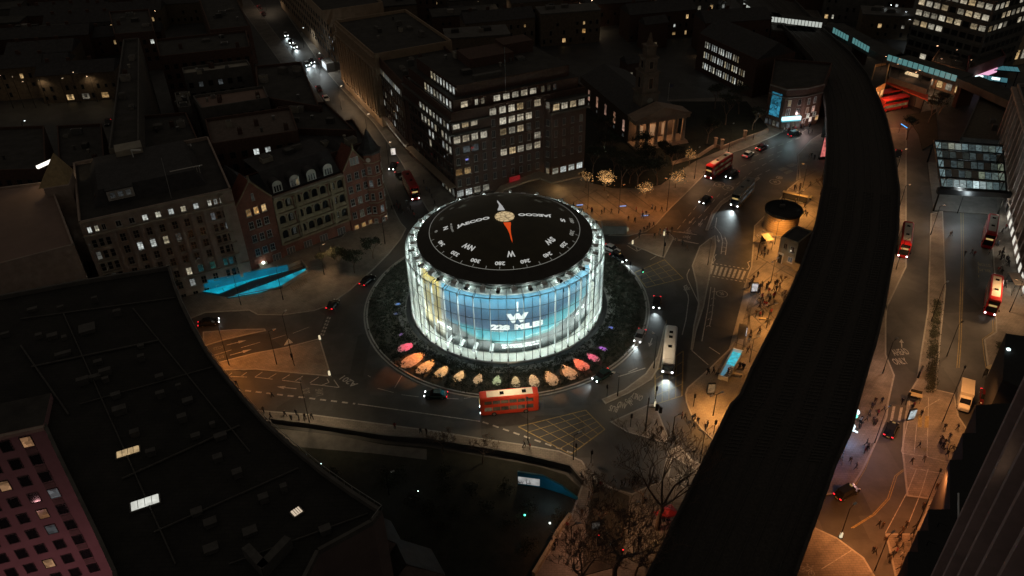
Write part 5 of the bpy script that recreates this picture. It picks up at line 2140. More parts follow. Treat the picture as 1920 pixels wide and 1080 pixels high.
# ducts, cable trays and a guard rail on the roof
pipem = M('roof_duct', (0.06, 0.058, 0.054), 0.6, var=0.4)
for (x0, y0, x1, y1, r_) in [(40, 600, 330, 560, .12), (60, 690, 300, 640, .16), (150, 760, 400, 690, .1), (230, 900, 450, 800, .14), (290, 1000, 560, 880, .12), (430, 1060, 690, 965, .1), (120, 590, 330, 1060, .1), (250, 580, 470, 850, .1), (40, 650, 130, 780, .14)]:
    b = MB()
    b.tube((*W(x0, y0, HZ), HZ + .2), (*W(x1, y1, HZ), HZ + .2), r_, pipem, n=5)
    b.build('roof_duct', rt)
b = MB()
ep = [Vector(p) for p in hp[3:16]]
for i in range(len(ep) - 1):
    b.tube((*ep[i], HZ + 1.3), (*ep[i + 1], HZ + 1.3), .04, grey_metal, n=4)
    for k in range(4):
        p = ep[i].lerp(ep[i + 1], k / 4)
        b.tube((*p, HZ + .6), (*p, HZ + 1.3), .03, grey_metal, n=4)
b.build('guard_rail', rt)
# wall with the windows: from survey line (80,792) to (235,1100)
hw0, hw1 = Vector(W(80, 792, HZ)), Vector(W(228, 1080, HZ))
# facade is at the left of the roof edge, facing the viewer's left
b = MB()
LH = Wall(hw0, hw1, rt)
# lower wing roof left (bright parapet)
rt2 = place('pink_stone_wing', 0, 'pink-grey stone wing with rows of square dark windows at the lower left edge', 'building')
# the wing: wall plane seen from above through px quad; its top at 30 m
PZ = 35.0
w0, w1 = Vector(W(-150, 846, PZ)), Vector(W(82, 796, PZ))
pd = (w1 - w0).normalized()
wp_ = Wall(w0, w1, rt2)
pn_ = Vector((-pd.y, pd.x))
b = MB()
pk = M('pink_stone', (0.34, 0.20, 0.22), 0.85, var=0.12, scale=0.4)
b.prism([tuple(w0), tuple(w1), tuple(w1 + pn_ * 6), tuple(w0 + pn_ * 6)], 0, PZ, pk, rooff)
b.build('wall', rt2)
b = MB()
wp_.course(b, PZ - 0.3, 0.5, 0.5, stone, 0, wp_.L)
wp_.course(b, 3.2, 0.4, 0.5, stone)
b.build('cornice', rt2)
def wcol(px, py):
    C_ = CAM
    d = FWD + RGT * ((px - 960) / FPX) + UPV * ((540 - py) / FPX)
    n_ = wp_.n
    t_ = (Vector((wp_.p0.x, wp_.p0.y)) - Vector((C_.x, C_.y))).dot(n_) / Vector((d.x, d.y)).dot(n_)
    q_ = C_ + d * t_
    return (Vector((q_.x, q_.y)) - wp_.p0).dot(wp_.d), q_.z
_s1 = wcol(51, 828)
_s2 = wcol(29, 874)
_s3 = wcol(69, 858)
dz_ = 3.3
colx = [wcol(x, y)[0] for (x, y) in ((51, 828), (10, 840))]
sp_ = abs(colx[0] - colx[1])
for c_ in range(14):
    x = colx[0] - c_ * 2.35
    if x < 0.6:
        break
    for r_ in range(9):
        z = _s1[1] - r_ * 3.15
        if z < 2:
            break
        mt = glass_dark
        if (c_, r_) in ((0, 0), (1, 4), (2, 7), (2, 2)):
            mt = LITWIN('low_warm_window', (1.0, 0.55, 0.28), 0.3)
        elif (c_, r_) in ((9, 9),):
            mt = w_neut
        elif (c_ + r_ * 3) % 7 == 2:
            mt = w_dim
        wp_.win(x, z, 1.25, 1.7, mt, 'plain', frame_d, False)
b = MB()
for r_ in range(8):
    wp_.box(b, colx[0], _s1[1] - 1.6 - r_ * 3.15, 1.25, 0.06, 0.9, M('spandrel_panel', (0.2, 0.13, 0.13), 0.8))
b.build('spandrel_panels', rt2)
for k in range(3):
    p = wp_.at(2 + k * 5, 14)
    light('wing_fill_light', 'POINT', (p.x, p.y, 9), 400, (1.0, 0.46, 0.48), 0.4)  # unseen pink lights added to brighten the wing wall
# gable ends rising at the bottom of the crescent
for i, (bx, by, w_px, zz) in enumerate([(703, 1000, 10, 24), (765, 1056, 22, 20)]):
    rt3 = place('courtyard_gable', 0, ['narrow stone gable at the inner end of the crescent roof', 'pointed brick gable with a small lit window at the bottom edge'][i], 'gable')
    c = Vector(W(bx, by, zz))
    b = MB()
    s = 3.0 if i == 0 else 4.2
    b.add([(c.x - s, c.y - 3, 0), (c.x + s, c.y + 1, 0), (c.x + s, c.y + 1, zz - 4), (c.x, c.y - 1, zz + 1), (c.x - s, c.y - 3, zz - 4),
           (c.x - s - 2, c.y + 1, 0), (c.x + s - 2, c.y + 5, 0), (c.x + s - 2, c.y + 5, zz - 4), (c.x - 2, c.y + 3, zz + 1), (c.x - s - 2, c.y + 1, zz - 4)],
          [(0, 1, 2, 3, 4), (1, 6, 7, 2), (5, 0, 4, 9), (6, 5, 9, 8, 7)], M('gable_stone', (0.22, 0.17, 0.155), 0.85))
    b.build('wall', rt3)
    b = MB()
    b.add([(c.x + s + .1, c.y + 1, zz - 4), (c.x + s - 2, c.y + 5, zz - 4), (c.x - 2, c.y + 3, zz + 1.2), (c.x, c.y - 1, zz + 1.2), (c.x - s, c.y - 3, zz - 4), (c.x - s - 2, c.y + 1, zz - 4)], [(0, 1, 2, 3), (3, 2, 5, 4)], roof_slate)
    b.build('roof', rt3)
    w_ = Wall((c.x - s, c.y - 3), (c.x + s, c.y + 1), rt3)
    w_.win(w_.L / 2, zz - 5.0, 0.9, 1.6, w_warm if i else w_dim, 'plain', frame_w)

# ---- far left: brown roofed block and media sign
rt, p_ = roofed('brown_flat_roof_block', 'block with a wide plain brown flat roof at the left edge', 'building', [(-160, 540), (140, 462), (95, 343), (-160, 375)], 24, stone, roof_brown, nclut=0, parapet=0.5)
wr = Wall(p_[1], p_[2], rt) if (p_[1] - p_[2]).length > 5 else Wall(p_[0], p_[1], rt)
best = max(range(4), key=lambda i: Wall(p_[i], p_[(i + 1) % 4], rt).n.x)
wr = Wall(p_[best], p_[(best + 1) % 4], rt)
for z in (21, 17.5, 14, 10.5, 7):
    for k in range(10):
        x = 2 + k * wr.L / 10.5
        wr.win(x, z, 1.4, 1.8, w_teal if (k in (2, 3) and z > 16) else (w_neut if (k + int(z)) % 5 == 0 else w_dim if (k + int(z)) % 3 == 0 else glass_dark), 'plain', frame_d, False)
rt = place('stair_tower_with_lamp', 0, 'pointed stair tower with a bright lamp strip behind the brown roof', 'tower')
c = Vector(W(98, 330, 27))
b = MB()
b.box((c.x + 1, c.y, 13), (5, 7, 26), stone, 0.3)
b.add([(c.x - 1.5, c.y - 4, 26), (c.x + 4, c.y - 2, 26), (c.x + 2, c.y + 5, 26), (c.x + 1.5, c.y + 1, 32)], [(0, 1, 3), (1, 2, 3), (2, 0, 3)], M('tan_render', (0.4, 0.3, 0.16), 0.8))
b.build('wall', rt)
b = MB()
q = Vector(W(87, 306, 29))
b.box((q.x, q.y, 29), (0.6, 4.5, 0.6), E('stair_strip', (1, 0.95, 0.85), 1.6), -0.5)
b.build('lamp_strip', rt)
light('stair_light', 'POINT', (q.x + 1.0, q.y - 1, 30), 300, (1.0, 0.7, 0.35), 0.4)

rt = place('media_sign', 0, 'tilted red and white advertising screen reading M&S on the left street', 'sign')
s0, s1 = Vector(W(103, 545, 6)), Vector(W(137, 536, 6))
w_ = Wall(s0, s1, rt)
b = MB()
w_.box(b, w_.L / 2, 8.6, w_.L + 0.3, 0.4, 6.4, black_metal, out=-0.4)
for x in (0.4, w_.L - 0.4):
    w_.box(b, x, 2.7, 0.25, 0.25, 5.4, black_metal, out=-0.4)
b.build('sign_frame', rt)
b = MB()
w_.box(b, w_.L / 2, 8.6, w_.L, 0.05, 6.1, E('sign_red', (0.55, 0.01, 0.03), 0.35), out=0.01)
b.build('sign_face', rt)
b = MB()
p = w_.at(w_.L * 0.45, 0.09)
b.tube((p.x, p.y, 9.8), (p.x + w_.n.x * .04, p.y + w_.n.y * .04, 9.8), 1.15, E('sign_lilac', (0.42, 0.42, 0.75), 0.5), n=5)
w_.box(b, w_.L * 0.45, 8.7, 2.6, 0.04, 1.6, E('sign_lilac', (0.42, 0.42, 0.75), 0.5), out=0.08)
b.build('sign_figure', rt)
tm = text_mesh('M&S', 1.9, off=0.03)
tm.materials.append(E('sign_text', (0.9, 0.9, 1.0), 0.8))
for v in tm.vertices:
    pp = w_.at(w_.L * 0.55 + v.co.x * 0.75, 0.16)
    v.co = Vector((pp.x, pp.y, 7.4 + v.co.y * 0.85))
put('lettering', tm, rt)
# little market of string lights
rt = place('string_light_canopy', 0, 'low dark canopy strung with orange bulbs beside the red sign', 'canopy')
q0 = Vector(W(20, 545, 4))
q1 = Vector(W(75, 532, 4))
b = MB()
w_ = Wall(q0, q1, rt)
b.prism([tuple(w_.at(-2, 0)), tuple(w_.at(w_.L + 2, 0)), tuple(w_.at(w_.L + 2, -7)), tuple(w_.at(-2, -7))], 3.4, 3.7, rooff, bottom=True)
for x in (-1.8, w_.L + 1.8):
    for yy in (-0.2, -6.8):
        w_.box(b, x, 1.7, 0.2, 0.2, 3.4, black_metal, out=yy)
b.build('canopy_roof', rt)
b = MB()
for k in range(26):
    p = w_.at(br.uniform(-1, w_.L + 1), -br.uniform(0, 6))
    b.box((p.x, p.y, 3.9), (0.22, 0.22, 0.2), E('orange_bulb', (1.0, 0.42, 0.12), 2.2))
b.build('bulb_string', rt)

# ---- roofs of the big block behind A and B
MID = 'roofs of the dark hospital blocks'
specs = [
    ('long_pale_roof_block', 'narrow block with a long pale grey-green roof strip, upper left', [(345, 143), (471, 127), (464, 116), (342, 131)], 22, conc_dark, roof_pale),
    ('tan_roof_block', 'block with a long tan roof strip below the pale grey one', [(378, 208), (505, 188), (495, 165), (362, 184)], 22, conc_dark, roof_brown),
    ('square_pale_roof_hut', 'small square pale roofed block left of the tan strip', [(335, 207), (360, 204), (352, 175), (328, 178)], 21, conc_dark, concrete),
    ('brown_roof_block', 'wide dim brown roofed block behind the dormers', [(398, 275), (560, 250), (545, 205), (385, 228)], 23, brick_dark, M('dim_brown_roof', (0.13, 0.10, 0.085), 0.9, var=0.3)),
    ('narrow_roof_block', 'long dark narrow roof running away up the left side', [(205, 285), (262, 280), (262, 75), (232, 78)], 25, conc_dark, rooff),
    ('mid_roof_block', 'low dark roofed block with plant boxes between the pale strips', [(270, 285), (375, 272), (350, 215), (268, 222)], 20, brick_dark, rooff),
    ('north_roof_block', 'dark flat roofed block above the pale strip', [(300, 110), (470, 92), (462, 60), (292, 78)], 20, brick_dark, rooff),
    ('back_roof_block', 'dark roofed block beside the street bend', [(485, 185), (600, 205), (565, 120), (480, 128)], 21, brick_dark, rooff),
    ('street_side_block', 'dark roofed block hiding the left side of the lit street', [(520, 245), (668, 250), (610, 195), (520, 205)], 20, brick_dark, rooff),
    ('corner_roof_block', 'dark block behind the turret beside the street', [(570, 310), (690, 270), (662, 228), (550, 250)], 19, brick_dark, roof_slate),
]
specs += [('yard_block', 'low black roofed block right of the lamp strip tower', [(112, 318), (198, 312), (192, 236), (108, 240)], 12, brick_dark, rooff),
    ('yard_block', 'low black roofed block at the left edge below the shop street', [(-80, 325), (88, 322), (84, 240), (-90, 246)], 12, brick_dark, rooff),
    ('street_side_block', 'dark roofed block left of the top of the lit street', [(395, 60), (470, 52), (440, -10), (370, -10)], 14, brick_dark, rooff),
    ('street_side_block', 'dark roofed block above the long narrow roof', [(215, 68), (290, 62), (280, 20), (205, 25)], 14, brick_dark, rooff)]
for n_, lab, px, h, wm, rm_ in specs:
    rt, p_ = roofed(n_, lab, 'building', px, h, wm, rm_, nclut=6)
    w_ = Wall(p_[0], p_[1], rt)
    wi = max(range(4), key=lambda i: -Wall(p_[i], p_[(i + 1) % 4], rt).n.y)
    w_ = Wall(p_[wi], p_[(wi + 1) % 4], rt)
    nc = int(w_.L / 2.8)
    for z in (h - 3, h - 6.2, h - 9.4):
        for k in range(nc):
            lit = (n_ == 'brown_roof_block' and k in (3, 4, 7, 8) and z > h - 7) or br.random() < 0.03
            w_.win(1.4 + k * 2.8, z, 1.3, 1.6, w_cool if lit else (w_dim if br.random() < 0.08 else glass_dark), 'sash', frame_w if lit else frame_d, False)

# ---- rows of low dark houses far away
FAR = random.Random(77)
GR = 'dark terraces and blocks in the distance'
looks = ['low dark terrace with two amber windows', 'dark flat roofed block', 'slate roofed terrace', 'dim brick block with dark windows', 'pitched roof terrace', 'long low dark range']
streets = []

def far_block(cx, cyy, sx, sy, h, a, label, litf=0.06, warm=0.6, pitched=None):
    rt_ = empty('distant_block' if not pitched else 'distant_terrace', (cx, cyy, 0), a, label, 'building', GR)
    b = MB()
    wm = FAR.choice([brick_dark, conc_dark, brick_dark, M('dim_stock_brick', (0.13, 0.10, 0.07), 0.9, var=0.3, bump=0.2)])
    b.box((0, 0, h / 2), (sx, sy, h), wm)
    b.build('wall', rt_)
    b = MB()
    if pitched:
        b.add([(-sx / 2 - .2, -sy / 2 - .3, h), (sx / 2 + .2, -sy / 2 - .3, h), (sx / 2 + .2, sy / 2 + .3, h), (-sx / 2 - .2, sy / 2 + .3, h), (-sx / 2, 0, h + 3), (sx / 2, 0, h + 3)], [(0, 1, 5, 4), (2, 3, 4, 5), (1, 2, 5), (3, 0, 4)], roof_slate)
        for k in range(int(sx / 7)):
            x = -sx / 2 + 3.5 + k * 7
            b.box((x, 0.3, h + 3.2), (1.2, 0.7, 1.8), brick_dark)
    else:
        b.box((0, 0, h + 0.25), (sx + 0.3, sy + 0.3, 0.5), FAR.choice([rooff, rooff, conc_dark]))
        for _ in range(3):
            b.box((FAR.uniform(-.35, .35) * sx, FAR.uniform(-.3, .3) * sy, h + 1.1), (FAR.uniform(1.5, 4), FAR.uniform(1.5, 3), 1.4), FAR.choice([rooff, conc_dark, concrete]))
    b.build('roof', rt_)
    w_ = Wall((-sx / 2, -sy / 2), (sx / 2, -sy / 2), rt_)
    nc = max(2, int(sx / 2.6))
    nr = max(1, int((h - 1) / 3.2))
    for r_ in range(nr):
        for k in range(nc):
            lit = FAR.random() < litf
            if not lit and FAR.random() < 0.45:
                continue
            mt = (w_warm if FAR.random() < warm else w_cool) if lit else glass_dark
            w_.win((k + 0.5) * sx / nc, 2 + r_ * 3.2, FAR.choice([.8, 1.1, 1.4]) if lit else .9, FAR.choice([1.2, 1.7]), mt, 'plain', frame_d, False)
    return rt_

labs = ['with slate roof', 'with felt roof', 'with roof boxes', 'of dim brick']
where = [
    (-215, 'at the far upper left'), (-150, 'in the upper left'), (-90, 'left of the lit street'), (-20, 'above the corner office block'), (40, 'behind the church'), (100, 'behind the lit schoolhouse'), (170, 'beyond the elevated railway')]
cnt = 0
grid_a = 0.40
for row in range(9):
    for c_ in range(15):
        x = -250 + c_ * 34 + (row % 2) * 9 + FAR.uniform(-3, 3)
        y = 112 + row * 22
        # rotate the lattice a little
        X = x * math.cos(0.18) - (y - 180) * math.sin(0.18)
        Y = 180 + x * math.sin(0.18) * 0.6 + (y - 180) * math.cos(0.18)
        # skip taken ground
        if -125 < X < -20 and 40 < Y < 275 and abs((X + 26) - (Y - 54) * (-0.455)) < 46 + 0:
            # the street corridor and the buildings placed by hand
            if not (abs((X + 26) - (Y - 54) * (-0.455)) > 40 and X > -60 and Y > 190):
                continue
        if -75 < X < 45 and Y < 150:
            continue
        if X > 15 and Y < 165:
            continue
        if X > 92:
            continue
        if X < -60 and Y < 120:
            continue
        if -165 < X < -90 and Y < 215 and Y > 60 and X > -150:
            continue
        pit = FAR.random() < 0.45
        h = FAR.uniform(7, 13)
        wh = min(where, key=lambda w_: abs(w_[0] - X))[1]
        lab = 'dark %s %s %s, %s' % ('terrace' if pit else 'block', FAR.choice(labs[:1] if pit else labs[1:]), wh, ['nearest row', 'second row', 'third row', 'fourth row', 'fifth row', 'sixth row', 'seventh row', 'eighth row', 'last row'][row])
        far_block(X, Y, FAR.uniform(22, 29), FAR.uniform(9, 13), h, 0.18 + FAR.uniform(-0.06, 0.06), lab, 0.13, 0.7, pit)
        cnt += 1
for i, (px, py, sx, h) in enumerate([(1520, 12, 30, 12), (1600, 35, 26, 14), (1655, 65, 20, 9), (1640, 10, 30, 16), (1480, 90, 16, 8)]):
    x, y = W(px, py)
    far_block(x, y, sx, 12, h, -.3, 'dark block %s the glowing railway bridge' % ['left above', 'right above', 'squeezed behind', 'far behind', 'just below'][i], .1, .6, False)
# left street with shops
for (px, py, sx, h, lab) in [(60, 175, 34, 11, 'dim brown terrace with two glowing white shop fronts at the left edge'), (165, 180, 26, 10, 'brown terrace with amber shop windows near the left street end'), (90, 110, 40, 10, 'dark terrace behind the shop row'),
                             (130, 60, 40, 9, 'dark terrace with orange windows high on the left'), (250, 55, 30, 9, 'dark terrace with small orange windows'), (150, 20, 40, 8, 'dark terrace near the top left corner'), (330, 40, 30, 9, 'dark terrace below the top edge, left'), (400, 20, 26, 9, 'dark terrace beside the top left junction')]:
    x, y = W(px, py)
    rt_ = far_block(x, y, sx, 10, h, 0.12, lab, 0.09, 0.8, True)
    rt_['group'] = 'terraces on the left streets'
    if h in (11,):
        w_ = Wall((-sx / 2, -5), (sx / 2, -5), rt_)
        for xx in (0.2, 0.43, 0.74):
            w_.win(sx * xx, 1.9, 3.6, 2.9, E('white_shop', (0.9, 0.92, 0.82), 0.75), 'plain', white_metal, False, name='shop_front')
        b = MB()
        w_.box(b, sx * 0.43, 1.9, 1.8, 0.1, 1.0, E('pink_poster', (0.7, 0.08, 0.15), 0.5), out=0.1)
        b.build('pink_poster', rt_)
    if h == 10 and px == 165:
        w_ = Wall((-sx / 2, -5), (sx / 2, -5), rt_)
        for xx, mt in ((0.35, w_warm), (0.55, w_neut), (0.8, w_warm)):
            w_.win(sx * xx, 1.8, 2.4, 2.0, mt, 'plain', frame_d, False, name='shop_front')

# a few hand placed lit bits seen in the distance
def lit_house(px, py, label, n, mt, sx=8, h=8, a=0.3, ww=1.1, hh=1.5):
    x, y = W(px, py)
    rt_ = empty('small_lit_house', (x, y, 0), a, label, 'house', 'small lit houses in the distance')
    b = MB()
    b.box((0, 3, h / 2), (sx, 6, h), brick_dark)
    b.build('wall', rt_)
    b = MB()
    b.add([(-sx / 2 - .2, -.2, h), (sx / 2 + .2, -.2, h), (sx / 2 + .2, 6.2, h), (-sx / 2 - .2, 6.2, h), (-sx / 2, 3, h + 2.2), (sx / 2, 3, h + 2.2)], [(0, 1, 5, 4), (2, 3, 4, 5), (1, 2, 5), (3, 0, 4)], roof_slate)
    b.build('roof', rt_)
    w_ = Wall((-sx / 2, 0), (sx / 2, 0), rt_)
    for k in range(n):
        w_.win(sx * (k % 3 + 0.7) / 3.4, 2 + (k // 3) * 3, ww, hh, mt, 'plain', frame_w, False)

for a in [(1025, 75, 'small white fronted house with six lit panes at the end of a dark street', 6, w_neut, 9, 8), (1072, 72, 'house with one pink lit window right of the white fronted house', 1, w_pink, 7, 6),
          (1195, 60, 'tall narrow house with four white windows', 4, w_cool, 9, 9), (1228, 92, 'house with a bright attic window behind the church', 2, w_neut, 10, 10), (748, 98, 'house with one bright square window above the colonnade', 1, w_cool, 8, 5),
          (903, 82, 'house with one bright window behind the corner block', 1, w_neut, 8, 6), (860, 55, 'house with two tiny white windows near the top', 2, w_cool, 7, 7), (730, 28, 'house with an orange lit corner near the top', 2, w_warm, 9, 5),
          (700, 10, 'house with a row of three pale windows at the top edge', 3, w_neut, 10, 4), (775, 8, 'house with a white window at the top edge', 1, w_cool, 7, 5), (835, 8, 'house with two cream windows at the top edge', 2, w_neut, 8, 5),
          (1195, 148, 'low house with a square pale green window beside the church tower', 1, w_cool, 9, 6), (620, 55, 'house with a tiny white window beside the terrace', 1, w_cool, 7, 5)]:
    lit_house(*a)

# ---- top right: tower with rows of cream windows
rt = place('lit_office_tower', 0, 'tall dark office tower with rows of cream windows at the top right', 'tower')
TZ = 40.0
t0, t1 = Vector(W(1690, 118)), Vector(W(1800, 152))
tn = (t1 - t0).normalized()
t1 = t0 + tn * 27
t2 = t1 + Vector((-tn.y, tn.x)) * 26
t3 = t0 + Vector((-tn.y, tn.x)) * 26
shell(rt, [t0, t1, t2, t3], TZ, conc_dark, rooff)
wt, wt2 = Wall(t0, t1, rt), Wall(t1, t2, rt)
for z in range(9):
    zz = 4.5 + z * 3.6
    for k in range(9):
        x = 1.6 + k * 2.95
        lit = (z >= 4 and FAR.random() < 0.93) or (z == 3 and k < 4) or (z == 0 and FAR.random() < 0.3)
        wt.win(x, zz, 2.3, 1.9, w_neut if lit else glass_dark, 'plain', frame_d, False)
    for k in range(8):
        x = 1.6 + k * 2.95
        lit = (z >= 4 and FAR.random() < 0.7)
        wt2.win(x, zz, 2.0, 1.9, w_neut if lit else glass_dark, 'plain', frame_d, False)
b = MB()
for z in range(10):
    wt.course(b, 2.9 + z * 3.6, 0.3, 0.5, conc_dark)
    wt2.course(b, 2.9 + z * 3.6, 0.3, 0.5, conc_dark)
b.build('floor_band', rt)
# low buildings near it
rt, p_ = roofed('brown_hall', 'low brown hall with glowing doorways under the office tower', 'building', [(1745, 118), (1812, 138), (1826, 100), (1765, 88)], 8, M('brown_render', (0.25, 0.15, 0.1), 0.85), rooff, nclut=2)
w_ = Wall(p_[0], p_[1], rt)
for k in range(4):
    w_.win(1.8 + k * 3.4, 2.6, 2.2, 3.4, [w_neut, w_warm, w_neut, w_warm][k], 'plain', frame_d, False)
rt, p_ = roofed('pink_sign_building', 'dark red block carrying a pink neon sign at the right edge', 'building', [(1812, 135), (1885, 108), (1870, 85), (1815, 108)], 9, M('dim_red_render', (0.16, 0.05, 0.05), 0.85), rooff, nclut=2)
wi = max(range(4), key=lambda i: -Wall(p_[i], p_[(i + 1) % 4], rt).n.y)
w_ = Wall(p_[wi], p_[(wi + 1) % 4], rt)
b = MB()
w_.box(b, w_.L * 0.6, 5.5, w_.L * 0.5, 0.4, 1.5, E('pink_neon', (1.0, 0.5, 0.75), 0.9))
b.build('neon_sign', rt)
rt, p_ = roofed('cream_lit_building', 'cream lit front at the far right edge', 'building', [(1898, 75), (1990, 60), (1990, 40), (1890, 48)], 10, M('cream_render', (0.4, 0.3, 0.2), 0.85), rooff, nclut=0)
w_ = Wall(p_[0], p_[1], rt)
for k in range(6):
    w_.win(2 + k * 3, 4, 1.8, 3.5, w_warm if k % 2 else w_neut, 'plain', frame_d, False)
for i, (px, py, L_) in enumerate([(1845, 145, 14), (1880, 128, 10)]):
    x, y = W(px, py, 6)
    rt = empty('glass_canopy', (x, y, 0), -0.55 + i * 0.2, ['bright teal glazed canopy with two white lamps at the right', 'smaller teal glazed canopy behind the brighter one'][i], 'canopy', 'teal canopies at the station edge')
    for k in range(7):
        b = MB()
        b.box((-L_ / 2 + k * L_ / 7 + L_ / 14, 0, 6.0), (L_ / 7 - 0.15, 4.5, 0.12), E('teal_glazing', (0.12, 0.42, 0.5), 0.32))
        b.build('glazing_panel', rt)
    b = MB()
    b.box((0, -2.4, 5.9), (L_, 0.2, 0.3), black_metal)
    b.box((0, 2.4, 5.9), (L_, 0.2, 0.3), black_metal)
    for xx in (-L_ / 2, L_ / 2):
        b.tube((xx, 0, 0), (xx, 0, 5.9), 0.15, black_metal)
    b.build('canopy_frame', rt)
    if i == 0:
        for xx in (-1.5, 3.5):
            b = MB()
            b.box((xx, 0, 6.15), (2.4, 2.0, 0.1), E('canopy_lamp', (0.8, 1.0, 1.0), 2.2))
            b.build('lamp_panel', rt)

# ---- elevated railway with glazed sides
rt = place('elevated_railway_bridge', 0, 'elevated railway crossing the upper right with glowing teal side panels', 'bridge')
wpts = [Vector(p) for p in WS([(1380, -12), (1430, 30), (1545, 44), (1600, 74), (1665, 106), (1800, 146), (1900, 190), (1960, 225)], 10)]
b = MB()
for i in range(len(wpts) - 1):
    p, q_ = wpts[i], wpts[i + 1]
    d = (q_ - p).normalized()
    n_ = Vector((-d.y, d.x))
    b.prism([tuple(p), tuple(q_), tuple(q_ + n_ * 8), tuple(p + n_ * 8)], 7.2, 9.6, conc_dark, rooff, bottom=True)
b.build('deck', rt)
for i in range(1, len(wpts) - 1):
    b = MB()
    p = wpts[i]
    d = (wpts[i + 1] - p).normalized()
    n_ = Vector((-d.y, d.x))
    b.box((p.x + n_.x * 4, p.y + n_.y * 4, 3.6), (1.6, 6, 7.2), brick_dark, math.atan2(d.y, d.x))
    b.build('pier', rt)
tealg = E('teal_side_glass', (0.20, 0.55, 0.55), 0.36)
whiteg = E('white_side_glass', (0.85, 0.9, 0.82), 0.55)

def side_panels(a, b_, n, mt):
    p, q_ = Vector(W(*a, 11)), Vector(W(*b_, 11))
    w_ = Wall(p, q_, rt)
    bm_ = MB()
    L_ = w_.L / n
    bm_.box((0, 0, 0), (L_ - 0.25, 0.12, 1.9), mt)
    bm_.box((-L_ / 2, 0, 0), (0.2, 0.22, 2.1), black_metal)
    me_ = bm_.mesh('side_panel')
    for k in range(n):
        pp = w_.at((k + 0.5) * L_, 0.2)
        put('side_panel', me_, rt, (pp.x, pp.y, 10.6), w_.a)

side_panels((1563, 54), (1592, 70), 6, tealg)
side_panels((1600, 73), (1631, 91), 6, tealg)
side_panels((1665, 105), (1795, 145), 13, tealg)
side_panels((1440, 33), (1542, 45), 16, whiteg)
side_panels((1395, 8), (1426, 29), 7, whiteg)

# parked red buses glimpsed in the garage
for i, (x, y, a) in enumerate([(1662, 192, .35), (1672, 205, .35), (1688, 186, .35)]):
    gx, gy = W(x, y)
    o = empty('garaged_bus', (gx, gy, 0), a, ['red bus parked nearest the amber arcade', 'red bus parked lowest in the garage forecourt', 'red bus parked under the long red roof'][i], 'bus', 'red buses in the garage')
    b = MB()
    b.box((0, 0, 2.3), (10.5, 2.5, 3.9), M('garage_bus_red', (0.42, 0.02, 0.015), 0.4), taper=.96)
    b.build('body', o)
    b = MB()
    b.box((0, -1.27, 1.8), (9.5, .04, .9), w_warm)
    b.box((0, -1.23, 3.4), (9.5, .04, .8), glass_dark)
    b.build('window_band', o)
    for q in (-3, 3):
        for s_ in (-1.1, 1.1):
            b = MB()
            b.tube((q, s_ - .15, .45), (q, s_ + .15, .45), .45, rubber, n=10)
            b.build('wheel', o)
# ---- glowing station arcade and red garage
rt, p_ = roofed('amber_arcade', 'glowing amber arcaded front beside the railway bridge', 'building', [(1626, 178), (1660, 160), (1668, 120), (1640, 125)], 7, M('amber_stone', (0.4, 0.26, 0.12), 0.85), rooff, nclut=0)
wi = max(range(4), key=lambda i: -Wall(p_[i], p_[(i + 1) % 4], rt).n.y)
w_ = Wall(p_[wi], p_[(wi + 1) % 4], rt)
for z in (2.0, 5.0):
    for k in range(4):
        w_.win(w_.L * (k + 0.5) / 4, z, w_.L / 6, 2.0, E('amber_window', (1.0, 0.55, 0.2), 0.85), 'plain', frame_d, False)
rt, p_ = roofed('low_cream_building', 'low dark building with a glowing cream roof light', 'building', [(1665, 148), (1738, 172), (1752, 138), (1672, 112)], 6, conc_dark, rooff, nclut=0)
b = MB()
b.prism(WS([(1697, 136), (1722, 143), (1722, 134), (1708, 129)], 6.6), 6.1, 6.6, E('cream_rooflight', (1.0, 0.72, 0.4), 0.7))
b.build('roof_light', rt)
rt = place('red_bus_shelter_roof', 0, 'long red glowing roof over the bus garage forecourt', 'shelter')
b = MB()
p_ = WS([(1661, 155), (1740, 188), (1740, 177), (1663, 147)], 5)
b.prism(p_, 4.7, 5.0, M('red_roof_sheet', (0.45, 0.07, 0.03), 0.7), bottom=True)
b.build('roof', rt)
b = MB()
for k in range(6):
    c = Vector(p_[0]).lerp(Vector(p_[1]), (k + 0.5) / 6)
    b.tube((c.x, c.y, 0), (c.x, c.y, 4.8), 0.12, black_metal)
b.build('post', rt)
light('garage_red', 'POINT', (*W(1690, 165, 9), 9), 900, (1.0, 0.22, 0.08), 0.8)
light('garage_red', 'POINT', (*W(1690, 205, 5), 5), 700, (1.0, 0.25, 0.1), 0.8)
light('garage_amber', 'POINT', (*W(1668, 182, 6), 6), 1300, (1.0, 0.5, 0.2), 0.8)
light('garage_amber', 'POINT', (*W(1655, 215, 6), 6), 900, (1.0, 0.45, 0.15), 0.8)
light('garage_amber', 'POINT', (*W(1750, 150, 4), 4), 500, (1.0, 0.5, 0.25), 0.8)

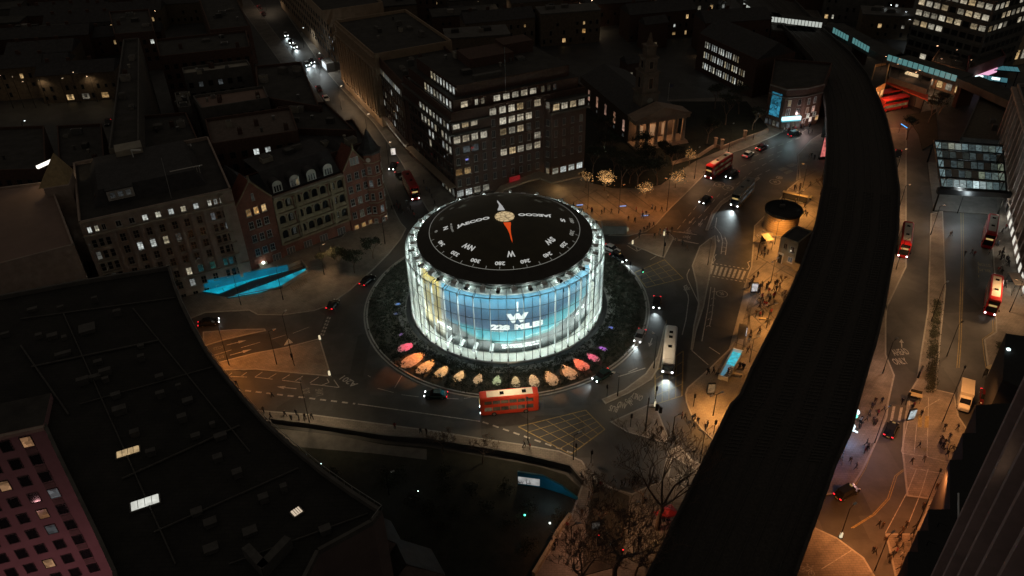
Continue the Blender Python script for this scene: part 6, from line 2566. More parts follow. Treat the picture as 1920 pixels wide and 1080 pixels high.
# ---- station: glazed entrance, long facade
rt = place('station_glass_entrance', 0, 'glass roofed station entrance glowing blue-white with black trusses', 'station')
gp = [Vector(p) for p in WS([(1765, 350), (1888, 358), (1880, 272), (1752, 262)], 7)]
b = MB()
b.prism([tuple(p) for p in gp], 0, 0.16, conc_dark)
b.build('floor', rt)
G0, G1, G2, G3 = gp
lamp_c = LITWIN('station_glow', (0.75, 0.97, 1.0), 1.5, .5)
dimg = LITWIN('station_pane_dim', (0.16, 0.24, 0.26), 0.3)
midg = LITWIN('station_pane_mid', (0.35, 0.52, 0.55), 0.6)
for r_ in range(5):
    for c_ in range(10):
        q4 = []
        for (s, t_) in ((c_ / 10 + .006, r_ / 5 + .02), ((c_ + 1) / 10 - .006, r_ / 5 + .02), ((c_ + 1) / 10 - .006, (r_ + .8) / 5), (c_ / 10 + .006, (r_ + .8) / 5)):
            p = G0.lerp(G1, s).lerp(G3.lerp(G2, s), t_)
            q4.append((p.x, p.y, 6.4 + (0.5 if t_ * 5 % 1 > 0.4 else 0)))
        mt = lamp_c if (r_ == 0 and c_ in (2, 3, 5, 6)) or (r_ == 4 and c_ in (2, 3)) else midg if (r_ in (0, 4) or (r_ == 1 and c_ > 5) or c_ < 1 or (c_ > 8 and r_ < 3)) else dimg if (c_ + r_) % 3 else M('grey_roof_panel', (0.2, 0.19, 0.17), 0.6)
        b = MB()
        b.add(q4, [(0, 1, 2, 3)], mt)
        b.build('roof_pane', rt)
b = MB()
for r_ in range(6):
    a_, c_ = G0.lerp(G3, r_ / 5), G1.lerp(G2, r_ / 5)
    b.tube((a_.x, a_.y, 6.9), (c_.x, c_.y, 6.9), 0.22, black_metal, n=6)
    if r_ < 5:
        a2, c2 = G0.lerp(G3, (r_ + 1) / 5), G1.lerp(G2, (r_ + 1) / 5)
        for s in (0.02, 0.9):
            pA, pB = a_.lerp(c_, s), a2.lerp(c2, s + 0.08)
            b.tube((pA.x, pA.y, 7.0), (pB.x, pB.y, 7.0), 0.12, black_metal, n=5)
for s in (0, 1):
    pA, pB = (G0, G3) if s == 0 else (G1, G2)
    b.tube((pA.x, pA.y, 6.8), (pB.x, pB.y, 6.8), 0.25, black_metal, n=6)
    for p in (pA, pB):
        b.tube((p.x, p.y, 0), (p.x, p.y, 6.8), 0.25, black_metal, n=6)
b.build('roof_truss', rt)
w_ = Wall(G0 - Vector((1, 0)), G1 + Vector((1, 0)), rt)
b = MB()
w_.course(b, 6.2, 1.2, 1.4, black_metal)
b.build('front_beam', rt)
light('station_light', 'POINT', (*(G0.lerp(G1, 0.4) - Vector((0, 3))), 5.5), 900, (0.8, 0.95, 1.0), 0.6)
light('station_light', 'POINT', (*(G0.lerp(G2, 0.5)), 5.0), 600, (0.8, 0.95, 1.0), 0.6)

rt, p_ = roofed('ramp_roof_building', 'long brown roofed ramp building above the glass entrance', 'building', [(1800, 262), (1872, 268), (1892, 190), (1835, 185)], 6, conc_dark, M('dim_tan_roof', (0.10, 0.08, 0.06), 0.9), nclut=2)

rt = place('station_facade', 0, 'pale pillared station front with a row of glowing arches along the right edge', 'station')
s0, s1 = Vector(W(1884, 392)), Vector(W(1925, 590))
s0 = s1 + (s0 - s1) * 1.75
sd = (s1 - s0).normalized()
sn = Vector((-sd.y, sd.x))
SZ = 20
ptsS = [s0, s1, s1 + sn * 30, s0 + sn * 30]
shell(rt, ptsS, SZ, M('station_stone', (0.26, 0.22, 0.2), 0.85, var=0.2, bump=0.2), rooff)
wS = Wall(s0, s1, rt)
nb = int(wS.L / 4.2)
for k in range(nb):
    x = 2.1 + k * wS.L / nb
    b = MB()
    wS.box(b, x, 11.5, 0.9, 0.9, 15, stone)
    b.build('pilaster', rt)
    arch_lit = k > nb * 0.42
    b = MB()
    xm = x + wS.L / nb / 2
    if k < nb - 1:
        T = lambda lx, lz, o=0.05: (*wS.at(xm + lx, o), lz)
        n = 8
        prof = [(-1.1, 0.4)] + [(-1.1 * math.cos(PI * j / n), 2.6 + 1.0 * math.sin(PI * j / n)) for j in range(n + 1)] + [(1.1, 0.4)]
        b.add([T(a_, c_) for a_, c_ in prof], [tuple(range(len(prof)))], E('arch_glow', (1.0, 0.95, 0.82), 0.75) if arch_lit else glass_dark)
        b.build('arched_window', rt)
        for z in (7.5, 11.5, 15.5):
            wS.win(xm, z, 1.4, 2.2, w_neut if (k in (3, 6) and z > 12) else glass_dark, 'grid', frame_d, False)
b = MB()
wS.course(b, 4.3, 0.9, 0.5, stone)
wS.course(b, 19.4, 1.2, 0.8, stone)
b.build('cornice', rt)
for k in range(3):
    p = wS.at(wS.L * (0.5 + 0.2 * k), 2.5)
    light('arch_spill', 'POINT', (p.x, p.y, 2.6), 160, (1.0, 0.9, 0.7), 0.4)

# ---- near right tower with vertical fins, and stepped podium roofs
rt = place('finned_tower', 0, 'near dark tower with tall purple-brown vertical fins in the bottom right corner', 'tower')
KZ = 80.0
k1 = Vector(W(1752, 1066, 45))
kd = Vector((0.5, 0.866))
kd = (Vector(W(1765, 1020, 45)) - Vector(W(1742, 1150, 45))).normalized()
kn = Vector((kd.y, -kd.x))
far_ = k1
near_ = k1 - kd * 42
b = MB()
b.prism([tuple(far_ + kn * 1.0), tuple(near_ + kn * 1.0), tuple(near_ + kn * 26), tuple(far_ + kn * 26)], 0, KZ + 8, M('tower_dark', (0.05, 0.045, 0.048), 0.6, var=0.2), rooff)
b.build('wall', rt)
finm = M('fin_concrete', (0.62, 0.46, 0.46), 0.8, var=0.2, scale=0.5)
wK = Wall(far_, near_, rt)
for k in range(9):
    x = 0.4 + k * 4.2
    b = MB()
    wK.box(b, x, (KZ + 8) / 2, 0.6, 1.0, KZ + 8, finm, out=-0.95)
    b.build('fin', rt)
    for z in range(3, 84, 4):
        lit = (k, z) in ((0, 39), (1, 63), (2, 43), (0, 23), (1, 47))
        p = wK.at(x + 2.1, -0.93)
        if z < KZ + 4 and x + 2.1 < wK.L:
            put('window', win_mesh(2.7, 2.6, w_neut if lit else glass_dark, 'case', frame_d, False), rt, (p.x, p.y, z), wK.a)
wK2 = Wall(far_ + kn * 26, far_ + kn * 1.0, rt)
for k in range(5):
    x = 2 + k * 5
    b = MB()
    wK2.box(b, x, (KZ + 8) / 2, 1.15, 1.0, KZ + 8, finm, out=0.02)
    b.build('fin', rt)
b = MB()
q = Vector(W(1797, 850, 30))
b.tube((*Vector(W(1797, 1000, 14)), 14), (*Vector(W(1797, 925, 14)), 14), 0.12, white_metal, n=5)
b.build('guy_pole', rt)

rt = place('stepped_podium', 0, 'black stepped terrace roofs zigzagging beside the finned tower', 'building')
PH = 12.0
black_roof = M('black_roof', (0.02, 0.02, 0.02), 0.9, var=0.2)
steps = [[(1830, 760), (1960, 750), (1960, 880), (1830, 880)], [(1805, 812), (1960, 812), (1960, 960), (1805, 960)], [(1781, 862), (1960, 862), (1900, 1000), (1781, 1000)], [(1741, 955), (1900, 955), (1880, 1060), (1741, 1060)], [(1721, 995), (1860, 995), (1860, 1110), (1721, 1110)], [(1702, 1035), (1840, 1035), (1840, 1160), (1702, 1160)]]
for i, s in enumerate(steps):
    b = MB()
    p_ = WS(s, PH + i * 0.05)
    b.prism(p_, 0, PH + i * 0.05, black_roof)
    o = b.build('terrace_block', rt)
for (x, y) in ((1797, 840), (1775, 985), (1755, 1020)):
    b = MB()
    a_, c_ = Vector(W(x, y, 13)), Vector(W(x - 14, y - 5, 13))
    b.tube((*a_, 13), (*c_, 13), 0.06, black_metal, n=5)
    b.tube((*c_, 13), (*c_, 11), 0.06, black_metal, n=5)
    b.build('terrace_rail', rt)
rt = place('upper_right_podium', 0, 'dark block edge with a small white lamp above the parked van', 'building')
b = MB()
b.prism(WS([(1886, 625), (1990, 640), (1990, 760), (1880, 712)], 12), 0, 12, black_roof)
b.build('wall', rt)
b = MB()
c = W(1891, 655, 12.4)
b.box((c[0], c[1], 12.4), (0.5, 0.5, 0.3), E('cold_lamp', (0.8, 1, 1), 2))
b.build('lamp', rt)

# ---- railway viaduct
rt = place('railway_viaduct', 0, 'broad black railway viaduct curving from bottom centre to the top right', 'viaduct')
VL = [(1150, 1200), (1215, 1080), (1300, 905), (1332, 840), (1370, 760), (1388, 742), (1410, 690), (1440, 630), (1475, 560), (1502, 500), (1530, 420), (1546, 340), (1552, 270), (1550, 200), (1543, 160), (1525, 110), (1490, 70), (1440, 20), (1400, -20)]
VR = [(1450, 1200), (1490, 1080), (1545, 930), (1570, 860), (1598, 800), (1605, 770), (1622, 710), (1640, 650), (1655, 590), (1668, 520), (1684, 430), (1686, 360), (1678, 290), (1663, 225), (1650, 190), (1628, 140), (1595, 98), (1540, 50), (1490, 0)]
VZ = 9.5
vl, vr = WS(VL, VZ), WS(VR, VZ)
blackv = M('sooty_brick', (0.05, 0.044, 0.04), 0.9, var=0.3, scale=0.6, bump=0.3)
ballast = M('track_ballast', (0.045, 0.04, 0.036), 0.95, var=0.4, scale=2.5, bump=0.6)
b = MB()
b.prism(vl + vr[::-1], 7.4, VZ - 1.0, blackv, ballast, bottom=True)
b.build('deck', rt)
for pl, nm in ((vl, 'parapet'), (vr, 'parapet')):
    b = MB()
    for i in range(len(pl) - 1):
        p, q_ = Vector(pl[i]), Vector(pl[i + 1])
        d = q_ - p
        c = (p + q_) / 2
        b.box((c.x, c.y, VZ - 0.6), (d.length + 0.15, 0.45, 1.6), blackv, math.atan2(d.y, d.x))
    b.build(nm, rt)
railm = M('rail_steel', (0.06, 0.055, 0.05), 0.5, metal=0.3, var=0.2)
for k in range(4):
    t_ = 0.16 + k * 0.225
    for s in (-0.04, 0.04):
        b = MB()
        for i in range(len(vl) - 1):
            p = Vector(vl[i]).lerp(Vector(vr[i]), t_ + s)
            q_ = Vector(vl[i + 1]).lerp(Vector(vr[i + 1]), t_ + s)
            b.tube((*p, VZ - 0.85), (*q_, VZ - 0.85), 0.06, railm, n=4)
        b.build('rail', rt)
sl = MB()
slm = M('sleeper', (0.055, 0.05, 0.045), 0.9)
for i in range(3, 11):
    p0_, p1_, q0_, q1_ = Vector(vl[i]), Vector(vl[i + 1]), Vector(vr[i]), Vector(vr[i + 1])
    n_ = int((p1_ - p0_).length / 0.9)
    for k in range(n_):
        a_, c_ = p0_.lerp(p1_, k / n_), q0_.lerp(q1_, k / n_)
        d_ = (c_ - a_)
        for tt in (0.16, 0.385, 0.61, 0.835):
            m_ = a_ + d_ * tt
            sl.box((m_.x, m_.y, VZ - 0.95), (2.3, .25, .12), slm, math.atan2(d_.y, d_.x))
o = sl.build('sleepers', rt)
o['kind'] = 'stuff'
for i in range(1, len(vl) - 1):
    for j in range(3):
        p = Vector(vl[i]).lerp(Vector(vr[i]), 0.15 + j * 0.35)
        b = MB()
        d = Vector(vr[i]) - Vector(vl[i])
        b.box((p.x, p.y, 3.7), (4.2, 2.0, 7.4), blackv, math.atan2(d.y, d.x))
        b.build('pier', rt)
# ================================================================ VEHICLES
head_m = E('headlight_glow', (0.92, 0.98, 1.0), 9)
tail_m = E('tail_light_glow', (1.0, 0.02, 0.03), 2.2)
tail_off = M('tail_light_red', (0.25, 0.01, 0.01), 0.3)
int_m = LITWIN('bus_interior', (1.0, 0.70, 0.40), 0.10, 0.05)
int_c = LITWIN('bus_interior_cool', (0.75, 0.9, 0.95), 0.10, 0.1)
dglass = M('vehicle_glass', (0.012, 0.013, 0.015), 0.06, var=0.1)
wheel_me = {}

def wheel_parts(parent, x, y, r, w_):
    k = (r, w_)
    if k not in wheel_me:
        b = MB()
        b.tube((0, -w_ / 2, 0), (0, w_ / 2, 0), r, rubber, n=14)
        t_ = b.mesh('tyre')
        b = MB()
        b.tube((0, -w_ / 2 - 0.01, 0), (0, w_ / 2 + 0.01, 0), r * 0.55, grey_metal, n=10)
        wheel_me[k] = (t_, b.mesh('rim'))
    o = put('wheel', wheel_me[k][0], parent, (x, y, r))
    put('rim', wheel_me[k][1], o)

def rbox(b, x0, x1, w_, z0, z1, mt, rc=0.25, ends=0.15):
    """rounded coach body: super-ellipse cross sections along x"""
    rings = []
    xs = [x0, x0 + ends, x0 + ends * 3, x1 - ends * 3, x1 - ends, x1]
    ks = [0.90, 0.975, 1.0, 1.0, 0.975, 0.90]
    for x, k in zip(xs, ks):
        ring = []
        hw, h0, h1 = w_ / 2 * k, z0, z1 - (1 - k) * 1.0
        for (y, z) in ((-hw + 0.05, h0), (-hw, h0 + 0.15), (-hw, h1 - rc), (-hw + rc * 0.35, h1 - rc * 0.35), (-hw + rc, h1), (hw - rc, h1), (hw - rc * 0.35, h1 - rc * 0.35), (hw, h1 - rc), (hw, h0 + 0.15), (hw - 0.05, h0)):
            ring.append((x, y, z))
        rings.append(ring)
    b.loft(rings, mt, smooth=False)

def bus(name, label, rear, front, body, roofc, double=True, beams=False, L_=None, lit=int_m, group='London style buses', tails=False, hl=True, white_panel=True, z=0.0):
    p, q = Vector(W(*rear)), Vector(W(*front))
    d = q - p
    L = L_ or max(9.5, min(11.6, d.length))
    c = (p + q) / 2
    a = math.atan2(d.y, d.x)
    rt_ = empty(name, (c.x, c.y, z), a, label, 'bus', group)
    H = 4.35 if double else 3.05
    b = MB()
    rbox(b, -L / 2, L / 2, 2.5, 0.32, H, body, rc=0.35, ends=0.22)
    b.build('body', rt_)
    b = MB()
    hw = 0.82
    b.box((-0.15, 0, H + 0.015), (L - 2.3, hw * 2, 0.05), roofc)
    b.build('roof_panel', rt_)
    for x in ((-L * 0.26, L * 0.12) if double else (-L * 0.3, -L * 0.17, L * 0.08)):
        b = MB()
        b.box((x, 0, H + 0.08), (0.75, 0.75, 0.1), dglass)
        b.build('roof_hatch', rt_)
    # side windows
    decks = ((1.45, 0.95), (3.05, 0.80)) if double else ((1.75, 1.0),)
    n = 6
    for sd in (-1, 1):
        for zc_, hh in decks:
            for k in range(n):
                wl_ = (L - 1.6) / n
                x = -L / 2 + 0.9 + (k + 0.5) * wl_
                b = MB()
                y = sd * 1.255
                fc = [(x - wl_ / 2 + .07, y, zc_ - hh / 2 + .3), (x + wl_ / 2 - .07, y, zc_ - hh / 2 + .3), (x + wl_ / 2 - .07, y, zc_ + hh / 2 + .3), (x - wl_ / 2 + .07, y, zc_ + hh / 2 + .3)]
                b.add(fc if sd < 0 else fc[::-1], [(0, 1, 2, 3)], lit)
                b.build('side_window', rt_)
    for zc_, hh in (((1.75, 1.35), (3.45, 0.85)) if double else ((1.85, 1.35),)):
        b = MB()
        b.box((L / 2 - 0.03, 0, zc_), (0.12, 2.05, hh), dglass)
        b.build('windscreen', rt_)
    b = MB()
    b.box((-L / 2 + 0.03, 0, 3.3 if double else 2.0), (0.12, 1.9, 0.8), dglass)
    b.build('rear_window', rt_)
    if double:
        b = MB()
        b.box((L / 2 + 0.03, 0, 2.75), (0.08, 1.5, 0.35), E('destination_blind', (1.0, 0.7, 0.25), 0.5))
        b.build('destination_blind', rt_)
        b = MB()
        b.box((0, -1.27, 2.55), (L * 0.62, 0.03, 0.42), M('side_advert', (0.62, 0.34, 0.30), 0.5))
        b.build('side_advert', rt_)
    for x in (-L / 2 + 2.4, L / 2 - 2.5):
        for y in (-1.13, 1.13):
            wheel_parts(rt_, x, y, 0.48, 0.3)
    for y in (-0.9, 0.9):
        b = MB()
        b.tube((L / 2 - 0.05, y, 0.75), (L / 2 + 0.06, y, 0.75), 0.17, head_m if hl else grey_metal, n=8)
        b.build('headlight', rt_)
        b = MB()
        b.box((-L / 2 - 0.02, y * 1.1, 1.0), (0.08, 0.18, 0.5), tail_m if tails else tail_off)
        b.build('tail_light', rt_)
    if beams:
        light('headlight_beam', 'SPOT', (L / 2 + 0.3, 0, 1.3), beams, (0.80, 0.97, 1.0), 0.12, 72, 0.9, rt_, target=None)
        lo = bpy.data.objects[-1] if False else col.objects[-1]
        lo.rotation_euler = (R(73), 0, R(-90))
    for y in (-1.38, 1.38):
        b = MB()
        b.tube((L / 2 - 0.1, y * 0.9, 2.3), (L / 2 + 0.25, y, 2.2), 0.03, black_metal, n=4)
        b.box((L / 2 + 0.25, y, 2.0), (0.1, 0.2, 0.4), black_metal)
        b.build('mirror', rt_)
    return rt_

red = M('bus_red', (0.42, 0.012, 0.014), 0.3, var=0.1)
red_or = M('bus_bright_red', (0.50, 0.045, 0.020), 0.3, var=0.1)
cream = M('bus_roof_cream', (0.62, 0.58, 0.50), 0.5, var=0.08)
busw = M('bus_white', (0.62, 0.63, 0.64), 0.35, var=0.06)
busg = M('bus_grey', (0.20, 0.18, 0.15), 0.35, var=0.1)
bus('double_decker_bus', 'red double-decker with a cream roof rounding the front of the glass drum', (1003, 764), (906, 773), red_or, cream, lit=int_m, hl=True, L_=10.8)
bus('coach', 'white-roofed single-deck coach with bright headlights heading down beside the roundabout', (1257, 634), (1251, 700), busw, busw, double=False, beams=2600, L_=12.2, lit=int_c, group=None)
bus('double_decker_bus', 'red double-decker on the church road with a cream roof stripe', (1364, 312), (1328, 336), red, cream, L_=11)
bus('double_decker_bus', 'grey-brown double-decker throwing cyan headlight glow onto the road', (1408, 356), (1373, 393), busg, M('bus_roof_grey', (0.22, 0.2, 0.17), 0.5), beams=2600, L_=11, lit=int_c)
bus('double_decker_bus', 'red double-decker waiting in the side street behind the drum', (760, 340), (783, 383), red, M('bus_red_roof', (0.34, 0.02, 0.015), 0.4), L_=10.5, group='London style buses')
bus('double_decker_bus', 'red double-decker with a white roof and two hatches right of the viaduct', (1697, 437), (1690, 492), red, cream, L_=11, tails=True)
bus('double_decker_bus', 'upper of the two red double-deckers by the station arches', (1856, 420), (1847, 477), red, cream, L_=10.8, hl=False)
bus('double_decker_bus', 'lower of the two red double-deckers by the station arches, headlights on', (1860, 538), (1853, 600), red, cream, L_=10.8)

def car(label, rear, front, body, cat='car', kind='car', beams=0, tails=True, hl=True, L_=None, W_=1.8, name=None, group='cars on the roads'):
    p, q = Vector(W(*rear)), Vector(W(*front))
    d = q - p
    L = L_ or 4.4
    c = (p + q) / 2
    a = math.atan2(d.y, d.x)
    rt_ = empty(name or kind, (c.x, c.y, 0), a, label, cat, group)
    cab = kind == 'taxi'
    roof = 1.78 if cab else 1.45
    hwid = W_ / 2
    # body: cross sections along x
    def ring(x, hw, z0, zt, r=0.12):
        return [(x, -hw + .06, z0), (x, -hw, z0 + .12), (x, -hw, zt - r), (x, -hw + r, zt), (x, hw - r, zt), (x, hw, zt - r), (x, hw, z0 + .12), (x, hw - .06, z0)]
    bh = 0.92 if cab else 0.84
    sec = [(-L / 2, hwid * .82, .35, bh - .22), (-L / 2 + .12, hwid * .93, .25, bh - .05), (-L / 2 + .7, hwid, .22, bh + .02), (-.3, hwid, .22, bh), (L / 2 - 1.2, hwid * .99, .22, bh - .02), (L / 2 - .3, hwid * .92, .24, bh - .14), (L / 2 - .05, hwid * .80, .32, bh - .3)]
    b = MB()
    b.loft([ring(*s) for s in sec], body, smooth=False)
    b.build('body', rt_)
    # greenhouse
    xs = [-L / 2 + (.25 if cab else .55), -L / 2 + (.6 if cab else 1.15), L / 2 - (1.85 if not cab else 1.7), L / 2 - (1.1 if not cab else 1.25)]
    zs = [bh - .02, roof - .03, roof - .03, bh - .04]
    hws = [hwid * .86, hwid * .72, hwid * .72, hwid * .88]
    b = MB()
    lo_ = [(xs[0], hws[0], bh), (xs[3], hws[3], bh)]
    v = [(xs[0], -hws[0], bh - .02), (xs[0], hws[0], bh - .02), (xs[3], hws[3], bh - .05), (xs[3], -hws[3], bh - .05),
         (xs[1], -hws[1], roof - .05), (xs[1], hws[1], roof - .05), (xs[2], hws[2], roof - .05), (xs[2], -hws[2], roof - .05)]
    b.add(v, [(0, 3, 7, 4), (2, 1, 5, 6), (1, 0, 4, 5), (3, 2, 6, 7)], dglass)
    b.build('windows', rt_)
    b = MB()
    b.prism([(xs[1] - .03, -hws[1] - .02), (xs[2] + .03, -hws[1] - .02), (xs[2] + .03, hws[1] + .02), (xs[1] - .03, hws[1] + .02)], roof - .06, roof + .01, body)
    for x in ((xs[1] + xs[2]) / 2,):
        for s in (-1, 1):
            b.tube((x, s * hws[0] * .98, bh), (x, s * hws[1], roof - .03), .04, body, n=4)
    b.build('roof', rt_)
    for x in (-L / 2 + .85, L / 2 - .85):
        for y in (-hwid + .1, hwid - .1):
            wheel_parts(rt_, x, y, 0.33, 0.2)
    for y in (-hwid * .68, hwid * .68):
        b = MB()
        b.lathe([(0.01, 0.16), (0.11, 0.12), (0.16, 0.0)], head_m if hl else white_metal, 8)
        me_ = b.mesh('headlight')
        o = put('headlight', me_, rt_, (L / 2 - .12, y, .60))
        o.rotation_euler = (0, R(70), 0)
        b = MB()
        b.box((-L / 2 + .01, y * 1.12, .68), (.08, .34, .16), tail_m if tails else tail_off)
        b.build('tail_light', rt_)
    b = MB()
    b.box((-L / 2 - .03, 0, .4), (.08, .52, .12), M('number_plate', (0.5, 0.45, 0.15), 0.6))
    b.build('number_plate', rt_)
    b = MB()
    for s in (-1, 1):
        b.box((L / 2 - 1.45, s * (hwid + .1), bh + .02), (.12, .2, .13), body)
    b.build('mirror', rt_)
    if cab:
        b = MB()
        b.box((xs[2] - .1, 0, roof + .09), (.22, .5, .14), E('taxi_sign_dim', (1, .6, .2), .25))
        b.build('roof_sign', rt_)
    if beams:
        light('headlight_beam', 'SPOT', (L / 2 + .15, 0, .9), beams, (0.82, 0.97, 1.0), 0.1, 70, 0.9, rt_)
        lo = col.objects[-1]
        lo.rotation_euler = (R(74), 0, R(-90))
    return rt_

black_p = M('black_car_paint', (0.010, 0.010, 0.011), 0.18, var=0.1)
dgreen_p = M('dark_green_car_paint', (0.012, 0.035, 0.032), 0.2, var=0.1)
silver_p = M('silver_car_paint', (0.30, 0.30, 0.32), 0.25, metal=0.4, var=0.1)
white_p = M('white_car_paint', (0.55, 0.55, 0.56), 0.3, var=0.06)
maroon_p = M('maroon_car_paint', (0.10, 0.012, 0.014), 0.25, var=0.1)
grey_p = M('grey_car_paint', (0.08, 0.08, 0.085), 0.25, metal=0.3, var=0.1)
car('black taxi with headlights on leaving the right side of the drum', (1148, 479), (1171, 494), black_p, 'taxi', 'taxi', beams=1500, tails=True)
car('white and red striped car just behind the black taxi', (1138, 466), (1155, 473), white_p, tails=True, hl=False)
car('black car with twin headlights on the right of the roundabout', (1232, 560), (1230, 582), black_p, beams=700)
car('silver car with headlights curving round the island kerb', (1204, 622), (1194, 645), silver_p, beams=1100)
car('dark green car with a headlight beside the magenta spotlight', (1142, 700), (1116, 716), dgreen_p, beams=500)
car('dark green car with red tail light ahead of the red bus', (835, 744), (800, 743), dgreen_p)
car('black car beneath the tall street lamp on the left road', (377, 611), (408, 605), black_p, hl=True)
car('black car with two red tail lights near the left kerb', (680, 537), (700, 521), black_p, hl=False)
car('black motorcar with a red tail light at the west give-way line', (622, 578), (628, 571), black_p, hl=False, L_=3.6)
car('black car with white headlights in front of the grey bus', (1330, 372), (1314, 384), black_p)
car('black van with headlights beside the red church road bus', (1382, 322), (1362, 338), black_p, L_=5.2, W_=2.0)
car('white car with red tail lights following on the church road', (1395, 297), (1410, 287), white_p, hl=False)
car('small red-lit car farther up the church road', (1420, 283), (1436, 275), maroon_p, hl=False)
car('black taxi with red lights outside the bright shops', (1480, 257), (1500, 252), black_p, 'taxi', 'taxi', hl=False)
car('black car facing the viewer at the head of the side street', (742, 308), (733, 322), black_p)
car('second dark car stopped behind the red side street bus', (745, 325), (755, 338), grey_p, hl=False, tails=True)
car('black taxi with red tail lights waiting at the station crossing', (1664, 822), (1676, 796), black_p, 'taxi', 'taxi', hl=False)
car('black taxi turning beneath the viaduct at the lower right', (1571, 935), (1603, 918), black_p, 'taxi', 'taxi', hl=False, L_=4.6)
car('dark maroon car beside the cream van', (1846, 738), (1845, 760), maroon_p, hl=False)
car('car with red tail lights right of the viaduct near the top', (1684, 286), (1681, 297), black_p, hl=False)
# street traffic far up
for i, (r_, f_, c_, lab, hl_, tl_, bm_2) in enumerate([((534, 62), (539, 72), white_p, 'first white car coming down the lit street', True, False, 900), ((543, 76), (548, 85), black_p, 'dark car behind the white street car', True, False, 900), ((550, 85), (556, 93), white_p, 'white van-like car nearest the curve of the lit street', True, False, 1200),
        ((582, 113), (588, 121), black_p, 'dark car with headlights beside the shop corner', True, False, 700), ((572, 118), (579, 127), white_p, 'pale car entering the lit street patch', True, False, 1200), ((596, 164), (602, 174), maroon_p, 'red-lit car waiting on the left of the street', False, True, 0),
        ((608, 180), (616, 194), white_p, 'white car at the bottom of the visible street', False, True, 0), ((485, 12), (490, 20), maroon_p, 'red car at the top of the street', False, True, 0), ((492, 24), (497, 32), maroon_p, 'second red car at the top of the street', False, True, 0), ((602, 112), (608, 120), maroon_p, 'parked maroon car by the shop corner', False, True, 0),
        ((205, 225), (200, 240), black_p, 'car with red tail light on the far left street', False, True, 0), ((8, 45), (12, 60), maroon_p, 'red car at the top left corner', False, True, 0)]):
    car(lab, r_, f_, c_, hl=hl_, tails=tl_, beams=bm_2, group='cars on the lit street')

# cream box van
p, q = Vector(W(1808, 724)), Vector(W(1803, 784))
d = q - p
rt = empty('box_van', ((p.x + q.x) / 2, (p.y + q.y) / 2, 0), math.atan2(d.y, d.x), 'cream box van parked at the kerb by the station crossing', 'van')
vanc = M('van_cream', (0.62, 0.58, 0.47), 0.45, var=0.06)
b = MB()
b.box((-1.1, 0, 1.75), (4.4, 2.2, 2.6), vanc)
b.build('cargo_box', rt)
b = MB()
for k in range(4):
    b.box((-1.1, -0.8 + k * 0.53, 3.07), (4.3, 0.05, 0.05), vanc)
b.build('roof_rib', rt)
b = MB()
def vring(x, hw, z0, zt):
    return [(x, -hw, z0), (x, -hw, zt - .15), (x, -hw + .15, zt), (x, hw - .15, zt), (x, hw, zt - .15), (x, hw, z0)]
b.loft([vring(1.12, 1.02, .4, 2.35), (vring(1.7, 1.02, .4, 2.3)), vring(2.4, 1.0, .4, 1.45), vring(3.15, .95, .4, 1.2), vring(3.3, .85, .45, 1.0)], vanc, smooth=False)
b.build('cab', rt)
b = MB()
b.add([(1.78, -.86, 2.24), (1.78, .86, 2.24), (2.42, .88, 1.50), (2.42, -.88, 1.50)], [(3, 2, 1, 0)], dglass)
b.build('windscreen', rt)
b = MB()
for s in (-1, 1):
    b.add([(1.2, s * 1.03, 1.5), (2.2, s * 1.03, 1.5), (1.75, s * 1.03, 2.1), (1.2, s * 1.03, 2.15)], [(0, 1, 2, 3)], dglass)
b.build('side_window', rt)
for x in (-2.3, 2.4):
    for y in (-.95, .95):
        wheel_parts(rt, x, y, 0.36, 0.22)
for y in (-.7, .7):
    b = MB()
    b.tube((3.2, y, .85), (3.34, y, .83), .14, white_metal, n=8)
    b.build('headlight', rt)

# ---------------------------------------------------------------- people
P_MATS = [M('dark_coat', (0.022, 0.021, 0.024), 0.85, var=0.2), M('navy_coat', (0.018, 0.022, 0.04), 0.85, var=0.2), M('brown_coat', (0.06, 0.035, 0.022), 0.85, var=0.2), M('pale_coat', (0.38, 0.36, 0.33), 0.85, var=0.1), M('red_coat', (0.22, 0.03, 0.03), 0.85, var=0.2), M('grey_coat', (0.10, 0.10, 0.10), 0.85, var=0.2)]
trous = M('dark_trousers', (0.020, 0.020, 0.024), 0.9, var=0.2)
hairm = M('dark_hair', (0.02, 0.014, 0.010), 0.8)

